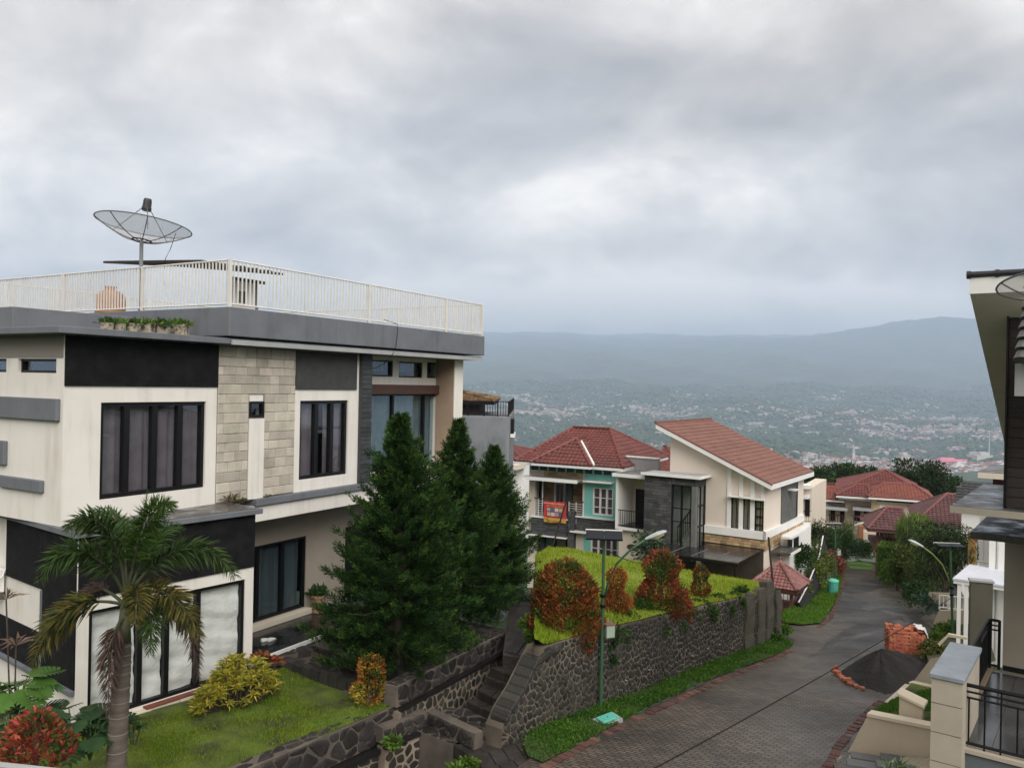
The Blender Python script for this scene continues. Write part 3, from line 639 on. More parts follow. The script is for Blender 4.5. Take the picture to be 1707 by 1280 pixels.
# stones laid in mortar: Voronoi cells clipped to an outline, each stone bulging out of the joint
def clip_poly(poly, nx, ny, c):                          # keep nx*x+ny*y <= c
    out = []
    for i in range(len(poly)):
        a, b = poly[i], poly[(i+1) % len(poly)]; da, db = nx*a[0]+ny*a[1]-c, nx*b[0]+ny*b[1]-c
        if da <= 0: out.append(a)
        if da*db < 0: t = da/(da-db); out.append((a[0]+(b[0]-a[0])*t, a[1]+(b[1]-a[1])*t))
    return out
def inside(p, poly):
    c = False; j = len(poly)-1
    for i in range(len(poly)):
        if (poly[i][1] > p[1]) != (poly[j][1] > p[1]) and p[0] < (poly[j][0]-poly[i][0])*(p[1]-poly[i][1])/(poly[j][1]-poly[i][1]+1e-12)+poly[i][0]: c = not c
        j = i
    return c
def stones(parent, poly, cell, y, m, gap=.025, bulge=.05, seed=1, maxn=300, name='stone', axis='y', keep=None):
    gap *= .95; bulge *= .75
    rr = random.Random(seed); xs = [p[0] for p in poly]; zs = [p[1] for p in poly]; pts = []
    nx = max(1, int((max(xs)-min(xs))/cell)+2); nz = max(1, int((max(zs)-min(zs))/(cell*.86))+2)
    for i in range(-1, nx+1):
        for j in range(-1, nz+1):
            pts.append((min(xs)+(i+.5*(j % 2)+rr.uniform(-.44, .44))*cell, min(zs)+(j+rr.uniform(-.44, .44))*cell*.86))
    A = np.array(pts); res = []; m_ = len(poly)
    cr = [(poly[(i+1) % m_][0]-poly[i][0])*(poly[(i+2) % m_][1]-poly[(i+1) % m_][1])-(poly[(i+1) % m_][1]-poly[i][1])*(poly[(i+2) % m_][0]-poly[(i+1) % m_][0]) for i in range(m_)]; convex = all(q > 0 for q in cr) or all(q < 0 for q in cr); sgn = 1 if cr[0] > 0 else -1
    for k, p in enumerate(pts):
        d = np.hypot(A[:, 0]-p[0], A[:, 1]-p[1]); nb = np.argsort(d)[1:13]
        c = [(p[0]-cell*2, p[1]-cell*2), (p[0]+cell*2, p[1]-cell*2), (p[0]+cell*2, p[1]+cell*2), (p[0]-cell*2, p[1]+cell*2)]
        for q in nb:
            nxv, nyv = A[q]-np.array(p); L = math.hypot(nxv, nyv); nxv /= L; nyv /= L
            c = clip_poly(c, nxv, nyv, nxv*p[0]+nyv*p[1]+L/2-gap*rr.uniform(.3, .7))
            if len(c) < 3: break
        if len(c) < 3: continue
        if convex:
            for (ax, az), (bx_, bz_) in zip(poly, poly[1:]+poly[:1]):
                ex_, ez_ = bx_-ax, bz_-az; L = math.hypot(ex_, ez_); nxv, nyv = ez_/L*sgn, -ex_/L*sgn
                c = clip_poly(c, nxv, nyv, nxv*ax+nyv*az-gap*.3)
                if len(c) < 3: break
            if len(c) < 3: continue
        if not convex and not all(inside(v, poly) for v in c):
            cx, cz = sum(v[0] for v in c)/len(c), sum(v[1] for v in c)/len(c)
            if not inside((cx, cz), poly): continue
            c2 = []
            for v in c:
                t = 1.0
                while t > .15 and not inside((cx+(v[0]-cx)*t, cz+(v[1]-cz)*t), poly): t -= .1
                c2.append((cx+(v[0]-cx)*t, cz+(v[1]-cz)*t))
            c = c2
        area = abs(sum(c[i][0]*c[(i+1) % len(c)][1]-c[(i+1) % len(c)][0]*c[i][1] for i in range(len(c))))/2
        if area < cell*cell*.08: continue
        res.append((area, c))
    if keep: res.sort(key=lambda r: keep(sum(v[0] for v in r[1])/len(r[1])))
    rest = MB()
    for i, (a, c) in enumerate(res):
        cx, cz = sum(v[0] for v in c)/len(c), sum(v[1] for v in c)/len(c); b = bulge*rr.uniform(.5, 1.3); tl = (rr.uniform(-.15, .15), rr.uniform(-.15, .15)); n = len(c)
        # round the corners: chamfered ring
        ring0 = []; 
        for k in range(n):
            p, q, r_ = c[k-1], c[k], c[(k+1) % n]
            for t in (.17,): ring0.append((q[0]+(p[0]-q[0])*t, q[1]+(p[1]-q[1])*t)); ring0.append((q[0]+(r_[0]-q[0])*t, q[1]+(r_[1]-q[1])*t))
        n = len(ring0); V = []; Fs = []
        for s, o in ((1.0, 0.0), (.93, .65), (.62, 1.0)):
            for v in ring0:
                X, Z = cx+(v[0]-cx)*s, cz+(v[1]-cz)*s; V.append((X, y-b*o-(tl[0]*(X-cx)+tl[1]*(Z-cz))*(o > 0), Z))
        for L_ in range(2):
            for k in range(n): Fs.append((L_*n+k, L_*n+(k+1) % n, (L_+1)*n+(k+1) % n, (L_+1)*n+k))
        Fs.append(tuple(2*n+k for k in range(n)))
        if axis == 'z': V = [(vx, vz, -vy) for vx, vy, vz in V]
        if i < maxn: MB().add(V, Fs).build(name, m, parent, smooth=False)
        else: rest.add(V, Fs)
    if rest.v: o = rest.build(name, m, parent); o['kind'] = 'stuff'
ST_DARK = M('dark_lava_stone', (.016, .0135, .013), .55, (.032, .026, .024), 5, .35, .7, bump=.7, bscale=18, bdist=.02, rnd=.45, rough2=.85, rscale=3)
ST_GREY = M('grey_lava_stone', (.022, .0195, .018), .6, (.038, .036, .026), 1.5, .35, .7, bump=.7, bscale=18, bdist=.02, rnd=.45, rough2=.85, rscale=3)
MO_DARK = M('dark_mortar', (.125, .102, .083), .95, (.060, .049, .041), 1.6, .35, .65, bump=.5, bscale=25)
MO_TAN = M('tan_mortar', (.30, .24, .175), .95, (.15, .12, .09), 1.2, .35, .65, bump=.5, bscale=25)
MO_GREY = M('weathered_mortar', (.165, .135, .10), .95, (.042, .036, .027), .45, .40, .62, bump=.5, bscale=25)

# ------------------------------------------------------------------ front garden of the big house
ZL = -6.55
GA, GB = atz(420, 1280, ZL), atz(662, 1176, ZL)
gd = GB-GA; WF = Frame(GB.x, GB.y, ZL, math.degrees(math.atan2(gd.y, gd.x)))      # x runs along the lawn wall, 0 at its corner
def ragged(fr, x0, x1, y0, y1, n=10):
    return None
def garden():
    # lawn sheet, gently uneven
    lc = BF.o
    corners = [WF.w(-9, 0, 0), WF.w(.0, 0, 0), atz(560, 1135, ZL), atz(478, 1112, ZL), atz(330, 1175, ZL), atz(140, 1225, ZL), atz(-120, 1150, ZL), atz(-260, 1280, ZL)]
    bm = bmesh.new(); vs = [bm.verts.new((p.x, p.y, ZL+.02)) for p in corners]; f = bm.faces.new(vs)
    bmesh.ops.triangulate(bm, faces=[f]); bmesh.ops.subdivide_edges(bm, edges=bm.edges, cuts=5, use_grid_fill=True)
    for v in bm.verts: v.co.z += .03*math.sin(v.co.x*2.1)+.03*math.sin(v.co.y*1.7+1)+.015*math.sin(v.co.x*5+v.co.y*4)
    me = bpy.data.meshes.new('mesh'); bm.to_mesh(me); bm.free(); me.materials.append(GRASSG); me.polygons.foreach_set('use_smooth', [True]*len(me.polygons)); o = link('lawn', me); struct(o)
    P = []
    poly = [(p.x, p.y) for p in corners]
    while len(P) < 40000:
        x = random.uniform(-8, 0); y = random.uniform(10.5, 18.5)
        if inside((x, y), poly):
            dens = .5+.5*math.sin(x*3.1+2*math.sin(y*2.3))*math.sin(y*2.7+1.3*math.sin(x*1.9))
            if random.random() < .12+.88*dens: P.append((x, y, ZL+.01+.03*math.sin(x*2.1)+.03*math.sin(y*1.7+1)))
    o = grass_blades('lawn_grass', np.array(P), .045, GRASS, w=.008); tag(o, 'short mossy lawn grass in front of the white house', 'grass', kind='stuff')
    # ground under and around the lawn, soil bed along the house
    mb = MB(); q = [WF.w(-10, .16, -.10), WF.w(-.04, .16, -.10), WF.w(.4, 4.5, -.10), WF.w(3, 12, -.10), WF.w(-16, 12, -.10)]
    mb.hexa([(p.x, p.y, -9.5) for p in q], [(p.x, p.y, ZL-.06) for p in q]); struct(mb.build('garden_terrace', SOIL))
    # paving in front of the porch, wet dark stone
    pv = [atz(425, 1085, ZL-.02), atz(478, 1112, ZL-.02), atz(600, 1160, ZL-.02), atz(655, 1165, ZL-.02), atz(720, 1105, ZL-.02), atz(640, 1040, ZL-.02), atz(560, 1035, ZL-.02), atz(430, 1060, ZL-.02)]
    T = thing('stone_terrace', 'dark wet stone paving below the porch of the white house', 'terrace', pv[0])
    loc = [(p.x-pv[0].x, p.y-pv[0].y) for p in pv]
    MB().slab(loc, -.5, 0).build('bed', MO_DARK, T)
    stones(T, loc, .42, .0, ST_DARK, gap=.03, bulge=.02, seed=4, name='paving_stone', axis='z')
    # edging stones between paving and lawn
    e0, e1 = atz(478, 1114, ZL), atz(650, 1172, ZL); n = 11
    for i in range(n):
        p = e0.lerp(e1, (i+.5)/n); a = math.atan2(e1.y-e0.y, e1.x-e0.x); s = (e1-e0).length/n
        mbx = MB(); hh = .2+random.uniform(-.03, .05)
        mbx.hexa([(-s*.47, -.12, -.2), (s*.47, -.12, -.2), (s*.47, .1, -.2), (-s*.47, .1, -.2)], [(-s*.4, -.08, hh), (s*.4, -.09, hh-.03), (s*.42, .08, hh), (-s*.4, .07, hh+.02)])
        mbx.build('edging_stone', ST_GREY, T, (p-pv[0]), (0, 0, a))
    # low wall with a step across the paving
    a, b = atz(520, 1073, ZL+.3), atz(590, 1097, ZL+.3); d = b-a; fr = Frame(a.x, a.y, 0, math.degrees(math.atan2(d.y, d.x)))
    W = fthing('garden_wall', 'low dark stone kerb across the paving before the conifers', 'wall', Frame(a.x, a.y, 0, math.degrees(fr.a)))
    MB().box(0, 1.6, 0, .18, ZL, ZL+.28).build('core', MO_DARK, W); stones(W, [(0, ZL+.14), (1.6, ZL+.14), (1.6, ZL+.28), (0, ZL+.28)], .22, 0, ST_DARK, seed=9)
    # wall below the lawn: large dark stones, a dark ledge, tan wall under it
    W = fthing('retaining_wall', 'dark stone retaining wall along the edge of the front lawn', 'wall', WF)
    L = 8.5
    MB().box(-L, 0, 0, .3, -.62, .03).build('core', MO_DARK, W, bevel=.02)
    stones(W, [(-L, -.60), (-.02, -.60), (-.02, -.01), (-L, -.01)], .38, 0, ST_DARK, gap=.028, bulge=.035, seed=2)
    stones(W, [(-L, .02), (-.02, .02), (-.02, .28), (-L, .28)], .36, -.03, ST_DARK, gap=.02, bulge=.012, seed=12, axis='z', name='coping_stone')
    box('ledge', M('black_drain', (.014, .013, .013), .4), W, -L, 0.05, -.16, 0, -.72, -.63)
    box('lower_core', MO_TAN, W, -L, .35, -.06, .3, -3.2, -.721)
    stones(W, [(-L, -2.6), (.35, -2.6), (.35, -.74), (-L, -.74)], .26, -.06, ST_GREY, gap=.04, bulge=.03, seed=5)
    # short end of the lawn wall turning back to the paving
    W2 = thing('retaining_wall', 'short end of the lawn wall beside the orange bush', 'wall', GB, WF.a+R(90))
    MB().box(0, 1.4, -.04, .25, -.6, .02).build('core', MO_DARK, W2); stones(W2, [(0, -.6), (1.4, -.6), (1.4, .0), (0, .0)], .3, -.04, ST_DARK, gap=.03, seed=6)
garden()

# raised bed with the conifers: dark parapet above, tan wall below
BA, BB = atz(690, 1130, -6.1), atz(848, 1050, -6.1)
bd = BB-BA; CF = Frame(BA.x, BA.y, -6.1, math.degrees(math.atan2(bd.y, bd.x))); CL = bd.length
def conifer_bed():
    W = fthing('retaining_wall', 'stone wall of the conifer bed above the garden steps', 'wall', CF)
    zb0 = CF.pl(690, 1165)[1]; zb1 = CF.pl(845, 1090)[1]
    MB().box(-.55, CL, 0, .35, zb0, 0).build('core', MO_DARK, W, bevel=.015)
    stones(W, [(-.53, zb0+.02), (CL-.02, zb0+.02), (CL-.02, -.01), (-.53, -.01)], .30, 0, ST_DARK, gap=.03, bulge=.04, seed=21)
    stones(W, [(-.53, .02), (CL-.02, .02), (CL-.02, .33), (-.53, .33)], .28, -.0, ST_DARK, gap=.03, bulge=.02, seed=24, axis='z', name='coping_stone')
    box('ledge', M('black_drain'), W, -.5, CL+.04, -.10, -.001, zb0-.07, zb0)
    box('lower_core', MO_TAN, W, -.55, CL, -.05, .3, -2.2, zb0-.071)
    stones(W, [(-.5, -1.9), (CL, -1.9), (CL, zb0-.08), (-.5, zb0-.08)], .21, -.05, ST_GREY, gap=.045, bulge=.025, seed=22)
    MB().box(CL-.3, CL, .35, 3.5, -1.5, .0).build('return_wall', MO_DARK, W)
    stones(W, [(CL-.3, .35), (CL, .35), (CL, 3.5), (CL-.3, 3.5)], .3, 0, ST_DARK, gap=.03, bulge=.02, seed=23, axis='z', name='coping_stone')
    p = [CF.w(.25, .3, 0), CF.w(CL-.3, .3, 0), CF.w(CL-.3, 5, 0), CF.w(1.6, 3.4, 0), CF.w(.25, 1.0, 0)]
    struct(MB().hexa([(q.x, q.y, -9) for q in p], [(q.x, q.y, -6.16) for q in p]).build('conifer_bed_soil', SOIL))
conifer_bed()
b = at(663, 1100, 17.5); conifer('tallest dense green conifer, nearest to the porch', (b.x, b.y, -6.2), at(652, 688, 17.5).z+6.2, 1.62, 1.0, 380, .0, bend=(-.1, 0))
b = at(757, 1060, 20.2); conifer('middle one of the three dense green conifers', (b.x, b.y, -6.2), at(746, 697, 20.2).z+6.2, 1.34, 2.3, 330, .02)
b = at(818, 1040, 22.4); conifer('shortest and farthest of the three dense green conifers', (b.x, b.y, -6.2), at(803, 742, 22.4).z+6.2, 1.22, 4.1, 310, .02)
# ------------------------------------------------------------------ garden steps between the conifer bed and the grassy plot
PA, PB = onroad(885, 1222), onroad(1300, 1062)
pd_ = PB-PA; PWF = Frame(PA.x, PA.y, 0.0, math.degrees(math.atan2(pd_.y, pd_.x))); PL = math.hypot(pd_.x, pd_.y)
def steps():
    W = thing('garden_stairs', 'wet dark stone steps climbing between two stone walls', 'stairs', (0, 0, 0))
    E = [(851, 1087, 896, 1098), (847, 1101, 886, 1115), (828, 1117, 877, 1134), (821, 1131, 870, 1152), (807, 1155, 858, 1180), (790, 1173, 847, 1201)]
    zs = [-6.03-.17*i for i in range(6)]
    WS = M('wet_step_stone', (.018, .015, .0135), .3, (.040, .033, .029), 3.5, .35, .7, bump=.7, bscale=14, bdist=.02, rough2=.7, rscale=2.5, rnd=.25)
    ed = [(atz(a, b, z), atz(c, d, z)) for (a, b, c, d), z in zip(E, zs)]
    ed = [(l+(l-r)*.25, r+(r-l)*.22) for l, r in ed]
    land = [atz(868, 1052, zs[0]), atz(925, 1062, zs[0])]
    for i, (l, r) in enumerate(ed):
        bl, br = land if i == 0 else ed[i-1]
        n = 3
        for k in range(n):
            a, b = k/n+.006, (k+1)/n-.006
            p = [l.lerp(r, a), l.lerp(r, b), bl.lerp(br, b), bl.lerp(br, a)]; dz = random.uniform(-.012, .012)
            MB().hexa([(q.x, q.y, zs[i]-.3) for q in p], [(q.x, q.y, zs[i]+dz) for q in p]).build('step_stone', WS, W, bevel=.012)
    # lower landing and the last steps to the street
    Z2 = zs[-1]-.17
    l, r = ed[-1]
    p = [atz(690, 1215, Z2), atz(755, 1240, Z2), atz(848, 1235, Z2), r, l, atz(745, 1180, Z2)]
    base = [(q.x, q.y) for q in p]
    MB().slab(base, Z2-1.0, Z2).build('landing', MO_DARK, W); stones(W, base, .34, -Z2, WS, gap=.03, bulge=.02, seed=31, name='paving_stone', axis='z')
    lo = [((790, 1262), (880, 1238), Z2+.0), ((805, 1285), (900, 1256), Z2+.05), ((830, 1300), (915, 1275), Z2+.10)]
    pb = (atz(752, 1240, Z2-.02), atz(856, 1218, Z2-.02))
    for (a, b, z) in lo:
        q0, q1 = atz(*a, z), atz(*b, z); pr = [q0, q1, pb[1], pb[0]]
        for k in range(4):
            a_, b_ = k/4+.005, (k+1)/4-.005; q = [q0.lerp(q1, a_), q0.lerp(q1, b_), pb[0].lerp(pb[1], b_), pb[0].lerp(pb[1], a_)]
            MB().hexa([(c.x, c.y, z-.5) for c in q], [(c.x, c.y, z) for c in q]).build('step_stone', WS, W, bevel=.012)
        pb = (q0, q1)
    # corner wall left of the lower landing
    a, b, c = atz(640, 1213, -6.74), atz(712, 1186, -6.74), atz(790, 1222, -6.74)
    W2 = thing('retaining_wall', 'low L-shaped dark stone wall beside the lower landing of the steps', 'wall', b)
    for p, q, L_, sd in ((a, b, (b-a).length, 41), (b, c, (c-b).length, 42)):
        ang = math.atan2(q.y-p.y, q.x-p.x); h = Matrix.Translation(p-b) @ Matrix.Rotation(ang, 4, 'Z')
        def put(o): o.matrix_local = h; return o
        n0 = len(W2.children)
        put(MB().box(-.02, L_+.02, 0, .22, -.32, 0).build('core', MO_DARK, W2)); put(MB().box(-.02, L_+.02, -.10, .0, -.39, -.321).build('ledge', M('black_drain'), W2)); put(MB().box(0, L_+.0, -.05, .2, -1.6, -.391).build('lower_core', MO_TAN, W2))
        stones(W2, [(0, -.31), (L_, -.31), (L_, -.005), (0, -.005)], .26, 0, ST_DARK, gap=.03, seed=sd); stones(W2, [(0, -1.5), (L_, -1.5), (L_, -.40), (0, -.40)], .22, -.05, ST_GREY, gap=.045, bulge=.025, seed=sd+3)
        for o in W2.children:
            if o.name.startswith('stone') and not o.get('set'): o.matrix_local = h; o['set'] = 1
        for o in W2.children:
            if 'set' in o: pass
    for o in W2.children:
        if 'set' in o: del o['set']
steps()
q = [at(440, 1345, 12.0), at(700, 1345, 12.2), at(900, 1285, 14.2), at(893, 1240, 15.6), at(800, 1225, 16.6), at(640, 1222, 15.9)]
struct(MB().hexa([(p.x, p.y, p.z-1.5) for p in q], [tuple(p-Vector((0, 0, 1.0))) for p in q]).build('lower_path', M('wet_dark_path', (.030, .025, .022), .35, (.055, .046, .04), 2.5, .35, .7, bump=.8, bscale=10, bdist=.03, rough2=.8, rscale=2)))

q = [atz(u, v, -6.06) for u, v in ((838, 1092), (900, 1100), (925, 1070), (905, 985), (852, 985))]
struct(MB().hexa([(p.x, p.y, -8) for p in q], [tuple(p) for p in q]).build('upper_landing', M('wet_dark_path')))

# ------------------------------------------------------------------ grassy plot behind its rough stone wall
FRONT = [(905, 1080), (933, 1070), (1000, 1050), (1080, 1032), (1150, 1015), (1215, 1000), (1262, 990), (1290, 992)]
def plot_wall():
    W = fthing('retaining_wall', 'long rough stone wall holding the grassy plot beside the road', 'wall', PWF)
    g = lambda u, v: PWF.pl(u, v)
    top = [g(*p) for p in FRONT]
    low = [g(1296, 1075), g(1262, 1085), g(1150, 1125), g(1000, 1185), g(885, 1240), g(836, 1262)]
    poly = [g(836, 1215), g(848, 1186), g(870, 1150), g(893, 1103)]+top+low
    MB().prism(poly, 0, .4).build('core', MO_GREY, W)
    stones(W, poly, .175, 0, ST_GREY, gap=.034, bulge=.035, seed=51, keep=lambda x: x)
    # sloping coping along the steps
    cp = [g(840, 1200), g(848, 1182), g(870, 1146), g(893, 1099), g(915, 1082), g(934, 1072)]
    for i in range(len(cp)-1):
        n = 3
        for k in range(n):
            a = [cp[i][j]+(cp[i+1][j]-cp[i][j])*(k/n+.01) for j in (0, 1)]; b_ = [cp[i][j]+(cp[i+1][j]-cp[i][j])*((k+1)/n-.01) for j in (0, 1)]
            MB().hexa([(a[0], -.08, a[1]-.10), (b_[0], -.08, b_[1]-.10), (b_[0], .34, b_[1]-.10), (a[0], .34, a[1]-.10)], [(a[0], -.07, a[1]+.02), (b_[0], -.07, b_[1]+.02), (b_[0], .33, b_[1]+.03), (a[0], .33, a[1]+.03)]).build('coping_stone', ST_GREY, W, bevel=.015)
    # taller ruined end: mossy posts
    MOSS = M('mossy_rock', (.060, .050, .040), .9, (.040, .046, .020), 3, .45, .7, bump=1.0, bscale=14, bdist=.05)
    for u0, u1, vt, vb in ((1241, 1251, 990, 1088), (1262, 1269, 984, 1086), (1275, 1283, 972, 1082), (1292, 1298, 984, 1070)):
        x0, zt = g(u0, vt); x1, zb = g(u1, vb); zb -= .3
        mb = MB(); n = 7
        rings = []
        for k in range(n+1):
            z = zb+(zt-zb)*k/n; j = lambda: random.uniform(-.05, .05); sh = 1 if k < n else .7; cx = (x0+x1)/2; hx = (x1-x0)/2*sh
            rings.append([(cx-hx+j(), -.10+j(), z+j()), (cx+hx+j(), -.12+j(), z+j()), (cx+hx+j(), .22+j(), z+j()), (cx-hx+j(), .20+j(), z+j())])
        for k in range(n): mb.add(rings[k]+rings[k+1], [(i, (i+1) % 4, 4+(i+1) % 4, 4+i) for i in range(4)])
        mb.add(rings[-1], [(0, 1, 2, 3)]); mb.build('rock_post', MOSS, W, bevel=.03)
    # small pale weep pipes
    for u, v in ((1030, 1100), (1080, 1115), (1153, 1092), (1042, 1133), (1178, 1080), (1198, 1073)):
        x, z = g(u, v); MB().tube([(x, .1, z+.01), (x, -.06, z-.01)], .016, 8).build('weep_pipe', GREYLT, W)
plot_wall()
BACK = [(893, 925, 30), (915, 912, 31), (955, 915, 31), (1010, 926, 31), (1080, 939, 31), (1170, 955, 31.5), (1262, 970, 32), (1292, 985, 32)]
def plot_surface(s, t):
    """s along the wall 0..1, t from the wall (0) to the crest (1) and beyond"""
    fp = [(893, 1066), (910, 1076)]+FRONT[1:]
    def lerp(L, s):
        k = s*(len(L)-1); i = min(int(k), len(L)-2); f = k-i; return [L[i][j]+(L[i+1][j]-L[i][j])*f for j in range(len(L[0]))]
    u, v = lerp(fp, s); x, z = PWF.pl(u, v, .0); a = PWF.w(x, .03, z+.03)
    if t <= 1:
        b = at(*lerp(BACK, s)); p = a.lerp(b, t); p.z += .55*math.sin(math.pi*min(1, t))*(.6+.4*math.sin(s*5))*.5; return p
    b = at(*lerp(BACK, s)); d = (b-a).normalized(); p = b+d*(t-1)*9; p.z = b.z-(t-1)*5.5; return p
def plot():
    n, k = 30, 34; V = []
    ts = list(np.linspace(0, 1, 26))+list(np.linspace(1.06, 1.6, 8))
    for i in range(n+1):
        for t in ts:
            p = plot_surface(i/n, t); V.append((p.x, p.y, p.z+.03*math.sin(p.x*1.9)*math.sin(p.y*1.3)))
    k = len(ts); i = np.arange(n)[:, None]*k+np.arange(k-1)[None, :]
    o = np_mesh('grass_mound', np.array(V), np.stack([i, i+1, i+k+1, i+k], -1).reshape(-1, 4), M('mound_grass', (.17, .235, .016), .95, (.24, .285, .026), 1.2, .35, .65, detail=8, bump=1.0, bscale=22, bdist=.06), smooth=True); struct(o)
    sk = MB()
    for j in range(24):
        p, q = plot_surface(0, ts[j]), plot_surface(0, ts[j+1]); sk.quad(tuple(p), tuple(q), (q.x-.15, q.y, -8.5), (p.x-.15, p.y, -8.5))
    struct(sk.build('plot_bank', SOIL, fix=False))
    P = []
    for _ in range(42000):
        s, t = random.random(), random.random()**1.25*1.04; p = plot_surface(s, t); P.append((p.x, p.y, p.z-.01))
    tag(grass_blades('mound_turf', np.array(P), .085, M('mound_blade', (.19, .275, .018), .6, (.28, .33, .035), 1.0, .35, .65, rnd=.35, src='island', trans=.2), w=.011), 'bright green turf covering the raised plot', 'grass', kind='stuff')
plot()

# ------------------------------------------------------------------ the road
L_EDGE = [(760, 1330), (905, 1281), (1010, 1224), (1080, 1190), (1180, 1144), (1240, 1119), (1300, 1093), (1318, 1084)]
R_EDGE = [(1345, 1330), (1378, 1280), (1402, 1240), (1432, 1203), (1475, 1165), (1515, 1120), (1545, 1085), (1550, 1050), (1540, 1020), (1522, 990), (1500, 968), (1470, 952), (1432, 940)]
def road():
    m = M('wet_block_paving', (.125, .105, .085), .6, (.062, .053, .044), .35, .38, .62, 8, rough2=.40, rscale=.5, spec=.3)
    t = m.node_tree; b = t.nodes['Principled BSDF']; N = t.nodes.new; L = t.links.new
    geo = N('ShaderNodeNewGeometry'); mp = N('ShaderNodeMapping'); L(geo.outputs['Position'], mp.inputs[0]); mp.inputs[2].default_value = (0, 0, R(38))
    br = N('ShaderNodeTexBrick'); L(mp.outputs[0], br.inputs['Vector']); br.inputs['Scale'].default_value = 1.0; br.inputs['Brick Width'].default_value = .21; br.inputs['Row Height'].default_value = .105
    br.inputs['Mortar Size'].default_value = .014; br.inputs['Color1'].default_value = (.75, .75, .75, 1); br.inputs['Color2'].default_value = (1.35, 1.32, 1.28, 1); br.inputs['Mortar'].default_value = (.28, .27, .26, 1)
    mx = N('ShaderNodeMix'); mx.data_type = 'RGBA'; mx.blend_type = 'MULTIPLY'; mx.inputs[0].default_value = 1.0; src = b.inputs['Base Color'].links[0].from_socket; L(src, mx.inputs[6]); L(br.outputs['Color'], mx.inputs[7])
    # tyre-washed mud: dark drags along the road
    mp0 = N('ShaderNodeMapping'); L(geo.outputs['Position'], mp0.inputs[0]); mp0.inputs[2].default_value = (0, 0, R(33)); mp2 = N('ShaderNodeMapping'); L(mp0.outputs[0], mp2.inputs[0]); mp2.inputs[3].default_value = (1.5, .42, 1)
    nz = N('ShaderNodeTexNoise'); L(mp2.outputs[0], nz.inputs['Vector']); nz.inputs['Scale'].default_value = .30; nz.inputs['Detail'].default_value = 7; nz.inputs['Roughness'].default_value = .60; nz.inputs['Distortion'].default_value = .5
    nb = N('ShaderNodeTexNoise'); L(geo.outputs['Position'], nb.inputs['Vector']); nb.inputs['Scale'].default_value = .12; nb.inputs['Detail'].default_value = 3
    sp = N('ShaderNodeSeparateXYZ'); L(geo.outputs['Position'], sp.inputs[0])
    ry = N('ShaderNodeMapRange'); L(sp.outputs[1], ry.inputs[0]); ry.inputs[1].default_value = 21; ry.inputs[2].default_value = 27
    r1 = N('ShaderNodeMapRange'); L(nz.outputs['Fac'], r1.inputs[0]); r1.inputs[1].default_value = .51; r1.inputs[2].default_value = .545
    r2 = N('ShaderNodeMapRange'); L(nb.outputs['Fac'], r2.inputs[0]); r2.inputs[1].default_value = .22; r2.inputs[2].default_value = .42
    mm = N('ShaderNodeMath'); mm.operation = 'MULTIPLY'; L(r1.outputs[0], mm.inputs[0]); L(r2.outputs[0], mm.inputs[1])
    mk = N('ShaderNodeMapRange'); L(mm.outputs[0], mk.inputs[0]); mk.inputs[4].default_value = .85; m2 = N('ShaderNodeMath'); m2.operation = 'MULTIPLY'; L(mk.outputs[0], m2.inputs[0]); L(ry.outputs[0], m2.inputs[1])
    mud = N('ShaderNodeMix'); mud.data_type = 'RGBA'; L(m2.outputs[0], mud.inputs[0]); L(mx.outputs[2], mud.inputs[6]); mud.inputs[7].default_value = (.014, .012, .010, 1)
    L(mud.outputs[2], b.inputs['Base Color'])
    bp = N('ShaderNodeBump'); bp.inputs['Strength'].default_value = .5; bp.inputs['Distance'].default_value = .01; L(br.outputs['Fac'], bp.inputs['Height']); bp.invert = True; L(bp.outputs[0], b.inputs['Normal'])
    # one sheet: main road, the junction on the left, the bend at the far end
    outline = [(1345, 1340)]+[]
    px = L_EDGE+[(1312, 1046), (1240, 1040), (1150, 1046), (1150, 1000), (1300, 1010), (1360, 1010), (1400, 975), (1405, 955), (1408, 943)]
    left = [onroad(u, v) for u, v in L_EDGE]
    mb = MB()
    P = [onroad(780, 1345), onroad(884, 1262), onroad(900, 1222), onroad(1150, 1108), onroad(1300, 1060), onroad(1200, 1060), onroad(1160, 1030), onroad(1300, 1028), onroad(1360, 1030), onroad(1397, 985), onroad(1404, 950), onroad(1380, 938), onroad(1440, 935)]
    P += [onroad(1520, 945), onroad(1600, 980), onroad(1640, 1060), onroad(1590, 1130), onroad(1500, 1230), onroad(1420, 1340)]
    mb.add([(p.x, p.y, p.z) for p in P], [tuple(range(len(P)))])
    me = mb.mesh(m); bm = bmesh.new(); bm.from_mesh(me); bmesh.ops.triangulate(bm, faces=bm.faces); bmesh.ops.recalc_face_normals(bm, faces=bm.faces)
    for f in bm.faces:
        if f.normal.z < 0: f.normal_flip()
    bm.to_mesh(me); bm.free(); struct(link('road', me))
    sk = MB()
    for a, b in zip(P, P[1:]+P[:1]): sk.quad(tuple(a), tuple(b), (b.x, b.y, b.z-1.6), (a.x, a.y, a.z-1.6))
    struct(sk.build('road_edge', MO_DARK, fix=False))
    # brick kerbs: every brick a piece
    KB = M('kerb_brick', (.12, .048, .034), .75, (.06, .036, .03), 4, .35, .7, bump=.5, bscale=25, rnd=.40)
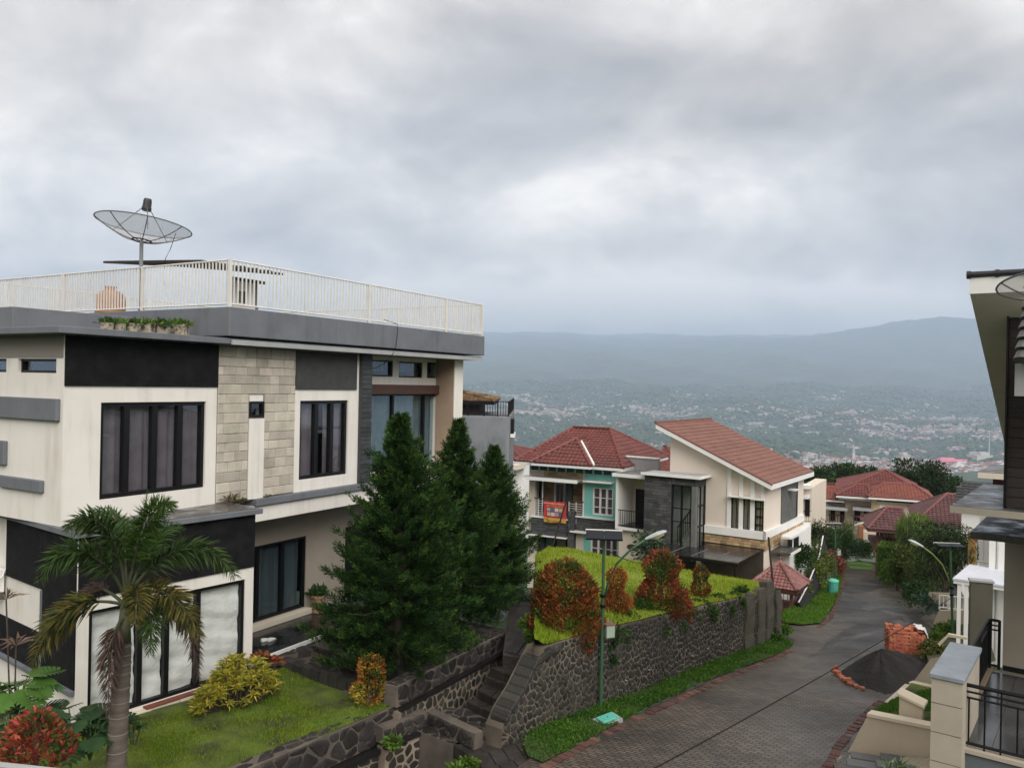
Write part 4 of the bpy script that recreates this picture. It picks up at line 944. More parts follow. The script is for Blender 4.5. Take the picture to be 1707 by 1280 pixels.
    def kerb(name, pts, w=.2, skip=.06):
        path = [onroad(u, v) for u, v in pts]; o = bpy.data.objects.new(name, None); COL.objects.link(o); o.location = path[0]; struct(o)
        me = MB().hexa([(-.095, -w/2, -.12), (.095, -w/2, -.12), (.095, w/2, -.12), (-.095, w/2, -.12)], [(-.088, -w/2+.008, .022), (.088, -w/2+.008, .022), (.088, w/2-.008, .025), (-.088, w/2-.008, .025)]).mesh(KB)
        for a, b in zip(path[:-1], path[1:]):
            d = b-a; n = max(1, int(d.length/.2)); an = math.atan2(d.y, d.x)
            for i in range(n):
                if random.random() < skip: continue
                q = a+d*((i+.5)/n); c = link('brick', me, o, q-path[0]+Vector((random.gauss(0, .01), random.gauss(0, .01), random.gauss(0, .012))), (random.gauss(0, .03), math.atan2(-d.z, math.hypot(d.x, d.y))+random.gauss(0, .02), an+random.gauss(0, .04)))
    kerb('kerb_left', L_EDGE[1:]); kerb('kerb_right', [(1345, 1330), (1378, 1280), (1402, 1240), (1432, 1203), (1470, 1168)], .19)
    kerb('kerb_junction', [(1365, 1046), (1385, 1030), (1397, 1000), (1406, 970), (1404, 955)], .18, .2)
    # grey gutter slabs between verge and brick line
    GS = M('gutter_slab', (.055, .052, .048), .7, (.035, .033, .03), 4, rnd=.3)
    o = bpy.data.objects.new('gutter', None); COL.objects.link(o); a0 = onroad(1000, 1215); o.location = a0; struct(o)
    ps = [onroad(u, v, .01) for u, v in ((960, 1238), (1000, 1212), (1075, 1178), (1170, 1136), (1232, 1112))]
    me = MB().box(-.29, .29, -.14, .14, -.1, .02).mesh(GS)
    for a, b in zip(ps[:-1], ps[1:]):
        d = b-a; n = max(1, int(d.length/.6))
        for i in range(n):
            if random.random() < .35: continue
            link('slab', me, o, a+d*((i+.5)/n)-a0, (0, math.atan2(-d.z, math.hypot(d.x, d.y)), math.atan2(d.y, d.x)))
road()

# grass verges
def verge(name, label, px, n, h, seedm, lift=.05, clumps=0, lowtint=None, leafy=0, ls=.09):
    W = [onroad(u, v) for u, v in px]; poly = [(p.x, p.y) for p in W]
    bm = bmesh.new(); vs = [bm.verts.new((p.x, p.y, p.z+lift)) for p in W]; f = bm.faces.new(vs); bmesh.ops.triangulate(bm, faces=[f])
    for f in bm.faces:
        if f.normal.z < 0: f.normal_flip()
    me = bpy.data.meshes.new('mesh'); bm.to_mesh(me); bm.free(); me.materials.append(M('verge_soil', (.035, .05, .014), .95, (.06, .08, .016), 2, .35, .65, bump=1, bscale=25, bdist=.05)); struct(link(name, me))
    xs = [p[0] for p in poly]; ys = [p[1] for p in poly]; P = []
    while len(P) < n:
        x, y = random.uniform(min(xs), max(xs)), random.uniform(min(ys), max(ys))
        if inside((x, y), poly):
            d = .5+.5*math.sin(x*2.3+math.sin(y*3))*math.sin(y*1.9+1.7*math.sin(x*1.3))
            if random.random() < .25+.75*d: P.append((x, y, road_z(x, y)+lift-.01, .45+.9*d))
    A = np.array(P); o = grass_blades(name+'_grass', A[:, :3], h*A[:, 3], seedm, w=.012, lean=.9); tag(o, label, 'grass', kind='stuff')
    if leafy:
        k = rng.integers(0, len(A), leafy); Q = A[k, :3]+np.stack([rng.normal(size=leafy)*.08, rng.normal(size=leafy)*.08, rng.random(leafy)*h*1.6*A[k, 3]], 1)
        D = rng.normal(size=(leafy, 3))*.7+np.array([.2, -.3, .6]); q = leaf_mesh(name+'_weeds', Q, D, ls*(.5+rng.random(leafy)), .55, WEED); tag(q, label.replace('grass', 'leafy weeds'), 'weeds', kind='stuff')
verge('verge', 'wild grass growing along the foot of the plot wall', [(872, 1240), (885, 1218), (1000, 1164), (1150, 1110), (1262, 1072), (1300, 1058), (1322, 1075), (1300, 1090), (1240, 1112), (1170, 1138), (1075, 1182), (1000, 1222), (905, 1272), (880, 1262)], 36000, .075, WEED, .03, leafy=9000, ls=.05)
verge('corner_verge', 'bright grass on the corner below the black net fence', [(1303, 1030), (1330, 1005), (1395, 960), (1404, 958), (1400, 985), (1388, 1012), (1368, 1040), (1335, 1043), (1305, 1040)], 16000, .14, M('corner_blade', (.085, .20, .018), .6, (.12, .22, .02), 1, rnd=.35, src='island', trans=.2), .06, leafy=1800, ls=.06)
# ------------------------------------------------------------------ shrubs along the plot wall
def sh(u, v, d): p = at(u, v, d); return p
p = at(941, 1062, 18.3); shrub('red_shrub', 'largest bronze-red clipped shrub hanging over the top of the plot wall', 'shrub', (p.x, p.y, p.z-.45), [(0, .42), (.22, .66), (.7, .80), (1.3, .74), (1.75, .57), (2.05, .36), (2.18, .1)], 15000, .085, [L_BRNZ], [L_GRN], 3, .72, lump=.18, freq=5.5, group='red-leaved shrubs on the plot')
p = at(1027, 1030, 20.2); shrub('red_shrub', 'slim orange-red shrub just right of the near lamp post', 'shrub', p, [(0, .1), (.15, .30), (.45, .34), (.7, .16), (.95, .22), (1.15, .15), (1.25, .04)], 2600, .085, [L_ORNG], [L_BRNZ], 5, .6, lump=.25, freq=5, group='red-leaved shrubs on the plot')
p = at(1102, 1028, 21.6); shrub('red_shrub', 'two-stepped bright red shrub in the middle of the plot wall', 'shrub', p, [(0, .5), (.3, .66), (.7, .62), (1.0, .42), (1.4, .44), (1.65, .25), (1.78, .06)], 7000, .09, [L_RED], [L_GRN], 8, .6, lump=.28, freq=3.6, group='red-leaved shrubs on the plot')
p = at(1134, 1035, 22.2); shrub('red_shrub', 'low reddish shrub hanging over the wall beside the two-stepped one', 'shrub', (p.x, p.y, p.z-.1), [(0, .22), (.25, .34), (.6, .28), (.85, .08)], 1000, .09, [L_BRNZ], [L_GRN], 9, .6, lump=.25, freq=4, group='red-leaved shrubs on the plot')
p = at(1167, 995, 24.0); shrub('red_shrub', 'small green and red shrub standing alone on the turf', 'shrub', p, [(0, .08), (.12, .24), (.35, .26), (.5, .16), (.68, .25), (.85, .15), (.93, .03)], 1100, .09, [L_BRNZ], [L_DGRN], 10, .45, lump=.2, freq=5, group='red-leaved shrubs on the plot')
# green creepers spilling over the wall
def creeper(label, spots, n, m, size=.09):
    P = []; D = []
    for u, v, d, r, k in spots:
        c = np.array(at(u, v, d)); q = rng.normal(size=(int(n*k), 3)); q = unit(q)*(rng.random((len(q), 1))**.5)*r*np.array([1.2, .7, .8]); P.append(c+q); D.append(q/r+rng.normal(size=q.shape)*.5+np.array([0, -.4, .25]))
    P = np.concatenate(P); D = np.concatenate(D); o = leaf_mesh('creeper', P-P[0], D, size*(.6+.8*rng.random(len(P))), .55, m); o.location = P[0]; tag(o, label, 'plant'); return o
creeper('green creeper bushing over the wall beneath the middle red shrubs', [(1055, 1042, 20.3, .30, .8), (1095, 1050, 21.0, .28, .8), (1030, 1062, 19.4, .26, .7), (1125, 1045, 21.9, .28, .7), (1060, 1015, 21, .35, 1), (1085, 1030, 21.3, .42, 1), (1110, 1040, 21.8, .40, 1), (1040, 1035, 20, .36, .9), (1020, 1050, 19.4, .36, .9), (1140, 1020, 22.6, .36, .8), (1075, 1048, 20.8, .28, .6)], 1100, L_GRN, .075)
creeper('leafy green weeds climbing the right end of the plot wall', [(1150, 1030, 22.8, .28, .8), (1210, 1015, 24.6, .26, .8), (1178, 1020, 23.4, .3, .9), (1230, 1005, 25.3, .22, .6), (1165, 1012, 23.2, .3, 1), (1195, 1003, 24.4, .3, 1), (1222, 998, 25.2, .26, .7), (1180, 1030, 23.6, .25, .5), (1235, 985, 25.8, .22, .5)], 800, L_GRN, .08)
creeper('dark green weeds between the near lamp post and the wall', [(1020, 1055, 18.9, .28, 1), (985, 1090, 18.3, .15, .4), (1012, 1070, 18.75, .22, 1), (1016, 1100, 18.7, .15, .5), (1002, 1085, 18.6, .16, .5)], 420, L_DGRN, .08)
creeper('yellowish weeds left of the largest red shrub', [(893, 1058, 17.9, .22, .9), (903, 1070, 17.8, .18, .8), (890, 1030, 18.6, .2, .6), (880, 1040, 18.3, .2, .8), (900, 1050, 18.2, .18, .6), (885, 1062, 18.0, .12, .4)], 500, L_LGRN, .07)
creeper('ferny weeds growing in front of the rough posts at the wall end', [(1290, 1066, 27.3, .32, 1), (1302, 1074, 27.8, .28, .8), (1280, 1078, 26.8, .24, .6), (1308, 1050, 28.3, .2, .5)], 600, WEED, .10)
creeper('bright fern growing from the tan wall below the lawn', [(655, 1237, 15.3, .13, 1)], 160, L_LGRN, .10)
creeper('weeds at the foot of the lower landing', [(780, 1272, 14.6, .16, 1), (760, 1283, 14.3, .14, .8)], 200, L_LGRN, .09)

# ------------------------------------------------------------------ street lamps with solar panels
GRNP = M('green_painted_metal', (.028, .085, .040), .5, (.04, .10, .05), 6); PALEM = M('pale_lamp_metal', (.42, .44, .46), .4)
PANEL = M('solar_cell', (.008, .009, .014), .5, spec=.2)
def street_lamp(label, base, top, armdir, s=1.0, boxh=1.75, yellow=False, tilt=10, yaw=0.0, bx=True):
    t = thing('street_lamp', label, 'street lamp', base, 0, 'solar street lamps'); h = top.z-base.z; lean = Vector((top.x-base.x, top.y-base.y, 0))
    P = lambda f: lean*f+Vector((0, 0, h*f))
    MB().tube([(0, 0, -.15), P(1)], [.044*s, .034*s], 10).build('pole', GRNP, t, fix=False)
    a = Vector(armdir).normalized(); arm = GRNP if not yellow else M('yellow_green_metal', (.16, .19, .05), .5)
    z0 = h*.66; q = lean*.66
    pts = [q+Vector((0, 0, z0))+a*.06, q+Vector((0, 0, z0+.3*s))+a*.10, q+Vector((0, 0, z0+.75*s))+a*.30*s, q+Vector((0, 0, z0+1.1*s))+a*.62*s, q+Vector((0, 0, z0+1.34*s))+a*.95*s]
    MB().tube(pts, .025*s, 8).build('arm', arm, t, smooth=True, fix=False)
    for zz in (.66, .60): MB().tube([P(zz)+Vector((0, 0, -.03)), P(zz)+Vector((0, 0, .03))], .07*s, 8).build('clamp', BLACKM, t, fix=False)
    e = pts[-1]; d = (a+Vector((0, 0, .45))).normalized(); sd = d.cross(Vector((0, 0, 1))).normalized(); up = sd.cross(d)
    hd = MB(); rings = []
    for f, w, hh in ((0, .045, .04), (.12, .085, .06), (.30, .11, .075), (.44, .095, .06), (.52, .04, .025)):
        c = e+d*(f*s); rings.append([c+sd*(w*math.cos(k*math.pi/4)*s)+up*((hh if math.sin(k*math.pi/4) > 0 else hh*.45)*math.sin(k*math.pi/4)*s) for k in range(8)])
    for i in range(len(rings)-1): hd.add(rings[i]+rings[i+1], [(k, (k+1) % 8, 8+(k+1) % 8, 8+k) for k in range(8)])
    hd.add(rings[0], [tuple(range(8))]); hd.add(rings[-1], [tuple(range(8))]); H = hd.build('lamp_head', PALEM, t, smooth=True)
    c = e+d*.30*s-up*.035*s; g = MB(); ring = [c+d*(.14*math.cos(k*math.pi/5)*s)+sd*(.07*math.sin(k*math.pi/5)*s) for k in range(10)]
    g.hexa(ring, [r-up*.02*s for r in ring]).build('lens', M('lamp_lens', (.55, .50, .12), .3), H)
    pn = bpy.data.objects.new('solar_panel', None); COL.objects.link(pn); pn.parent = t; pn.location = P(1)+Vector((0, 0, .05)); pn.rotation_euler = (R(tilt), 0, yaw)
    for k in (-1, 1):
        x0 = .01 if k > 0 else -.42
        MB().box(x0*s, (x0+.41)*s, -.26*s, .26*s, 0, .03*s).build('frame', BLACKM, pn, fix=False)
        for i in range(4):
            for j in range(2): MB().box((x0+.012+i*.098)*s, (x0+.104+i*.098)*s, (-.245+j*.245)*s, (-.005+j*.245)*s, .031*s, .034*s).build('cell', PANEL, pn, fix=False)
    MB().box(-.43*s, .43*s, .262*s, .29*s, -.01, .045*s).build('edge_strip', BRIGHT, pn, fix=False)
    if bx:
        q = P(boxh/h); B = MB().box(.05, .26, -.13, .11, -.16, .12).build('control_box', M('pale_green_box', (.34, .42, .33), .5, (.28, .34, .27), 6), t, (q.x, q.y, q.z), (0, 0, .35), bevel=.008)
        MB().box(.035, .28, -.145, .125, .121, .14).build('lid', M('rusty_lid', (.17, .075, .07), .7), B)
    return t
lb = onroad(1001, 1182)+Vector((0, 0, .05)); lt = at(1007, 897, lb.y+.02)
street_lamp('green solar street lamp standing against the plot wall', lb, lt, (1, -.12, 0), .98, 1.75, tilt=12, yaw=-.1)
l2 = at(1590, 1110, 27.0); l2t = at(1584, 912, 27.0); LAMP2 = l2t
street_lamp('green solar street lamp with yellowish arm on the right side of the road', Vector((l2.x, l2.y, l2.z)), l2t, (-1, .1, 0), 1.0, 1.4, yellow=True, tilt=2, yaw=-.1, bx=False)
l3 = onroad(1391, 990); l3t = at(1393, 876, l3.y); street_lamp('far solar street lamp by the red shrub at the bend', l3, l3t, (1, -.3, 0), .95, 2.2, tilt=3)

# ------------------------------------------------------------------ foxtail palm
def palm():
    D = 11.2; base = at(190, 1330, D); node = at(208, 1004, D)
    t = thing('foxtail_palm', 'tall foxtail palm with drooping fronds before the papered window', 'palm tree', base)
    B = np.array(base); rel = lambda u, v, dd: np.array(at(u, v, D+dd))-B
    trunk = MB(); pts = [rel(186, 1420, 0), rel(192, 1300, 0), rel(198, 1200, 0), rel(203, 1120, 0), rel(206, 1070, 0)]
    full = []; rad = []
    N = 40
    for i in range(N+1):
        f = i/N*4; k = min(int(f), 3); q = pts[k]+(pts[k+1]-pts[k])*(f-k); r = .14-.04*(i/N)**1.5; full.append(q); rad.append(r+(.006 if i % 2 else 0))
    trunk.tube([tuple(p) for p in full], rad, 14); trunk.build('trunk', M('palm_trunk', (.14, .115, .095), .9, (.085, .07, .058), 3, .35, .65, bump=.6, bscale=14, stretch=(1, 1, 5)), t, smooth=True, fix=False)
    for i in range(3, N, 3): MB().tube([tuple(full[i]-np.array([0, 0, .006])), tuple(full[i]+np.array([0, 0, .006]))], rad[i]+.006, 14).build('leaf_scar', M('pale_scar', (.22, .19, .16), .9), t, fix=False)
    MB().tube([tuple(rel(206, 1072, 0)), tuple(rel(207, 1045, 0)), tuple(rel(208, 1004, 0))], [.10, .085, .05], 12).build('crownshaft', M('crownshaft', (.05, .075, .03), .6, (.09, .08, .05), 4), t, smooth=True, fix=False)
    dk = M('palm_leaflet', (.035, .066, .020), .5, (.06, .10, .028), 3, rnd=.4, src='island', trans=.15); lt = M('fresh_palm_leaflet', (.060, .115, .020), .5, (.045, .09, .018), 3, rnd=.35, src='island', trans=.2)
    yl = M('yellowing_leaflet', (.13, .105, .028), .55, (.045, .060, .018), 6, .4, .6, rnd=.45, src='island', trans=.15); bn = M('dead_leaflet', (.085, .050, .034), .8, (.055, .034, .028), 6, rnd=.4, src='island')
    fr = [  # control points (pixel, pixel, depth offset) from the crown outwards
        ([(209, 1000, 0), (205, 900, -.1), (170, 838, -.3), (112, 880, -.6)], dk, 1.0), ([(209, 1000, 0), (228, 900, -.1), (252, 830, -.3), (284, 842, -.5)], lt, 1.0),
        ([(208, 998, 0), (190, 930, -.3), (110, 880, -.7), (68, 965, -.9)], dk, 1.0), ([(210, 1000, 0), (245, 930, .1), (335, 870, .2), (392, 960, .2)], dk, 1.0),
        ([(209, 1000, 0), (215, 920, .4), (205, 850, .8), (160, 850, 1.2)], dk, .9), ([(210, 1002, 0), (232, 940, .3), (262, 870, .8), (300, 880, 1.2)], dk, .9),
        ([(207, 1008, 0), (150, 990, -.3), (90, 1010, -.5), (55, 1108, -.7)], yl, 1.0), ([(209, 1008, 0), (250, 960, -.4), (300, 985, -.7), (332, 1060, -.9)], yl, .95),
        ([(210, 1010, 0), (250, 990, -.5), (256, 1020, -.8), (250, 1088, -.9)], dk, .8), ([(208, 1008, 0), (235, 965, -.6), (230, 985, -.9), (225, 1040, -1.1)], yl, .8),
        ([(206, 1030, -.05), (190, 1040, -.25), (178, 1090, -.35), (182, 1190, -.35)], bn, .75), ([(211, 1012, 0), (280, 990, .2), (325, 1010, .3), (330, 1132, .3)], bn, .8),
        ([(206, 1006, 0), (160, 960, .3), (140, 985, .5), (120, 1030, .6)], bn, .6), ([(209, 1000, 0), (226, 930, 0), (236, 880, 0), (246, 818, -.1)], lt, .35)]
    for ctrl, m, s in fr:
        C = [rel(*c) for c in ctrl]; n = 92; T = np.linspace(0, 1, n)[:, None]
        Q = (1-T)**3*C[0]+3*(1-T)**2*T*C[1]+3*(1-T)*T*T*C[2]+T**3*C[3]
        tg = unit(np.gradient(Q, axis=0)); F_ = MB().tube([tuple(q) for q in Q[::7]], [.022*(1-i/14)+.004 for i in range(len(Q[::7]))], 6).build('frond', M('palm_rachis', (.05, .06, .025), .6), t, fix=False)
        P = []; DD = []; S = []
        for k in range(6):
            ang = rng.random(n)*2*np.pi if k > 1 else np.where(k == 0, 0.2, np.pi-.2)+rng.normal(size=n)*.4
            a = unit(np.cross(tg, np.array([0, 0, 1.0]))); b = np.cross(a, tg); rad_ = a*np.cos(ang)[:, None]+b*np.sin(ang)[:, None]
            P.append(Q); DD.append(rad_*.9+tg*.75+np.array([0, 0, -.12])); S.append((.10+.27*np.sin(np.pi*np.clip(T[:, 0]*.86+.12, 0, 1)))*s*(.8+.3*rng.random(n)))
        P = np.concatenate(P); DD = np.concatenate(DD); S = np.concatenate(S); sel = np.tile(T[:, 0] > .22, 6)
        if s < .4: sel &= np.tile(T[:, 0] > .9, 6)
        leaf_mesh('leaflets', P[sel], DD[sel], S[sel], .085, m, F_, fold=.10, droop=.18)
palm()

# ------------------------------------------------------------------ garden plants
def rosette(name, label, pos, centers, n, ln, w, m, spread=.9, stemm=G_BARK, mats2=None):
    t = thing(name, label, 'plant', pos); P = []; D = []
    for c in centers:
        q = unit(rng.normal(size=(n, 3))*np.array([1, 1, .55])+np.array([0, 0, spread])); P.append(np.repeat(np.array(c)[None], n, 0)); D.append(q)
        MB().tube([(c[0]*.35, c[1]*.35, -.1), tuple(c)], .012, 5).build('stem', stemm, t, fix=False)
    P = np.concatenate(P); D = np.concatenate(D); leaf_mesh('leaves', P, D, ln*(.7+.6*rng.random(len(P))), w, m, t, droop=.3); return t
p = atz(395, 1178, ZL); cs = []
for _ in range(190):
    a, r = random.random()*6.28, random.random()**.5; cs.append((math.cos(a)*r*.92, math.sin(a)*r*.42, (.98*(1-r*r*.8)+.06)*random.uniform(.5, 1.0)))
q = rosette('yellow_shrub', 'bright yellow narrow-leaved shrub at the right end of the papered window', p, cs, 26, .17, .17, L_YEL)
q.rotation_euler = (0, 0, BF.a)
p = atz(437, 1128, ZL+.1); rosette('red_ti_plant', 'small red ti plant peeking out behind the yellow shrub', p, [(0, 0, .42), (.15, .1, .36), (-.15, .05, .38), (.3, .05, .30)], 22, .22, .28, L_RED)
p = atz(615, 1172, ZL+.02); shrub('orange_shrub', 'small orange and yellow shrub on the corner of the lawn', 'shrub', p, [(0, .10), (.12, .34), (.3, .36), (.45, .24), (.7, .26), (.9, .14), (.98, .03)], 1500, .075, [L_ORNG], [L_YEL], 14, .62, lump=.3, freq=5)
p = at(60, 1268, 9.9); shrub('red_bush', 'round coppery red bush in the bottom left corner', 'shrub', (p.x, p.y, p.z-.10), [(0, .2), (.12, .33), (.3, .36), (.5, .28), (.64, .15), (.70, .03)], 1500, .085, [M('salmon_leaf', (.36, .075, .045), .5, (.25, .06, .035), 3, rnd=.4, src='island', trans=.25)], [L_GRN], 16, .75, lump=.2, freq=6)
def lobed_leaf(mb, base, dirv, up, L, W):
    d = Vector(dirv).normalized(); s = d.cross(Vector(up)).normalized(); n = s.cross(d); base = Vector(base)
    pt = lambda f, w, z: base+d*(f*L)+s*(w*W)+n*z*L-Vector((0, 0, 1))*(f*f*.22*L)
    N = 8
    for sg in (-1, 1):
        for i in range(N):
            f0, f1 = i/N, (i+.9)/N; r = math.sin(math.pi*min(1, .22+.78*(i+.5)/N*.92))**.8
            a, b = pt(f0, 0, 0), pt(min(1, f1), 0, 0); c = pt(min(1, f1)+.13, sg*r*.52, .06); e = pt(f0+.11, sg*r*.50, .07); m = pt(min(1, f1)+.12, sg*r*.62, .02)
            mb.add([a, e, m, c, b], [(0, 1, 2, 3, 4)])
def philodendron(label, pos, n, L, m, seed, lean=(0, 0)):
    rr = random.Random(seed); t = thing('philodendron', label, 'plant', pos, 0, 'split-leaf plants in the bottom left corner')
    st = MB()
    for i in range(n):
        a = i*2.4+rr.random(); el = rr.uniform(.5, 1.15); r = rr.uniform(.25, .62)*L*1.6; e = Vector((math.cos(a)*r*math.cos(el)+lean[0], math.sin(a)*r*math.cos(el)+lean[1], .12+r*math.sin(el)))
        st.tube([(0, 0, -.1), tuple(e*.6+Vector((0, 0, .06))), tuple(e)], [.014, .011, .008], 5)
        mb = MB(); d = Vector((math.cos(a), math.sin(a), rr.uniform(-.35, .25))); lobed_leaf(mb, e, d, (0, 0, 1), L*rr.uniform(.75, 1.15), L*rr.uniform(.75, 1.0)); mb.build('leaf', m, t, fix=False)
    st.build('stem', M('leaf_stalk', (.05, .09, .025), .5), t, fix=False)
pg = M('philodendron_leaf', (.026, .065, .018), .6, (.018, .045, .014), 3, spec=.3, rnd=.3, trans=.12); pl_ = M('fresh_philodendron_leaf', (.055, .14, .018), .6, (.04, .11, .016), 3, spec=.3, rnd=.25, trans=.2)
p = at(20, 1250, 10.9); philodendron('large split-leaf plant at the lower left edge of the garden', p, 20, .46, pg, 1)
p = at(118, 1235, 11.5); philodendron('dark split-leaf plant between the red bush and the palm trunk', p, 18, .42, pg, 2)
p = at(30, 1180, 11.6); philodendron('brighter split-leaf plant above the others by the bay side', p, 13, .40, pl_, 3)
p = at(150, 1255, 11.2); philodendron('low split-leaf plant spreading toward the palm foot', p, 11, .38, pg, 5)
p = at(24, 1200, 11.8); rosette('ti_plant', 'thin-stemmed brown ti plant beside the side wall', p, [(0, 0, 1.1), (-.22, .1, 1.75)], 20, .28, .10, M('brown_spiky_leaf', (.11, .065, .045), .7, rnd=.4, src='island'))
p = at(222, 1230, 12.0); rosette('seedling', 'small dark seedling beside the palm trunk', p, [(0, 0, .25), (.1, 0, .15), (-.1, .05, .2)], 10, .14, .4, L_DGRN)
p = HF.w(*HF.pl(392, 836, -.35)[:1], -.30, -2.84); rosette('bromeliad', 'reddish bromeliad growing on the ledge below the stone cladding', p, [(0, 0, .05), (.14, .02, .04), (-.12, .03, .04)], 22, .30, .09, M('bromeliad_leaf', (.06, .075, .02), .5, (.10, .045, .022), 5, rnd=.4, src='island'))
p = HF.w(HF.pl(445, 830, -.08)[0], -.10, -2.85); rosette('ledge_fern', 'tiny fern on the grey ledge beside the white strip', p, [(0, 0, .02)], 16, .18, .12, L_LGRN)

# ------------------------------------------------------------------ things on the roof and the porch
def dish(label, pos, r, tilt, yaw, mastz, s=1.0):
    t = thing('satellite_dish', label, 'satellite dish', pos); mast = MB().tube([(0, 0, mastz), (0, 0, .03)], .045*s, 10).build('mast', M('grey_mast', (.22, .23, .25), .5), t, fix=False)
    B = bpy.data.objects.new('reflector', None); COL.objects.link(B); B.parent = t; B.rotation_euler = (tilt[0], tilt[1], yaw); dp = .36*r
    m = bpy.data.materials.get('dish_mesh')
    if not m:
        m = bpy.data.materials.new('dish_mesh'); m.use_nodes = True; tr = m.node_tree; b = tr.nodes['Principled BSDF']; b.inputs['Base Color'].default_value = (.80, .80, .80, 1); b.inputs['Roughness'].default_value = .5; b.inputs['Alpha'].default_value = .48
    prof = [(r*f, dp*f*f) for f in np.linspace(.14, 1, 9)]
    mb = MB(); n = 36
    for rr_, z in prof:
        for j in range(n): q = 2*math.pi*j/n; mb.v.append((rr_*math.cos(q), rr_*math.sin(q), z))
    for i in range(len(prof)-1):
        for j in range(n): mb.f.append((i*n+j, i*n+(j+1) % n, (i+1)*n+(j+1) % n, (i+1)*n+j)); mb.m.append(0)
    mb.build('bowl', m, B, smooth=True, fix=False)
    rm = M('dish_rib', (.10, .10, .11), .5); MB().tube([(r*math.cos(q), r*math.sin(q), dp) for q in np.linspace(0, 2*math.pi, 37)], .014, 5).build('rim', rm, B, fix=False)
    MB().tube([(.2*r*math.cos(q), .2*r*math.sin(q), dp*.03) for q in np.linspace(0, 2*math.pi, 17)], .02, 5).build('hub_ring', M('dish_hub', (.04, .04, .045), .5), B, fix=False)
    for k in range(8):
        q = k*math.pi/4+.3; MB().tube([(r*f*math.cos(q), r*f*math.sin(q), dp*f*f-.01) for f in np.linspace(.05, 1, 7)], .011, 5).build('rib', rm, B, fix=False)
    fz = dp+.42*r
    for k in range(3):
        q = k*2*math.pi/3+.9; MB().tube([(r*.66*math.cos(q), r*.66*math.sin(q), dp*.44), (.07*math.cos(q), .07*math.sin(q), fz)], .010, 5).build('strut', rm, B, fix=False)
    MB().lathe([(.0, fz-.10), (.10, fz-.10), (.115, fz-.07), (.115, fz-.02), (.105, fz), (.10, fz+.14), (.085, fz+.20), (0, fz+.20)], 14).build('feed_horn', M('black_plastic', (.015, .015, .018), .4), B)
    cb = MB().tube([(r*.72, .1, dp*.6), (r*.6, .12, -.15), (r*.5, .10, -.40), (r*.46, .12, -.75), (r*.48, .1, mastz*.55)], .008, 5).build('cable', BLACKM, t, fix=False)
    return t
dp_ = at(236, 402, 19.5); dish('large mesh satellite dish on a mast above the roof terrace', dp_, 1.10, (R(-4), R(6), 0), .2, -1.9)
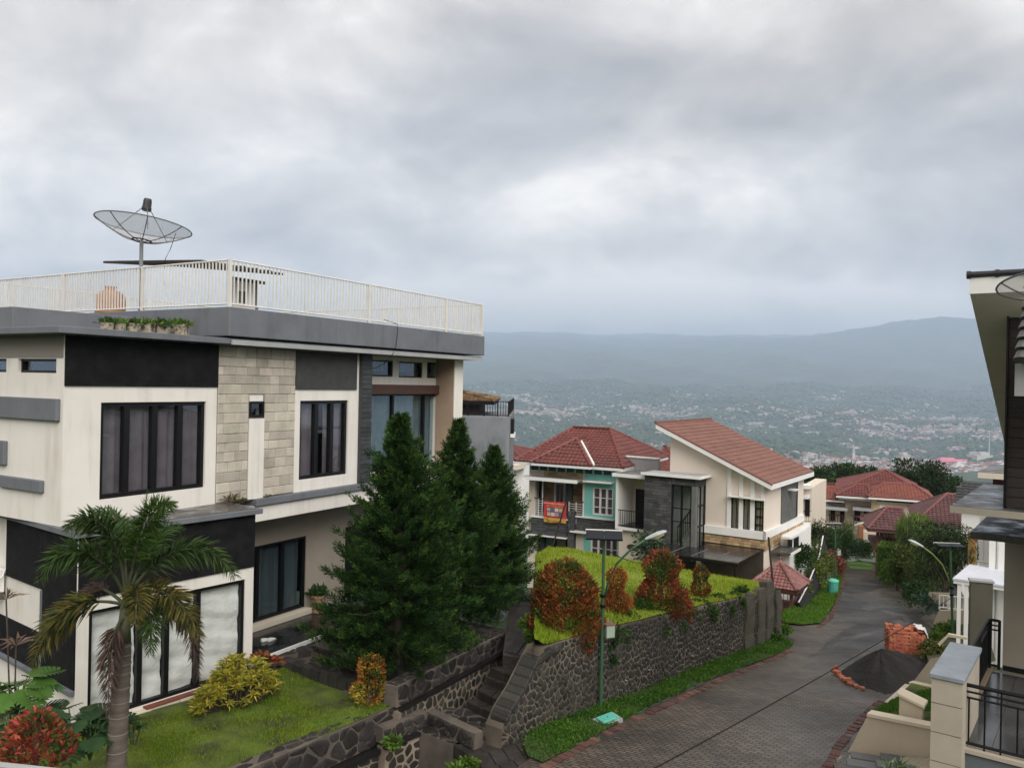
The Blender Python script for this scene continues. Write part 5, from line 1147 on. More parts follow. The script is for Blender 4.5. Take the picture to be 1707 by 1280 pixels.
def roof_things():
    tz = HF.pl(383, 511, -.5)[1]
    # little shed
    a = [at(172, 439, 20.5), at(335, 437, 20.0), at(472, 459, 23.0), at(300, 445, 25.5)]
    S = thing('rooftop_shed', 'small shed with dark flat roof behind the terrace railing', 'shed', HF.w(HF.pl(405, 500, 3.2)[0], 3.2, tz), HF.a)
    lo = [HF.loc(p)-HF.loc(S.location) for p in a]
    r = MB().hexa([(p.x, p.y, p.z) for p in lo], [(p.x, p.y, p.z+.06) for p in lo]).build('roof', M('dark_brown_sheet', (.035, .026, .022), .7, (.06, .04, .03), 3), S)
    for k in range(1, 6):
        f = k/6; p, q = lo[0].lerp(lo[3], f), lo[1].lerp(lo[2], f); MB().tube([(p.x, p.y, p.z+.07), (q.x, q.y, q.z+.07)], .02, 5).build('roof_rib', M('dark_brown_sheet'), S, fix=False)
    x0 = HF.pl(388, 480, 3.2)[0]-HF.pl(405, 500, 3.2)[0]; x1 = HF.pl(426, 480, 3.2)[0]-HF.pl(405, 500, 3.2)[0]; ht = lo[1].z
    box('wall', WHITE, S, x0, x1, 0, .12, 0, ht-.05); box('corner_post', GREY, S, x1+.001, x1+.10, -.02, .1, 0, ht-.05)
    for k in range(3): box('louvre', M('dark_brown_sheet'), S, x0+.18+k*.1, x0+.24+k*.1, -.03, -.001, ht-.75, ht-.42)
    box('beam', M('old_timber', (.10, .06, .04), .85), S, x0-.1, x1+.3, -.1, .0, ht-.14, ht-.06)
    # orange water tank
    p = HF.w(0, 0, 0); p = at(184, 515, 20.8); T = thing('water_tank', 'orange plastic water tank standing on the roof terrace', 'water tank', (p.x, p.y, p.z-.15))
    om = M('orange_plastic', (.62, .27, .10), .5, (.55, .24, .09), 3)
    MB().lathe([(0, 0), (.36, 0), (.37, .05), (.36, .10), (.37, .18), (.36, .24), (.37, .32), (.36, .40), (.34, .50), (.24, .60), (.13, .64), (.13, .69), (0, .69)], 22).build('body', om, T, smooth=False); MB().lathe([(0, .69), (.15, .69), (.15, .73), (0, .74)], 16).build('lid', M('dark_orange_lid', (.45, .17, .06), .5), T)
    # row of weathered planters
    PM = M('cracked_planter', (.36, .31, .235), .95, (.06, .05, .04), 9, .48, .60, detail=8, bump=.6, bscale=20)
    zr = HF.pl(105, 557)[1]+.13; names = ['leftmost of the weathered round planters on the roof edge', 'second weathered planter from the left on the roof edge', 'third weathered planter from the left on the roof edge', 'fourth weathered planter from the left on the roof edge', 'fifth weathered planter, beside the rightmost one', 'rightmost and largest weathered planter on the roof edge']
    for i, u in enumerate((178, 200, 222, 246, 271, 302)):
        s = (.8, .85, .95, 1.1, 1.0, 1.25)[i]; x = HF.pl(u, 555, .35)[0]; P = thing('planter', names[i], 'planter', HF.w(x, .35+.04*(i % 2), zr), i*1.1, 'weathered planters on the roof edge')
        MB().lathe([(0, 0), (.135*s, 0), (.15*s, .02), (.155*s, .15*s), (.165*s, .19*s), (.17*s, .215*s), (.14*s, .215*s), (.135*s, .17*s), (0, .17*s)], 14).build('pot', PM, P)
        n = 190; c = np.stack([rng.normal(size=n)*.075*s, rng.normal(size=n)*.075*s, .17*s+rng.random(n)*.05], 1); leaf_mesh('weeds', c, rng.normal(size=(n, 3))*.6+np.array([0, 0, .9]), .08+.10*rng.random(n)*(1.4 if i > 3 else .8), .3, [L_LGRN if i % 2 else L_GRN], P)
    # porch pot and shoes
    p = HF.w(HF.pl(530, 1028, .95)[0], .95, PORCH_Z); P = thing('potted_plant', 'terracotta pot with a leafy plant on the porch', 'potted plant', p)
    MB().lathe([(0, 0), (.15, 0), (.17, .02), (.20, .42), (.23, .43), (.23, .50), (.19, .50), (.18, .44), (0, .44)], 18).build('pot', M('terracotta', (.36, .22, .14), .85, (.30, .18, .115), 5), P)
    n = 260; c = np.stack([rng.normal(size=n)*.09, rng.normal(size=n)*.09, .46+rng.random(n)*.16], 1); leaf_mesh('leaves', c, rng.normal(size=(n, 3))*.8+np.array([0, 0, .7]), .12+.1*rng.random(n), .4, [L_DGRN], P)
    for k, (u, v) in enumerate(((443, 1068), (453, 1067))):
        q = HF.w(HF.pz(u, v, PORCH_Z)[0], HF.pz(u, v, PORCH_Z)[1], PORCH_Z); s = thing('shoe', ('white shoe nearer the bay on the porch edge', 'white shoe nearer the door mat side on the porch edge')[k], 'shoe', q, .9+.3*k, 'pair of white shoes on the porch')
        up = MB(); rings = []
        for f, w, hh in ((-.13, .03, .07), (-.09, .042, .085), (-.02, .042, .075), (.05, .047, .055), (.10, .042, .04), (.135, .02, .025)): rings.append([(f, -w, .012), (f, w, .012), (f, w*.8, hh), (f, -w*.8, hh)])
        for i in range(5): up.add(rings[i]+rings[i+1], [(j, (j+1) % 4, 4+(j+1) % 4, 4+j) for j in range(4)])
        up.add(rings[0], [(0, 1, 2, 3)]); up.add(rings[-1], [(0, 1, 2, 3)]); up.build('upper', BRIGHT, s, bevel=.006); MB().box(-.135, .135, -.045, .045, 0, .011).build('sole', M('grey_rubber', (.3, .3, .3), .8), s)
    # air conditioner on the bay side
    y, z = BF.px(10, 985); A = thing('air_conditioner', 'white air conditioner unit hung on the side wall at the left edge', 'air conditioner', BF.w(-.02, y, z), BF.a)
    box('case', BRIGHT, A, -.30, -.03, -.05, .65, 0, .48, bevel=.012); MB().lathe([(0, 0), (.19, 0), (.2, .012), (.2, .02), (0, .02)], 20).build('fan_grille', M('dark_grille', (.05, .05, .05), .5), A, (-.30, .28, .24), (0, R(-90), 0)); box('bracket', GREY, A, -.28, -.0, .0, .04, -.10, -.001); box('bracket', GREY, A, -.28, -.0, .55, .59, -.10, -.001)
    MB().tube([(-.2, -.06, .1), (-.25, -.16, .25), (-.1, -.14, .36), (-.03, -.08, .5)], .015, 6).build('hose', BRIGHT, A, smooth=True, fix=False)
roof_things()
# cables
def cable(name, label, pts, r=.012, sag=0.0, parent=None):
    P = [Vector(p) for p in pts]
    if len(P) == 2 and sag:
        a, b = P; P = [a.lerp(b, f)-Vector((0, 0, sag*4*f*(1-f))) for f in np.linspace(0, 1, 24)]
    o = MB().tube(P, r, 5).build(name, BLACKM, parent, fix=False)
    if label: tag(o, label, 'cable')
cable('overhead_cable', 'thin black cable hanging across the road in the foreground', [at(1584, 997, 27.0), at(560, 1560, 7.5)], .011, .15)
cable('overhead_cable', 'short black cable from the near lamp to the house behind the plot', [lb+Vector((.1, 0, 3.55)), at(1082, 938, 33)], .012, .12)
fc = [HF.w(HF.pl(u, v, y)[0], y, HF.pl(u, v, y)[1]) for u, v, y in ((640, 533, -.56), (662, 540, -.56), (663, 552, -.56), (660, 578, -.56), (655, 590, -.55), (640, 606, -.2), (625, 614, -.12), (617, 613, .3))]
cable('hanging_cable', 'loose black cable drooping from the terrace edge over the glazed bay', fc, .009)
# green utility cover in the verge
p = onroad(1013, 1197, .08); T = thing('utility_cover', 'turquoise plastic cover lying in the verge below the plot wall', 'cover', p, .5); T.rotation_euler = (0.05, -.1, .55)
MB().hexa([(-.22, -.14, 0), (.22, -.14, 0), (.22, .14, 0), (-.22, .14, 0)], [(-.21, -.13, .04), (.21, -.13, .04), (.21, .13, .04), (-.21, .13, .04)]).build('lid', M('turquoise_plastic', (.10, .42, .34), .5), T, bevel=.008); MB().box(-.27, .27, -.18, .18, -.12, -.005).build('frame', GREYLT, T)
# ------------------------------------------------------------------ roofs
def tile_face(parent, pts, m, tw=.24, th=.30, amp=.05, lift=.035, name='tiles'):
    """pts: coplanar outline, pts[0]->pts[1] is the eave; wavy tiles laid in lapped courses"""
    pts = [Vector(p) for p in pts]; a, b = pts[0], pts[1]; ex = (b-a).normalized(); n = ex.cross((pts[2]-a)).normalized()
    if n.z < 0: n = -n
    ey = n.cross(ex)
    if ey.z < 0: ey = -ey
    L2 = [((p-a).dot(ex), (p-a).dot(ey)) for p in pts]; xs = [p[0] for p in L2]; ys = [p[1] for p in L2]
    mb = MB(); mb.add([tuple(p) for p in pts], [tuple(range(len(pts)))])
    y = min(ys)
    while y < max(ys)-.02:
        x = min(xs)
        while x < max(xs):
            c = (x+tw/2, min(y+th*.5, max(ys)-.01))
            if inside(c, L2):
                j = random.uniform(-.006, .006); V = []
                for yy, up in ((y, lift), (y+th*1.02, .004)):
                    for k, s in enumerate((0, .25, .5, .75, 1.0)):
                        w = (0, .8, 1, .8, 0)[k]*amp; V.append(a+ex*(x+tw*s)+ey*yy+n*(up+w+j+.004))
                V += [a+ex*(x+tw*s)+ey*y+n*.002 for s in (0, .25, .5, .75, 1.0)]
                mb.add(V, [(0, 1, 6, 5), (1, 2, 7, 6), (2, 3, 8, 7), (3, 4, 9, 8), (10, 11, 1, 0), (11, 12, 2, 1), (12, 13, 3, 2), (13, 14, 4, 3)])
            x += tw
        y += th
    o = mb.build(name, m, parent, fix=False); o['kind'] = 'stuff'; return o
def ridge_caps(parent, a, b, m, r=.10, step=.32, lift=.05):
    a, b = Vector(a), Vector(b); d = b-a; n = max(1, int(d.length/step)); t = d.normalized(); mb = MB()
    for i in range(n):
        p, q = a+d*(i/n)+Vector((0, 0, lift)), a+d*((i+1.12)/n)+Vector((0, 0, lift-.01)); mb.tube([p, q], [r, r*.85], 7)
    o = mb.build('ridge_tiles', m, parent, fix=False); o['kind'] = 'stuff'; return o
def hip_roof(parent, x0, x1, y0, y1, ze, zr, rx0, rx1, m, cap, tw=.24, th=.30, amp=.05, eave=BRIGHT, ry=None):
    ry = (y0+y1)/2 if ry is None else ry
    R_ = bpy.data.objects.new('roof', None); COL.objects.link(R_); R_.parent = parent
    A, B, C, D = (x0, y0, ze), (x1, y0, ze), (x1, y1, ze), (x0, y1, ze); E, Fp = (rx0, ry, zr), (rx1, ry, zr)
    for f in (([A, B, Fp, E] if rx1-rx0 > .02 else [A, B, E]), [B, C, Fp], ([C, D, E, Fp] if rx1-rx0 > .02 else [C, D, E]), [D, A, E]): tile_face(R_, f, m, tw, th, amp)
    for p, q in ((A, E), (B, Fp), (C, Fp), (D, E)): ridge_caps(R_, p, q, cap)
    if rx1-rx0 > .02: ridge_caps(R_, E, Fp, cap)
    MB().box(x0+.02, x1-.02, y0+.02, y1-.02, ze-.16, ze-.012).build('eave', eave, R_, fix=False)
    return R_
TILE = M('dark_red_tile', (.165, .047, .038), .6, (.105, .036, .032), .8, .35, .7, rnd=.09, src='island', spec=.35)
TILEB = M('brown_red_tile', (.20, .092, .068), .6, (.155, .072, .056), .8, .35, .7, rnd=.09, src='island', spec=.35)
TILEO = M('orange_red_tile', (.24, .075, .052), .6, (.165, .056, .042), .8, .35, .7, rnd=.09, src='island', spec=.35)
CAP = M('ridge_cap_tile', (.19, .05, .042), .6, (.14, .04, .035), 3)
CAPB = M('brown_ridge_cap', (.17, .062, .052), .6)
TURQ = M('turquoise_paint', (.20, .50, .45), .8, (.17, .44, .40), 1.2, .3, .7, streak=.10, streakcol=(.15, .30, .27))
DSLATE = M('dark_slate_brick', (.052, .052, .054), .75, (.085, .085, .085), 4, .35, .7, bump=.5, bscale=25, bdist=.01, rnd=.38)
SAND = M('sandstone_block', (.46, .32, .17), .85, (.36, .25, .14), 3, .35, .7, bump=.4, bscale=25, bdist=.01, rnd=.35)
MORT2 = M('dark_joint', (.035, .035, .036), .9)
CURTR = M('brown_curtain', (.155, .085, .070), .95, (.12, .065, .055), 3)

# ------------------------------------------------------------------ turquoise house
o_ = at(880, 912, 45.5); TF = Frame(o_.x, o_.y, 0, -27)
def t_house():
    f = TF; H = fthing('turquoise_house', 'two-storey turquoise and cream house with dark red hipped roof and banner', 'house', f)
    X = lambda u, v=830, y=0: f.pl(u, v, y)[0]; Z = lambda u, v, y=0: f.pl(u, v, y)[1]
    x1 = X(1027); zb = -12.0; ze = Z(950, 787); zt = Z(950, 775, -.3); D = 7.2; xm = X(974)
    bz0, bz1 = Z(930, 862), Z(930, 803)
    # walls
    wx0, wx1, wz0, wz1 = X(988), X(1022), Z(1005, 859), Z(1005, 813)
    lx0, lx1, lz0, lz1 = X(986), X(1033), Z(1005, 945), Z(1005, 897)
    MB().wall(xm, X(1034), zb, zt-.3, [(wx0, wx1, wz0, wz1), (lx0, lx1-.05, lz0, lz1)], 0, .2).build('turquoise_wall', TURQ, H, fix=False)
    window(H, f, wx0, wx1, wz0, wz1, .04, (0, .36, .68, 1), 'window', .07, BRIGHT, CURTR, transom=(.28, .62), cy=.14, wave=.03)
    window(H, f, lx0, lx1-.05, lz0, lz1, .04, (0, .28, .52, .76, 1), 'window', .07, BRIGHT, CURTR, transom=(.62,), cy=.14, wave=.03)
    MB().wall(0, xm, zb, zt-.3, [(X(892), X(971), bz0, bz1), (X(895), X(950), zb, Z(930, 893))], 0, .2).build('cream_wall', CREAM, H, fix=False)
    MB().box(0, .2, .201, D, zb, zt-.3).box(x1, x1+.2, .201, D, zb, zt-.3).box(0, x1+.2, D, D+.2, zb, zt-.3).build('other_walls', CREAM, H, fix=False)
    box('interior', DARKIN, H, .3, x1-.1, 1.9, D-.2, zb, zt-.35)
    # clerestory band under the eave
    box('clerestory_glass', M('dark_teal_glass', (.02, .05, .05), .2), H, X(884), X(1036), -.02, -.001, Z(950, 787), zt-.16)
    for k in range(11): u = X(884)+(X(1036)-X(884))*k/10; box('clerestory_post', TURQ, H, u-.05, u+.05, -.05, -.021, Z(950, 787), zt-.16)
    # sandstone panels
    for (a, b, c, d, y) in ((906, 971, 798, 785, -.02),):
        blocks(H, X(a), X(b), Z(930, c), Z(930, d), y+.019, .5, .18, SAND, proud=.02, maxn=60)
    # balcony: back wall, door, column, railings, canopy
    by = 1.3
    box('balcony_back', CREAM, H, X(888), xm, by, by+.1, bz0-.1, bz1+.05); box('balcony_floor', GREYLT, H, X(889), xm, -.1, by, bz0-.25, bz0)
    blocks(H, f.pl(908, 830, by)[0], f.pl(924, 830, by)[0], bz0, bz1, by-.001, .4, .2, SAND, maxn=60); blocks(H, f.pl(951, 830, by)[0], f.pl(976, 830, by)[0], bz0, bz1, by-.001, .4, .2, SAND, maxn=80)
    window(H, f, f.pl(924, 830, by)[0], f.pl(943, 830, by)[0], bz0+.02, bz1-.15, by-.06, (0, 1), 'balcony_door', .12, BRIGHT, CURTR, depth=.05, cy=.055, wave=.01)
    box('dark_column', DSLATE, H, f.pl(943, 830, .5)[0], f.pl(952, 830, .5)[0], .5, .8, bz0, bz1); box('dark_window', FRAME, H, f.pl(893, 830, .9)[0], f.pl(906, 830, .9)[0], .9, 1.0, bz0+.1, bz1-.05)
    box('white_post', BRIGHT, H, X(903), X(904.5), .02, .08, bz0, bz1)
    box('canopy', GREYLT, H, X(889), X(972), -.9, .0, Z(930, 802, -.9), Z(930, 798.5, -.9)); box('canopy_edge', BRIGHT, H, X(889)-.01, X(972)+.01, -.96, -.901, Z(930, 803.5, -.9), Z(930, 798, -.9))
    box('canopy', BRIGHT, H, X(976), X(1023), -.5, -.001, Z(1000, 805.5, -.5), Z(1000, 803, -.5)); box('canopy', BRIGHT, H, X(882)-.2, X(903), -.4, -.001, Z(895, 796.5, -.3), Z(895, 794, -.3))
    for a, b in ((X(892), X(905)), (X(949), X(973))):
        for k in range(7): zz = bz0+.05+k*.13; MB().tube([(a, -.03, zz), (b, -.03, zz)], .014, 5).build('rail_bar', BRIGHT, H, fix=False)
        for q in (a, (a+b)/2, b): MB().tube([(q, -.03, bz0), (q, -.03, bz0+.95)], .02, 5).build('rail_post', BRIGHT, H, fix=False)
        MB().tube([(a-.03, -.03, bz0+.97), (b+.03, -.03, bz0+.97)], .03, 6).build('hand_rail', WOODB, H, fix=False)
    # slate-faced parapets, white ledges, pilaster
    p0, p1 = Z(930, 889), bz0-.08
    box('parapet', MORT2, H, X(889), X(960), -.22, -.001, p0, p1); blocks(H, X(889), X(952), p0, p1, -.221, .55, .085, DSLATE, proud=.02, maxn=110)
    box('ledge', BRIGHT, H, X(889)-.02, X(951), -.3, -.02, p1+.001, p1+.07); box('ledge', BRIGHT, H, X(888)-.25, X(951), -.55, -.23, p0-.16, p0-.08); box('lower_canopy', DSLATE, H, X(887)-.2, X(951), -.5, -.001, p0-.08, p0-.001)
    q0, q1 = Z(1000, 886), Z(1000, 865)
    box('parapet', MORT2, H, X(963), X(1033), -.10, -.001, q0, q1); blocks(H, X(963), X(1033), q0, q1, -.101, .55, .085, DSLATE, proud=.02, maxn=110)
    box('ledge', BRIGHT, H, X(960), X(1026), -.16, -.002, q1+.001, q1+.08); box('ledge', BRIGHT, H, X(956), X(984), -.45, -.11, q0-.12, q0-.04)
    box('pilaster', MORT2, H, X(951.5), X(961.5), -.35, .0, zb, Z(955, 851)); blocks(H, X(951.5), X(961.5), zb+2, Z(955, 851), -.351, .34, .16, DSLATE, proud=.02, maxn=60)
    # entrance under the balcony
    box('entrance_wall', CREAM, H, X(893), X(952), 1.0, 1.1, zb, p0-.1); box('turquoise_door', TURQ, H, f.pl(906, 900, .9)[0], f.pl(917, 900, .9)[0], .9, .99, zb+.5, p0-.2); box('dark_doorway', FRAME, H, f.pl(921, 900, .9)[0], f.pl(927, 900, .9)[0], .9, .99, zb, p0-.25); box('slate_post', DSLATE, H, X(899), X(906), .2, .5, zb, p0-.1); box('dark_doorway', FRAME, H, f.pl(943, 900, .9)[0], f.pl(951, 900, .9)[0], .9, .99, zb, p0-.25)
    # roofs
    ax0, ax1 = f.pl(857, 768, -.8)[0], f.pl(1039, 781, -.8)[0]; ez = (f.pl(857, 768, -.8)[1]+f.pl(1039, 781, -.8)[1])/2; ry = 3.2
    r0, zr0 = f.pl(957, 713.5, ry); r1, zr1 = f.pl(1017, 716, ry)
    hip_roof(H, ax0, ax1, -.8, 7.8, ez, (zr0+zr1)/2, r0, r1, TILE, CAP, ry=ry)
    # front wing hip
    yy = -1.15; c0 = f.pl(884, 769, yy); c1 = f.pl(985, 777, yy); ap = f.pl(959, 732, .6); wz = ez-.0
    W = bpy.data.objects.new('wing_roof', None); COL.objects.link(W); W.parent = H
    a, b, e, g = (c0[0], yy, ez+.02), (c1[0], yy, ez+.02), (ap[0], .75, ap[1]), (ap[0], 2.2, ap[1])
    tile_face(W, [a, b, e], TILE); tile_face(W, [b, (c1[0], 1.5, ez+.1), g, e], TILE); tile_face(W, [(c0[0], 1.5, ez+.1), a, e, g], TILE)
    ridge_caps(W, a, e, CAP); ridge_caps(W, b, e, CAP); ridge_caps(W, e, g, CAP)
    v0, v1 = Vector(f.w(0, 0, 0)), None
    MB().box(c0[0]+.02, c1[0]-.02, yy+.02, -.8, ez-.14, ez-.01).build('wing_eave', BRIGHT, W, fix=False)
    fl0 = (ap[0]+.25, .9, ap[1]-.12); fl1 = (c1[0]+.12, -1.0, ez+.10); MB().tube([fl0, fl1], .07, 6).build('valley_flashing', BRIGHT, W, fix=False)
    # banner hung on the balcony rail, with its printed lines
    bx0, bx1, bt, bb = X(907, 850, -.32), X(944, 850, -.32), Z(925, 836, -.32), Z(925, 871, -.32)
    B = thing('banner', 'red and yellow property banner hanging from the balcony of the turquoise house', 'banner', f.w(bx0, -.34, bb), f.a); w, h = bx1-bx0, bt-bb
    mb = MB(); n = 12
    for i in range(n+1): mb.v += [(w*i/n, .015*math.sin(i*1.1), h*.22), (w*i/n, .012*math.sin(i*1.1), h-.02*math.sin(i*.5))]
    mb.f = [(2*i, 2*i+2, 2*i+3, 2*i+1) for i in range(n)]; mb.m = [0]*n; mb.build('red_cloth', M('banner_red', (.55, .035, .04), .6), B, fix=False)
    mb = MB()
    for i in range(n+1): mb.v += [(w*i/n, .02*math.sin(i*1.3), -.02*math.sin(i*.5)), (w*i/n, .015*math.sin(i*1.1), h*.22)]
    mb.f = [(2*i, 2*i+2, 2*i+3, 2*i+1) for i in range(n)]; mb.m = [0]*n; mb.build('yellow_cloth', M('banner_yellow', (.62, .36, .06), .6), B, fix=False)
    cols = [M('print_a', (.30, .34, .40), .7), M('print_b', (.55, .56, .58), .7), M('print_c', (.10, .13, .17), .7), M('print_d', (.45, .42, .30), .7)]
    for r in range(2):
        for c in range(4): box('printed_photo', cols[(c*2+r*3+c//2) % 4], B, w*(.14+.18*c+.02*r), w*(.30+.18*c+.02*r), -.035, -.032, h*(.53-.22*r), h*(.70-.22*r))
    def text(s, x, z, sz, m):
        cu = bpy.data.curves.new('text', 'FONT'); cu.body = s; cu.size = sz; cu.extrude = .002; cu.align_x = 'CENTER'; o = bpy.data.objects.new('lettering', cu); COL.objects.link(o); o.parent = B; o.location = (x, -.045, z); o.rotation_euler = (R(90), 0, 0); cu.materials.append(m); bpy.context.view_layer.update(); me = bpy.data.meshes.new_from_object(o); bpy.data.objects.remove(o); q = link('lettering', me, B, (x, -.045, z), (R(90), 0, 0))
    text('RUMAH DIJUAL HARGA K.A', w/2, h*.88, w*.082, BRIGHT); text('0812 3259 8603', w/2, h*.75, w*.115, M('print_orange', (.75, .36, .05), .6)); text('A.SRI', w*.12, h*.13, w*.085, M('print_dark', (.05, .03, .03), .7)); text('0812 3259 8603', w*.5, h*.03, w*.10, M('print_dark'))
    p, q = at(922, 908, 43.4), at(943, 838, 43.4); tag(MB().tube([p, q], .05, 6).build('leaning_pole', M('dark_timber', (.03, .02, .016), .8), fix=False), 'dark leaning pole in front of the red banner', 'pole')
t_house()

# ------------------------------------------------------------------ pale house with the single sloping roof
o_ = at(1273, 893, 37.2); PF = Frame(o_.x, o_.y, 0, -34.5)
def p_house():
    f = PF; H = fthing('sloped_roof_house', 'pale pink house with one long sloping brown roof and dark brick stair tower', 'house', f)
    X = lambda u, v=830, y=0: f.pl(u, v, y)[0]; Z = lambda u, v, y=0: f.pl(u, v, y)[1]
    YS = lambda u, v, x=0: f.px(u, v, x)[0]; ZS = lambda u, v, x=0: f.px(u, v, x)[1]
    ov = .55; A = f.pl(1093, 706, -ov); B = f.pl(1286, 808, -ov); yb = f.px(1357, 785, B[0])[0]
    sl = (B[1]-A[1])/(B[0]-A[0]); zroof = lambda x: A[1]+sl*(x-A[0])-.22
    yD = yb-.4; xl = X(1116); zb = -11.8; z1 = Z(1273, 886)
    # front wall with raked top; window openings
    wins = [(1218, 1235, 829, 882), (1237.5, 1252, 831, 885), (1257.5, 1276, 834, 889)]
    wr = []
    for u0, u1, v0, v1 in wins: wr.append((X(u0), min(X(u1), -.02), Z((u0+u1)/2, v1), Z((u0+u1)/2, v0)))
    zt = max(w[3] for w in wr)+.05
    MB().wall(xl, 0, zb, zt, wr, 0, .2).build('front_wall', PALE, H, fix=False)
    MB().prism([(xl, zt), (0, zt), (0, zroof(0)), (xl, zroof(xl))], 0, .2).build('gable_wall', PALE, H)
    for w in wr: window(H, f, w[0], w[1], w[2], w[3], .03, (0, 1), 'window', .06, FRAME, M('tan_curtain', (.30, .27, .22), .9), cy=.12, wave=.03, gap=(.45, .6), transom=((.25, .5, .75) if w is wr[2] else None))
    side = MB().prism([(.2, zb), (yD, zb), (yD, zroof(0)), (.2, zroof(0))], -.2, 0); side.v = [(b, a, c) for a, b, c in side.v]; side.build('side_wall', PALE, H)
    MB().box(xl, 0, yD, yD+.2, zb, zroof(0)).box(xl, xl+.2, .2, yD, zb, zroof(xl)).build('rear_walls', PALE, H, fix=False); box('interior', DARKIN, H, xl+.4, -.4, 1.2, yD-.2, zb, zt)
    for u in (1216, 1236, 1255): x = X(u); box('pilaster', BRIGHT, H, x-.10, x+.10, -.06, -.001, z1+.01, zroof(x)-.02)
    box('pilaster', BRIGHT, H, -.16, -.0, -.05, -.001, wr[2][3]+.1, zroof(-.1)-.02)
    for w in wr: box('hood', BRIGHT, H, w[0]-.06, w[1]+.10, -.34, -.061, w[3]+.04, w[3]+.11)
    zs0 = Z(1240, 909)
    box('base_band', BRIGHT, H, X(1172), .12, -.14, -.002, Z(1273, 899), z1); box('stone_bed', MORTAR, H, X(1172), .06, -.06, -.002, Z(1273, 915), Z(1273, 899)-.001); blocks(H, X(1172), .06, Z(1273, 915), Z(1273, 899), -.061, .30, .13, SAND, proud=.03, maxn=120)
    box('base_wall', M('brown_shaded_wall', (.055, .042, .036), .5, (.085, .065, .055), 2), H, X(1172), .02, -.05, -.001, zb, Z(1273, 915)-.001)  # dark brown paints in the shade beneath the carport roof
    # right side
    sb = lambda nm, m, u0, u1, v0, v1, d=.05, vr=None: box(nm, m, H, .001, d, YS(u0, v0), YS(u1, v0), ZS(u0, v1), ZS(u0, v0))
    y0 = YS(1301, 870); y1 = YS(1325, 850); box('slate_panel', M('green_grey_slate', (.075, .080, .075), .8, (.11, .115, .105), 3, bump=.6, bscale=30, rnd=.1), H, .001, .06, y0, y1, ZS(1301, 877), zroof(0)-.02)
    box('slit_window', FRAME, H, .001, .03, y1+.08, y1+.42, ZS(1325, 868), zroof(0)-.15)
    box('side_band', BRIGHT, H, .001, .12, -.14, yD, Z(1273, 899), z1); box('side_stone_bed', MORTAR, H, .001, .05, 0, yD, Z(1273, 899)-.55, Z(1273, 899)-.001)
    so = bpy.data.objects.new('side_stonework', None); COL.objects.link(so); so.parent = H; so.rotation_euler = (0, 0, R(90)); blocks(so, 0, yD, Z(1273, 899)-.55, Z(1273, 899)-.01, -.051, .32, .14, SAND, proud=.03, maxn=120)
    yl = YS(1299, 905); zw = ZS(1299, 892); box('white_annex', BRIGHT, H, .051, .5, yl, yD-.1, zb, zw)
    box('annex_window', FRAME, H, .501, .52, f.px(1313, 910, .5)[0], f.px(1320, 910, .5)[0], f.px(1313, 925, .5)[1], f.px(1313, 899, .5)[1]); box('annex_window', FRAME, H, .501, .52, f.px(1323, 900, .5)[0], f.px(1331, 900, .5)[0], f.px(1323, 914, .5)[1], f.px(1323, 898, .5)[1])
    box('annex_hood', BRIGHT, H, .501, .95, f.px(1306, 900, .6)[0], f.px(1333, 890, .6)[0], f.px(1306, 900, .7)[1], f.px(1306, 900, .7)[1]+.1)
    box('side_canopy', WETC, H, .06, 1.0, YS(1284, 918)-.2, yl-.02, ZS(1284, 918)-.04, ZS(1284, 918)+.04); box('side_canopy_edge', BRIGHT, H, 1.001, 1.05, YS(1284, 918)-.2, yl-.02, ZS(1284, 918)-.07, ZS(1284, 918)+.05)
    box('wall_lamp', BRIGHT, H, .061, .45, (y0+y1)/2-.3, (y0+y1)/2+.3, ZS(1312, 817), ZS(1312, 817)+.06)
    # roof
    RO = bpy.data.objects.new('roof', None); COL.objects.link(RO); RO.parent = H
    xa, xb = A[0], B[0]; za, zb2 = A[1], B[1]
    tile_face(RO, [(xb, -ov, zb2), (xb, yb, zb2), (xa, yb, za), (xa, -ov, za)], TILEB, .28, .32, .035, .03)
    MB().hexa([(xa, -ov, za-.24), (xb, -ov, zb2-.24), (xb, yb, zb2-.24), (xa, yb, za-.24)], [(xa, -ov, za-.012), (xb, -ov, zb2-.012), (xb, yb, zb2-.012), (xa, yb, za-.012)]).build('fascia', BRIGHT, RO)
    ridge_caps(RO, (xa, -ov, za), (xa, yb, za), CAPB, .08); ridge_caps(RO, (xa, -ov+.03, za), (xb, -ov+.03, zb2), CAPB, .06, lift=.02)
    # stair tower
    ty = -1.3; tx0 = X(1074, 830, ty); tx1 = X(1160, 830, ty); tz1 = Z(1120, 793, ty); tzb = Z(1140, 940, ty)-.6
    gx0, gx1 = X(1118.5, 850, ty), X(1153, 850, ty); gz0, gz1 = Z(1135, 915, ty), Z(1135, 809, ty)
    MB().wall(tx0, tx1, tzb, tz1, [(gx0, tx1-.01-.18, gz0, gz1)], ty, ty+.18).build('tower_wall', MORT2, H, fix=False)
    blocks(H, tx0, gx0-.01, gz0-.4, tz1, ty-.001, .40, .15, DSLATE, proud=.022, gap=.012, maxn=230); blocks(H, gx0, tx1, gz1+.02, tz1, ty-.001, .40, .15, DSLATE, proud=.022, gap=.012, maxn=70)
    box('tower_column', M('grey_column', (.15, .15, .148), .8, (.12, .12, .118), 3), H, tx1-.20, tx1+.02, ty-.04, ty+.2, gz0-.5, gz1)
    window(H, f, gx0, tx1-.24, gz0, gz1, ty+.05, (0, .5, 1), 'tower_window', .05, FRAME, None, GLASSD, transom=(.12, .42, .62)[1:2]+(.63,))
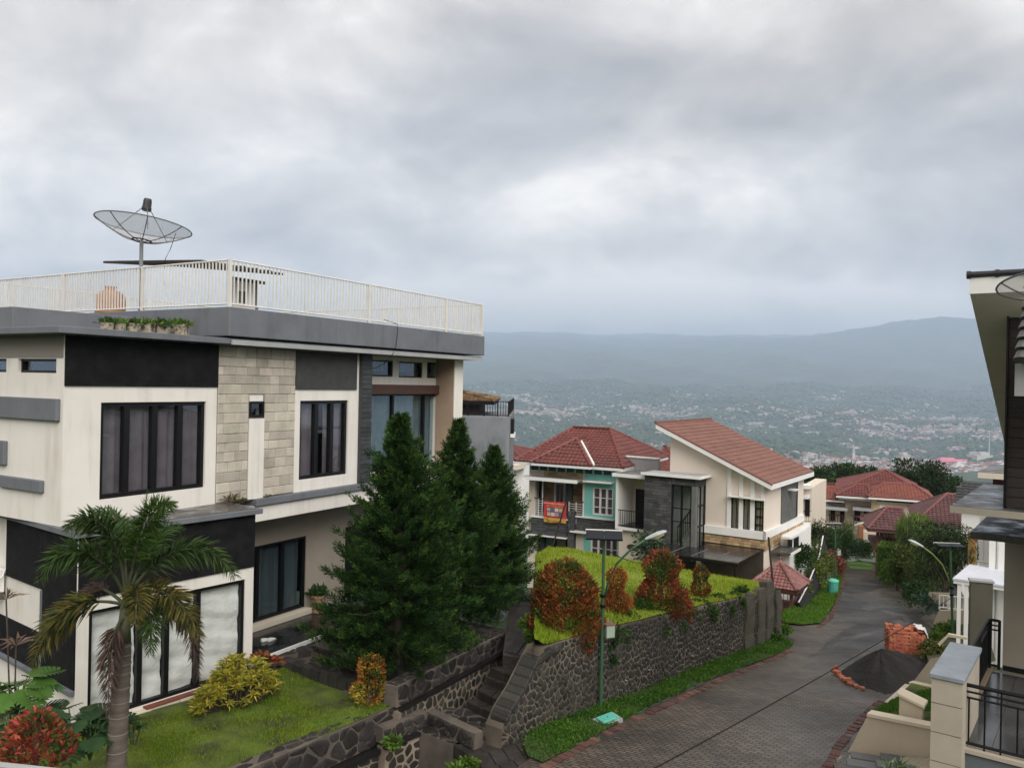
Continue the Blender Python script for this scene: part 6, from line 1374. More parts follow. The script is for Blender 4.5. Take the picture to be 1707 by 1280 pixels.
    sd = MB().wall(ty+.2, -.01, gz0, gz1, [(ty+.3, -.15, gz0+.1, gz1-.05)], 0, .06); sd.v = [(tx1-.06+b, a, c) for a, b, c in sd.v]; sd.build('tower_side', FRAME, H, fix=False); box('tower_side_glass', GLASSD, H, tx1-.04, tx1-.03, ty+.3, -.15, gz0+.1, gz1-.05)
    for zz in (.36, .68): box('side_mullion', FRAME, H, tx1-.05, tx1+.01, ty+.3, -.15, gz0+(gz1-gz0)*zz-.03, gz0+(gz1-gz0)*zz+.03)
    box('side_mullion', FRAME, H, tx1-.05, tx1+.01, (ty)/2-.03, (ty)/2+.03, gz0+.1, gz1-.05); box('side_head', MORT2, H, tx1-.18, tx1, ty+.18, -.01, gz1, tz1)
    box('tower_top', GREYLT, H, tx0-.08, tx1+.25, ty-.2, 0, tz1+.001, tz1+.06); box('tower_top_edge', BRIGHT, H, tx0-.1, tx1+.27, ty-.25, ty-.201, tz1-.04, tz1+.09); box('tower_top_edge', BRIGHT, H, tx1+.251, tx1+.29, ty-.2, .0, tz1-.04, tz1+.09)
    box('tower_inner_wall', CREAM, H, tx0+.2, tx1-.3, -.10, -.02, gz0-.5, tz1-.05)
    n = 7; sx0, sx1 = gx0+.15, tx1-.3
    for k in range(n): zz = gz0+.1+k*.16; xx = sx0+(sx1-sx0)*k/n; box('stair_tread', CREAM, H, xx, xx+(sx1-sx0)/n, -.75, -.15, zz-.16, zz)
    for k in range(9): xx = sx0+(sx1-sx0)*k/8; zz = gz0+.1+k/8*1.1; MB().tube([(xx, -.8, zz), (xx, -.8, zz+.8)], .02, 5).build('stair_baluster', WOODB, H, fix=False)
    MB().tube([(sx0, -.8, gz0+.92), (sx1, -.8, gz0+2.02)], .035, 6).build('stair_rail', WOODB, H, fix=False)
    # white balcony box left of the tower
    wy = -.75; bx0, bx1 = X(1026, 840, wy), tx0+.05; bt, bb = Z(1050, 795, wy), Z(1050, 880, wy)
    box('balcony_slab', BRIGHT, H, bx0, bx1, wy, 1.4, bb-.14, bb); box('balcony_roof', BRIGHT, H, bx0-.05, bx1+.0, wy-.35, 1.4, bt, bt+.16); box('balcony_roof_top', WETC, H, bx0+.05, bx1, wy-.25, 1.3, bt+.161, bt+.17); box('balcony_frame', BRIGHT, H, bx0, bx0+.14, wy, 1.4, bb, bt); box('balcony_back', PALE, H, bx0+.14, bx1+.3, 1.0, 1.1, bb, bt)
    box('balcony_floor', WET, H, bx0+.15, bx1, wy+.1, 1.0, bb, bb+.01); box('balcony_door', FRAME, H, f.pl(1060, 838, 1)[0], f.pl(1076, 838, 1)[0], .96, .999, bb, f.pl(1066, 815, 1)[1])
    railing(H, (bx0+.14, wy+.04, bb), (bx1, wy+.04, bb), .85, .13, BLACKM, .014, .022); box('dark_screen', FRAME, H, bx1-.35, bx1, wy+.0, wy+.03, bb+.01, bb+.9)
    box('lower_front', CREAM, H, bx0+.1, tx0+.1, wy+.25, 1.2, tzb-.4, bb-.141)
    o = MB().lathe([(0, 0), (.26, 0), (.28, .02), (0, .03)], 20).build('oval_sign', WOODB, H, (f.pl(1050, 913, wy)[0], wy+.245, f.pl(1050, 913, wy)[1]), (R(90), 0, 0)); o.scale = (1, .55, 1)
    # grey wall on the roof behind and flue
    g0, g1 = X(1038, 770, 2.5), X(1098, 770, 2.5); box('roof_wall', GREYLT, H, g0, g1, 2.5, 2.7, Z(1060, 800, 2.5), Z(1060, 763, 2.5)); box('roof_wall_cap', BRIGHT, H, g0-.05, g1, 2.45, 2.75, Z(1060, 763, 2.5)+.001, Z(1060, 763, 2.5)+.07)
    # glossy black carport roof and its posts
    cz = Z(1200, 906); cp = [f.pz(u, v, cz) for u, v in ((1131, 923), (1172, 930), (1255, 943), (1282, 922))]
    cx0, cx1 = X(1172, 904)-.02, f.pz(1268, 911, cz)[0]; cy = f.pz(1214, 936, cz)[1]
    MB().slab([(cx0-1.2, cy), (cx1+.3, cy), (cx1+.3, -.16), (tx1+.3, -.16), (tx1+.3, ty-.3), (cx0-1.2, ty-.3)], cz-.06, cz).build('carport_roof', M('black_polycarbonate', (.016, .014, .014), .12, (.022, .019, .018), 1, rough2=.22), H)
    for k in range(1, 4): x = cx0-1.2+(cx1-cx0+1.5)*k/4; MB().box(x-.015, x+.015, cy, ty-.35, cz+.001, cz+.015).build('joint_strip', GREY, H, fix=False)
    MB().box(cx0-1.2, cx1+.3, cy+.01, cy+.07, cz-.16, cz-.061).build('carport_beam', BLACKM, H, fix=False)
    for x in (cx0-1.1, cx0+.3, cx1+.2): MB().tube([(x, cy+.05, cz-.06), (x, cy+.05, zb-.4)], .05, 6).build('carport_post', BLACKM, H, fix=False)
p_house()

# ------------------------------------------------------------------ grey weathered building behind the conifers
def grey_building():
    o = at(774, 800, 33); f = Frame(o.x, o.y, 0, -1.5); H = fthing('grey_building', 'weathered grey concrete block with black roof railing behind the white house', 'building', f)
    x1 = f.pl(848, 760)[0]; zt = f.pl(810, 694)[1]; CON = M('weathered_concrete', (.20, .215, .235), .85, (.12, .13, .145), .9, .38, .66, detail=9, streak=.75, streakcol=(.40, .41, .43), bump=.2, bscale=20)
    box('wall', CON, H, -4, x1, 0, 9, -10.5, zt, bevel=.02)
    railing(H, (-3.8, .08, zt), (x1-.05, .08, zt), .62, .11, BLACKM, .012, .02, posts=(.05, (.70, .82, .92, 1)), bottom=.05); railing(H, (x1-.05, .08, zt), (x1-.05, 8.8, zt), .62, .2, BLACKM, .012, .02, posts=(.05, (.33, .66, 1)), bottom=.05)
    # roof hut with mossy tan tiles
    hx = f.pl(800, 690, 2)[0]; box('hut', M('dark_timber', (.03, .02, .016), .8), H, -3.5, hx, 1.2, 5, zt, zt+.75)
    TT = M('mossy_tan_tile', (.20, .125, .065), .9, (.12, .075, .04), 3, rnd=.4, src='island'); a = f.pl(825, 671, 1.0); hip_roof(H, -5.2, a[0], .7, 5.4, zt+.62, f.pl(776, 654, 3)[1], -3.6, f.pl(770, 654, 3)[0]-.1, TT, TT, .2, .22, .03, BLACKM)
    # bay box on the right side
    b = bpy.data.objects.new('side_bay', None); COL.objects.link(b); b.parent = H; z0, z1 = f.pl(850, 728)[1], f.pl(850, 702)[1]; box('case', FRAME, b, x1, x1+.14, 2, 3.4, z0, z1); box('case_base', BRIGHT, b, x1, x1+.2, 2, 3.4, z0-.16, z0-.002)
grey_building()
# ------------------------------------------------------------------ gazebo, net fence and greenery across the junction
def gazebo():
    c = at(1299, 1000, 36.5); zf = at(1310, 1013, 36.0).z; T = thing('gazebo', 'small garden gazebo with pinkish red tiled pyramid roof and wooden posts', 'gazebo', (c.x, c.y, zf), R(-34))
    PT = M('pink_red_tile', (.27, .115, .105), .6, (.20, .085, .08), .8, rnd=.2, src='island'); h = at(1299, 972, 36.5).z-zf; ap = at(1296, 938, 36.5).z-zf
    hip_roof(T, -1.05, 1.05, -1.05, 1.05, h, ap, -.01, .005, PT, PT, .16, .17, .03, WOODB)
    MB().lathe([(0, ap+.28), (.05, ap+.24), (.03, ap+.16), (.09, ap+.06), (.11, ap-.05), (0, ap-.06)], 10).build('finial', PT, T)
    RW = M('red_brown_timber', (.12, .045, .03), .7)
    for sx in (-1, 1):
        for sy in (-1, 1):
            box('post', RW, T, sx*.72-.06, sx*.72+.06, sy*.72-.06, sy*.72+.06, -.6, h-.1)
            MB().tube([(sx*1.05, sy*1.05, h+.02), (sx*1.17, sy*1.17, h+.14)], [.05, .02], 6).build('corner_ornament', PT, T, fix=False)
    box('floor', RW, T, -.85, .85, -.85, .85, -.02, .06)
    for a, b in (((-.72, -.72), (.72, -.72)), ((-.72, .72), (.72, .72)), ((-.72, -.72), (-.72, .72)), ((.72, -.72), (.72, .72))):
        MB().tube([(*a, .38), (*b, .38)], .03, 5).build('rail', RW, T, fix=False)
        for k in range(1, 8): f = k/8; MB().tube([(a[0]+(b[0]-a[0])*f, a[1]+(b[1]-a[1])*f, .06), (a[0]+(b[0]-a[0])*f, a[1]+(b[1]-a[1])*f, .38)], .015, 4).build('rail_slat', RW, T, fix=False)
gazebo()
tag(MB().tube([at(1289, 978, 34), at(1281, 895, 34)], .045, 6).build('leaning_pole', M('dark_timber', (.03, .02, .016), .8), fix=False), 'dark thin pole leaning in front of the gazebo roof', 'pole')
def net_fence():
    pts = [(1331, 1004, 1026, 35.5), (1345, 978, 1012, 38), (1357, 948, 990, 41), (1366, 925, 960, 44.5), (1372, 893, 930, 48)]
    P = [(at(u, v0, d), at(u, v1, d)) for u, v0, v1, d in pts]; o = P[0][1]; T = thing('net_fence', 'black shade-net fence along the garden edge beside the road bend', 'fence', o)
    mb = MB(); vs = []
    for t, b in P: vs += [t-o, (t+b)/2-o+Vector((.26, 0, 0)), b-o+Vector((.20, 0, -.4))]
    mb.add(vs, [(3*i+j, 3*i+j+1, 3*i+j+4, 3*i+j+3) for i in range(len(P)-1) for j in (0, 1)]); N = mb.build('net', M('black_net', (.006, .006, .007), .9), T, fix=False); s = N.modifiers.new('thick', 'SOLIDIFY'); s.thickness = .16
    MB().tube([t-o for t, b in P], .035, 6).build('top_pipe', BRIGHT, T, fix=False)
    for t, b in P: MB().tube([t-o, b-o-Vector((0, 0, .6))], .04, 6).build('post', BLACKM, T, fix=False)
net_fence()
def blob_tree(name, label, cat, base, h, r, trunk_h, m, n, leaf, seed, group=None, squash=1.0, lumps=9, droop=0.0, m2=None, w=.5):
    t = thing(name, label, cat, base, seed, group); rg = np.random.default_rng(seed*7+1); rr = random.Random(seed)
    if trunk_h > 0:
        MB().tube([(0, 0, -.4), (0, 0, trunk_h), (.1*r, 0, trunk_h+(h-trunk_h)*.6)], [r*.07+.03, r*.05+.02, .02], 7).build('trunk', G_BARK, t, fix=False)
        for k in range(4): a = k*1.6+seed; MB().tube([(0, 0, trunk_h*.9), (math.cos(a)*r*.55, math.sin(a)*r*.55, trunk_h+(h-trunk_h)*.5)], [r*.035+.015, .012], 5).build('limb', G_BARK, t, fix=False)
    P = []; D = []; ch = h-trunk_h*.8
    for k in range(lumps):
        a = rr.random()*6.28; q = rr.random()**.6*.62; zc = trunk_h*.8+ch*(.25+.55*rr.random()); c = np.array([math.cos(a)*q*r, math.sin(a)*q*r, zc]); s = r*(.38+.22*rr.random())
        m_ = int(n/lumps); d = unit(rg.normal(size=(m_, 3))); pos = c+d*s*np.array([1, 1, squash])*(rg.random((m_, 1))**.35); P.append(pos); D.append(d*.8+rg.normal(size=(m_, 3))*.5+np.array([0, 0, .3-droop*2]))
    P = np.concatenate(P); D = np.concatenate(D); P[:, 2] = np.clip(P[:, 2], .02, h)
    S = leaf*(.6+.8*rg.random(len(P)))
    if m2 is None: leaf_mesh('crown', P, D, S, w, m, t, droop=droop)
    else:
        k = rg.random(len(P)) < .5; leaf_mesh('crown', P[k], D[k], S[k], w, m, t, droop=droop); leaf_mesh('blossoms', P[~k], D[~k], S[~k], w, m2, t, droop=droop)
    return t
L_DARK = M('dark_tree_leaf', (.020, .036, .014), .6, (.034, .055, .018), .8, .35, .7, rnd=.45, src='island', trans=.12)
L_WILL = M('willow_leaf', (.16, .23, .055), .6, (.12, .18, .045), 1.2, .35, .7, rnd=.35, src='island', trans=.25)
L_OLIV = M('olive_leaf', (.085, .11, .026), .6, (.13, .14, .04), 1.5, .35, .7, rnd=.4, src='island', trans=.2)
L_YG = M('yellow_green_leaf', (.22, .26, .05), .6, (.15, .20, .04), 1.5, .35, .7, rnd=.35, src='island', trans=.25)
g1 = 'trees and shrubs around the road bend'
def tr(u, v, d, *a, **k):
    p = at(u, v, d); a = list(a); return blob_tree(a[0], a[1], a[2], (p.x, p.y, p.z), *a[3:], group=k.pop('group', g1), **k)
tr(1338, 955, 40, 'round_shrub', 'rounded dark green shrub beside the gazebo and white annex', 'shrub', 1.45, .75, 0, L_DGRN, 1700, .12, 3)
tr(1322, 948, 40, 'round_shrub', 'shorter dark green shrub touching the white annex wall', 'shrub', 1.2, .5, 0, L_GRN, 900, .11, 4)
tr(1083, 938, 35.5, 'round_shrub', 'large-leaved grey-green shrub before the dark brick tower', 'shrub', 1.3, .75, .2, M('grey_green_leaf', (.030, .055, .028), .45, (.045, .075, .04), 2, rnd=.4, src='island'), 900, .17, 5)
tr(1356, 985, 41.5, 'hedge', 'yellowish climbing hedge along the black net fence', 'hedge', 1.9, .8, 0, L_OLIV, 1800, .12, 6, m2=L_YG)
tr(1345, 1010, 38.5, 'flowering_vine', 'pale flowering vine at the near end of the net fence', 'plant', 1.35, .45, 0, L_YG, 900, .10, 7, m2=L_OLIV)
tr(1366, 960, 45, 'hedge', 'dense green hedge behind the far half of the net fence', 'hedge', 2.1, .85, 0, L_OLIV, 1800, .12, 8, m2=L_GRN)
tr(1393, 965, 49.5, 'red_shrub', 'tall dark red shrub beside the far lamp at the bend', 'shrub', 2.1, .62, 0, M('dark_red_leaf', (.20, .045, .022), .6, (.13, .04, .02), 2, rnd=.4, src='island'), 1500, .12, 9)
tr(1381, 968, 48.5, 'yellow_shrub', 'variegated yellow shrub left of the dark red one', 'shrub', 1.7, .5, 0, L_YG, 1000, .11, 10, m2=L_GRN)
tr(1376, 925, 55, 'palm_shrub', 'dark feathery palm clump under the left balcony', 'plant', 1.7, 1.2, .3, L_DGRN, 3000, .26, 11, w=.14, droop=.3)
tr(1395, 905, 58, 'palm_shrub', 'brighter feathery palm clump beside the far lamp', 'plant', 1.2, 1.0, .2, L_GRN, 2000, .26, 12, w=.14, droop=.3)
tr(1358, 915, 52, 'palm_shrub', 'dark green clump right behind the white annex', 'plant', 1.9, 1.0, .3, L_DARK, 2200, .2, 13, w=.2)
tr(1420, 930, 61, 'round_shrub', 'glossy green round shrub before the cream house', 'shrub', 1.6, 1.0, 0, M('glossy_green_leaf', (.025, .075, .025), .5, (.035, .09, .03), 2, rnd=.35, src='island'), 1700, .15, 14)
tr(1443, 936, 60, 'hedge', 'dark clipped hedge behind the small lawn at the bend', 'hedge', 1.6, 1.5, 0, L_DGRN, 2200, .12, 15, squash=.7)
tr(1403, 938, 58, 'round_shrub', 'small clipped ball shrub at the bend', 'shrub', 1.0, .55, 0, L_DGRN, 900, .10, 16)
tr(1415, 905, 63, 'palm_shrub', 'orange-green palm in front of the cream house', 'plant', 1.9, .7, .6, L_OLIV, 700, .3, 17, w=.1, droop=.4)
tr(1498, 968, 50, 'willow_tree', 'pale green weeping willow beside the wooden pavilion', 'tree', 1, 1, .1, L_WILL, 10, .1, 18) if False else None
p = at(1532, 985, 47); blob_tree('willow_tree', 'pale feathery weeping tree beside the wooden pavilion', 'tree', (p.x, p.y, p.z-1), 6.0, 1.3, 2.4, L_WILL, 12000, .26, 19, g1, 1.1, 14, droop=.9, w=.14)
def box_hedge():
    a, b = onroad(1476, 958), onroad(1510, 968); c = at(1492, 958, 48); T = thing('box_hedge', 'bright green square clipped hedge at the right of the bend', 'hedge', (c.x, c.y, c.z), R(-30), g1)
    n = 5200; V = rng.random((n, 3))*np.array([1.7, 1.8, 1.75])+np.array([-.85, -.9, 0]); k = rng.integers(0, 5, n)
    V[k == 0, 1] = -.9; V[k == 1, 0] = -.85; V[k == 2, 0] = .85; V[k == 3, 2] = 1.75; V[k == 4, 1] = -.9
    leaf_mesh('foliage', V+rng.normal(size=V.shape)*.03, V*np.array([1, 1, .2])+rng.normal(size=V.shape)*.5+np.array([0, -.3, .4]), .09+.05*rng.random(n), .5, L_LGRN, T); MB().box(-.8, .8, -.85, .85, -.3, 1.68).build('inner_mass', L_DGRN, T)
box_hedge()
tr(1518, 985, 43, 'olive_tree', 'olive green bushy tree in front of the willow', 'tree', 2.3, 1.1, .6, L_OLIV, 4200, .15, 20, m2=L_GRN)
tr(1545, 1000, 40, 'olive_tree', 'dark leafy tree right of the olive bushy one', 'tree', 2.2, 1.1, .6, L_GRN, 3400, .2, 21, m2=L_OLIV, w=.22, droop=.3, lumps=14)
tr(1575, 985, 37, 'palm_shrub', 'spreading dark palm clump behind the right lamp', 'plant', 3.0, 1.8, .5, L_DARK, 4200, .28, 22, w=.14, droop=.3)
tr(1590, 945, 42, 'olive_tree', 'tall dark green tree behind the right lamp panel', 'tree', 1.9, 1.1, .4, L_DGRN, 3000, .24, 23, m2=L_OLIV, w=.16, droop=.4, lumps=14)
tr(1496, 980, 44, 'palm_shrub', 'light green fern bush leaning over the road edge', 'plant', 1.5, .9, .2, L_LGRN, 1500, .2, 24, w=.2, droop=.3)
tr(1552, 1022, 33, 'round_shrub', 'blue-green agave-like bush by the cream driveway wall', 'shrub', .75, .6, 0, M('blue_green_leaf', (.028, .085, .055), .5, (.035, .10, .05), 2, rnd=.35, src='island'), 700, .22, 25, w=.14)
tr(1530, 1008, 36, 'round_shrub', 'dark shrub behind the green bins', 'shrub', 1.0, .7, 0, L_DGRN, 1100, .13, 26)
p = at(1538, 850, 92); blob_tree('round_tree', 'big dark round-crowned tree rising above the red roofs', 'tree', (p.x, p.y, p.z-2), 7.6, 3.3, 2.4, L_DARK, 9000, .36, 30, 'trees behind the red-roofed houses', .8, 16)
for k, (u, v, d, h, r, l) in enumerate(((1372, 815, 95, 4.0, 2.6, 'leftmost tree of the dark row behind the orange roofs'), (1402, 812, 98, 4.3, 2.8, 'second tree of the dark row behind the orange roofs'), (1430, 812, 100, 4.6, 2.8, 'third tree of the dark row, nearest the roof peak'), (1352, 818, 94, 3.2, 2.2, 'small tree at the right end of the sloping brown roof'), (1588, 835, 96, 4.2, 2.6, 'dark tree right of the round-crowned one'))):
    p = at(u, v, d); blob_tree('row_tree', l, 'tree', (p.x, p.y, p.z-1.5), h, r, .6, L_DARK if k % 2 else L_DGRN, 3600, .36, 40+k, 'trees behind the red-roofed houses', .75, 9)

# ------------------------------------------------------------------ cream houses with red hipped roofs down the road
def far_house(label, org, ang, roofs, walls, extras=()):
    f = Frame(org.x, org.y, 0, ang); H = fthing('red_roof_house', label, 'house', f, 'cream houses with red hipped roofs down the road')
    for (u0, v0, u1, v1, ru0, ru1, rv, y0, dep, m, cap) in roofs:
        a = f.pl(u0, v0, y0); b = f.pl(u1, v1, y0); ze = (a[1]+b[1])/2; yr = y0+dep/2; r0 = f.pl(ru0, rv, yr); r1 = f.pl(ru1, rv, yr)
        hip_roof(H, a[0], b[0], y0, y0+dep, ze, r0[1], r0[0], max(r1[0], r0[0]+.01), m, cap, .24, .28, .05)
    for (u0, u1, vt, vb, y, dep, m, nm) in walls:
        x0 = f.pl(u0, (vt+vb)/2, y)[0]; x1 = f.pl(u1, (vt+vb)/2, y)[0]; box(nm, m, H, x0, x1, y, y+dep, f.pl((u0+u1)/2, vb, y)[1], f.pl((u0+u1)/2, vt, y)[1])
    for (u0, u1, vt, vb, y, dep, m, nm) in extras:
        x0 = f.pl(u0, (vt+vb)/2, y)[0]; x1 = f.pl(u1, (vt+vb)/2, y)[0]; box(nm, m, H, x0, x1, y-dep, y-.002, f.pl((u0+u1)/2, vb, y)[1], f.pl((u0+u1)/2, vt, y)[1])
    return H, f
org = at(1448, 900, 64)
SANDP = M('sand_plaster', (.55, .40, .22), .85)
H1, f1 = far_house('cream two-storey house with three stepped red hipped roofs at the bend', org, -22,
    [(1395, 824, 1545, 822, 1475, 1476, 784, 2.5, 9, TILE, CAP), (1447, 831, 1562, 833, 1472, 1521, 805, -1.0, 6.5, TILEO, CAP), (1393, 826, 1452, 829, 1428, 1446, 808, -.2, 4, TILE, CAP)],
    [(1452, 1553, 834, 930, 0, 6, CREAM, 'front_wall'), (1408, 1452, 833, 930, 1.2, 6, CREAM, 'left_wall')],
    [(1461, 1551, 834, 838, 0, .03, FRAME, 'eave_vents'), (1466, 1487, 842, 853, 0, .05, BRIGHT, 'white_panel'), (1455, 1463, 838, 860, 0, .08, SANDP, 'stone_pier'), (1462, 1483, 853, 855, 0, .9, BRIGHT, 'canopy'), (1421, 1455, 843, 847, 1.2, 1.6, GREYLT, 'canopy'), (1424, 1434, 850, 868, 1.2, .04, FRAME, 'window'), (1440, 1450, 850, 875, 1.2, .04, FRAME, 'door'), (1466, 1478, 858, 872, 0, .05, FRAME, 'window'), (1437, 1463, 882, 895, .2, 1.6, CREAM, 'balcony_front'), (1430, 1438, 872, 896, .1, 1.7, M('orange_wood', (.30, .12, .05), .7), 'balcony_end'), (1437, 1464, 896, 898, .2, 1.7, BRIGHT, 'balcony_ledge'), (1441, 1452, 900, 918, .3, .1, FRAME, 'garage_door'), (1436, 1440, 898, 918, .3, 1.5, BRIGHT, 'pillar'), (1398, 1452, 829, 833, .6, .4, BRIGHT, 'cornice'), (1485, 1500, 880, 905, 0, .05, FRAME, 'window')])
org = at(1380, 900, 66)
H2, f2 = far_house('smaller cream house with orange-red roofs left of the stepped one', org, -22,
    [(1354, 828, 1402, 832, 1368, 1392, 806, 2.2, 6, TILEO, CAP), (1362, 832, 1408, 834, 1380, 1396, 813, -.4, 4, TILEO, CAP)],
    [(1356, 1408, 834, 930, .8, 6, CREAM, 'front_wall')],
    [(1356, 1404, 834, 837, .8, .05, FRAME, 'eave_vents'), (1368, 1382, 838, 872, .8, .5, CREAM, 'bay'), (1377, 1412, 842, 845, .8, 2.0, GREYLT, 'canopy'), (1385, 1392, 850, 868, .8, .05, FRAME, 'window'), (1400, 1407, 848, 874, .8, .05, FRAME, 'door'), (1358, 1366, 848, 866, .8, .05, FRAME, 'window'), (1379, 1412, 874, 878, .8, 1.4, CREAM, 'balcony_floor'), (1386, 1392, 884, 912, .8, .05, FRAME, 'door')])
H2b, f2b = far_house('white balconied house behind the slate panel of the sloped-roof house', at(1338, 880, 52), -30, [], [(1332, 1352, 812, 930, 0, 6, CREAM, 'front_wall')], [(1334, 1354, 806, 812, 0, 1.0, BRIGHT, 'canopy'), (1335, 1350, 824, 829, 0, .8, BRIGHT, 'ledge'), (1342, 1350, 832, 860, 0, .05, FRAME, 'window'), (1336, 1352, 871, 876, 0, 1.0, BRIGHT, 'balcony_floor')])
railing(H2b, (*(lambda a: (a[0], -.95, a[1]))(f2b.pl(1336, 871, -.95)),), (*(lambda a: (a[0], -.95, a[1]))(f2b.pl(1352, 871, -.95)),), .75, .14, BLACKM, .012, .02)
for H_, f_, u0, u1, v, y in ((H2, f2, 1379, 1409, 874, -.5), (H1, f1, 1418, 1432, 876, 0)):
    a, b = f_.pl(u0, v, y), f_.pl(u1, v, y); railing(H_, (a[0], y, a[1]), (b[0], y, a[1]), .8, .2, WOODB, .03, .04)
# wooden pavilion
def pavilion():
    o = at(1475, 935, 52); f = Frame(o.x, o.y, 0, -18); H = fthing('wooden_pavilion', 'raised wooden pavilion with dark red tiled roof by the small lawn', 'pavilion', f); RW = M('red_brown_timber')
    a = f.pl(1446, 882, -.6); b = f.pl(1516, 884, -.6); ap = f.pl(1486, 846, 2.0); hip_roof(H, a[0], b[0], -.6, 4.2, a[1], ap[1], ap[0]-.3, ap[0]+.6, M('maroon_tile', (.115, .042, .042), .6, (.085, .034, .035), .8, rnd=.2, src='island'), CAPB, .26, .3, .045, RW)
    zf = f.pl(1480, 908)[1]
    for u in (1463, 1469, 1505):
        x = f.pl(u, 910)[0]; box('post', RW, H, x-.09, x+.09, 0, .18, -14, a[1]-.1)
    x0, x1 = f.pl(1463, 905)[0], f.pl(1508, 905)[0]; box('floor', RW, H, x0-.2, x1, -.1, 3.6, zf-.35, zf); railing(H, (x0, .05, zf), (x1, .05, zf), .75, .22, RW, .03, .04); box('back_wall', CREAM, H, x0+.5, x1, 3.0, 3.1, zf, a[1]-.1); box('window', M('pale_pane', (.45, .5, .55), .3), H, f.pl(1472, 890, 2.9)[0], f.pl(1484, 890, 2.9)[0], 2.9, 2.99, zf+.3, a[1]-.3)
pavilion()
H3, f3 = far_house('house under a large dark maroon roof right of the pavilion', at(1570, 900, 50), -25, [(1520, 880, 1650, 882, 1578, 1612, 824, 0, 9, M('maroon_tile'), CAPB)], [(1530, 1640, 882, 960, .8, 7, CREAM, 'front_wall')])
H4, f4 = far_house('house with red roof seen between the turquoise house and the pale one', at(1108, 800, 62), -30, [(1085, 790, 1140, 792, 1108, 1112, 745, 0, 7, TILE, CAP)], [(1088, 1135, 792, 900, .6, 5, CREAM, 'front_wall')])
H5, f5 = far_house('house with red roof corner behind the grey building', at(860, 800, 60), -20, [(800, 766, 874, 766, 830, 846, 741, 0, 7, TILE, CAP)], [(815, 872, 768, 900, .6, 6, BRIGHT, 'front_wall')], [(850, 876, 771, 779, .6, 1.8, CREAM, 'awning'), (850, 876, 838, 842, .6, 1.2, BRIGHT, 'balcony_floor')])
railing(H5, (f5.pl(846, 838, -.5)[0], -.5, f5.pl(860, 838, -.5)[1]), (f5.pl(879, 838, -.5)[0], -.5, f5.pl(860, 838, -.5)[1]), .9, .9, BRIGHT, .02, .03, posts=(.05, (0, .5, 1)))
# small lawn and brick drive at the bend
for nm, px, m in (('bend_lawn', [(1408, 940), (1432, 933), (1458, 942), (1455, 950), (1420, 948)], M('corner_lawn', (.07, .15, .016), .95, (.09, .17, .02), 1)), ('brick_drive', [(1450, 951), (1460, 943), (1482, 948), (1490, 962), (1470, 958)], M('red_brick_paving', (.13, .055, .042), .9, (.09, .045, .036), 1))):
    W = [onroad(u, v, .03) for u, v in px]; struct(MB().add([tuple(p) for p in W], [tuple(range(len(W)))]).build(nm, m))

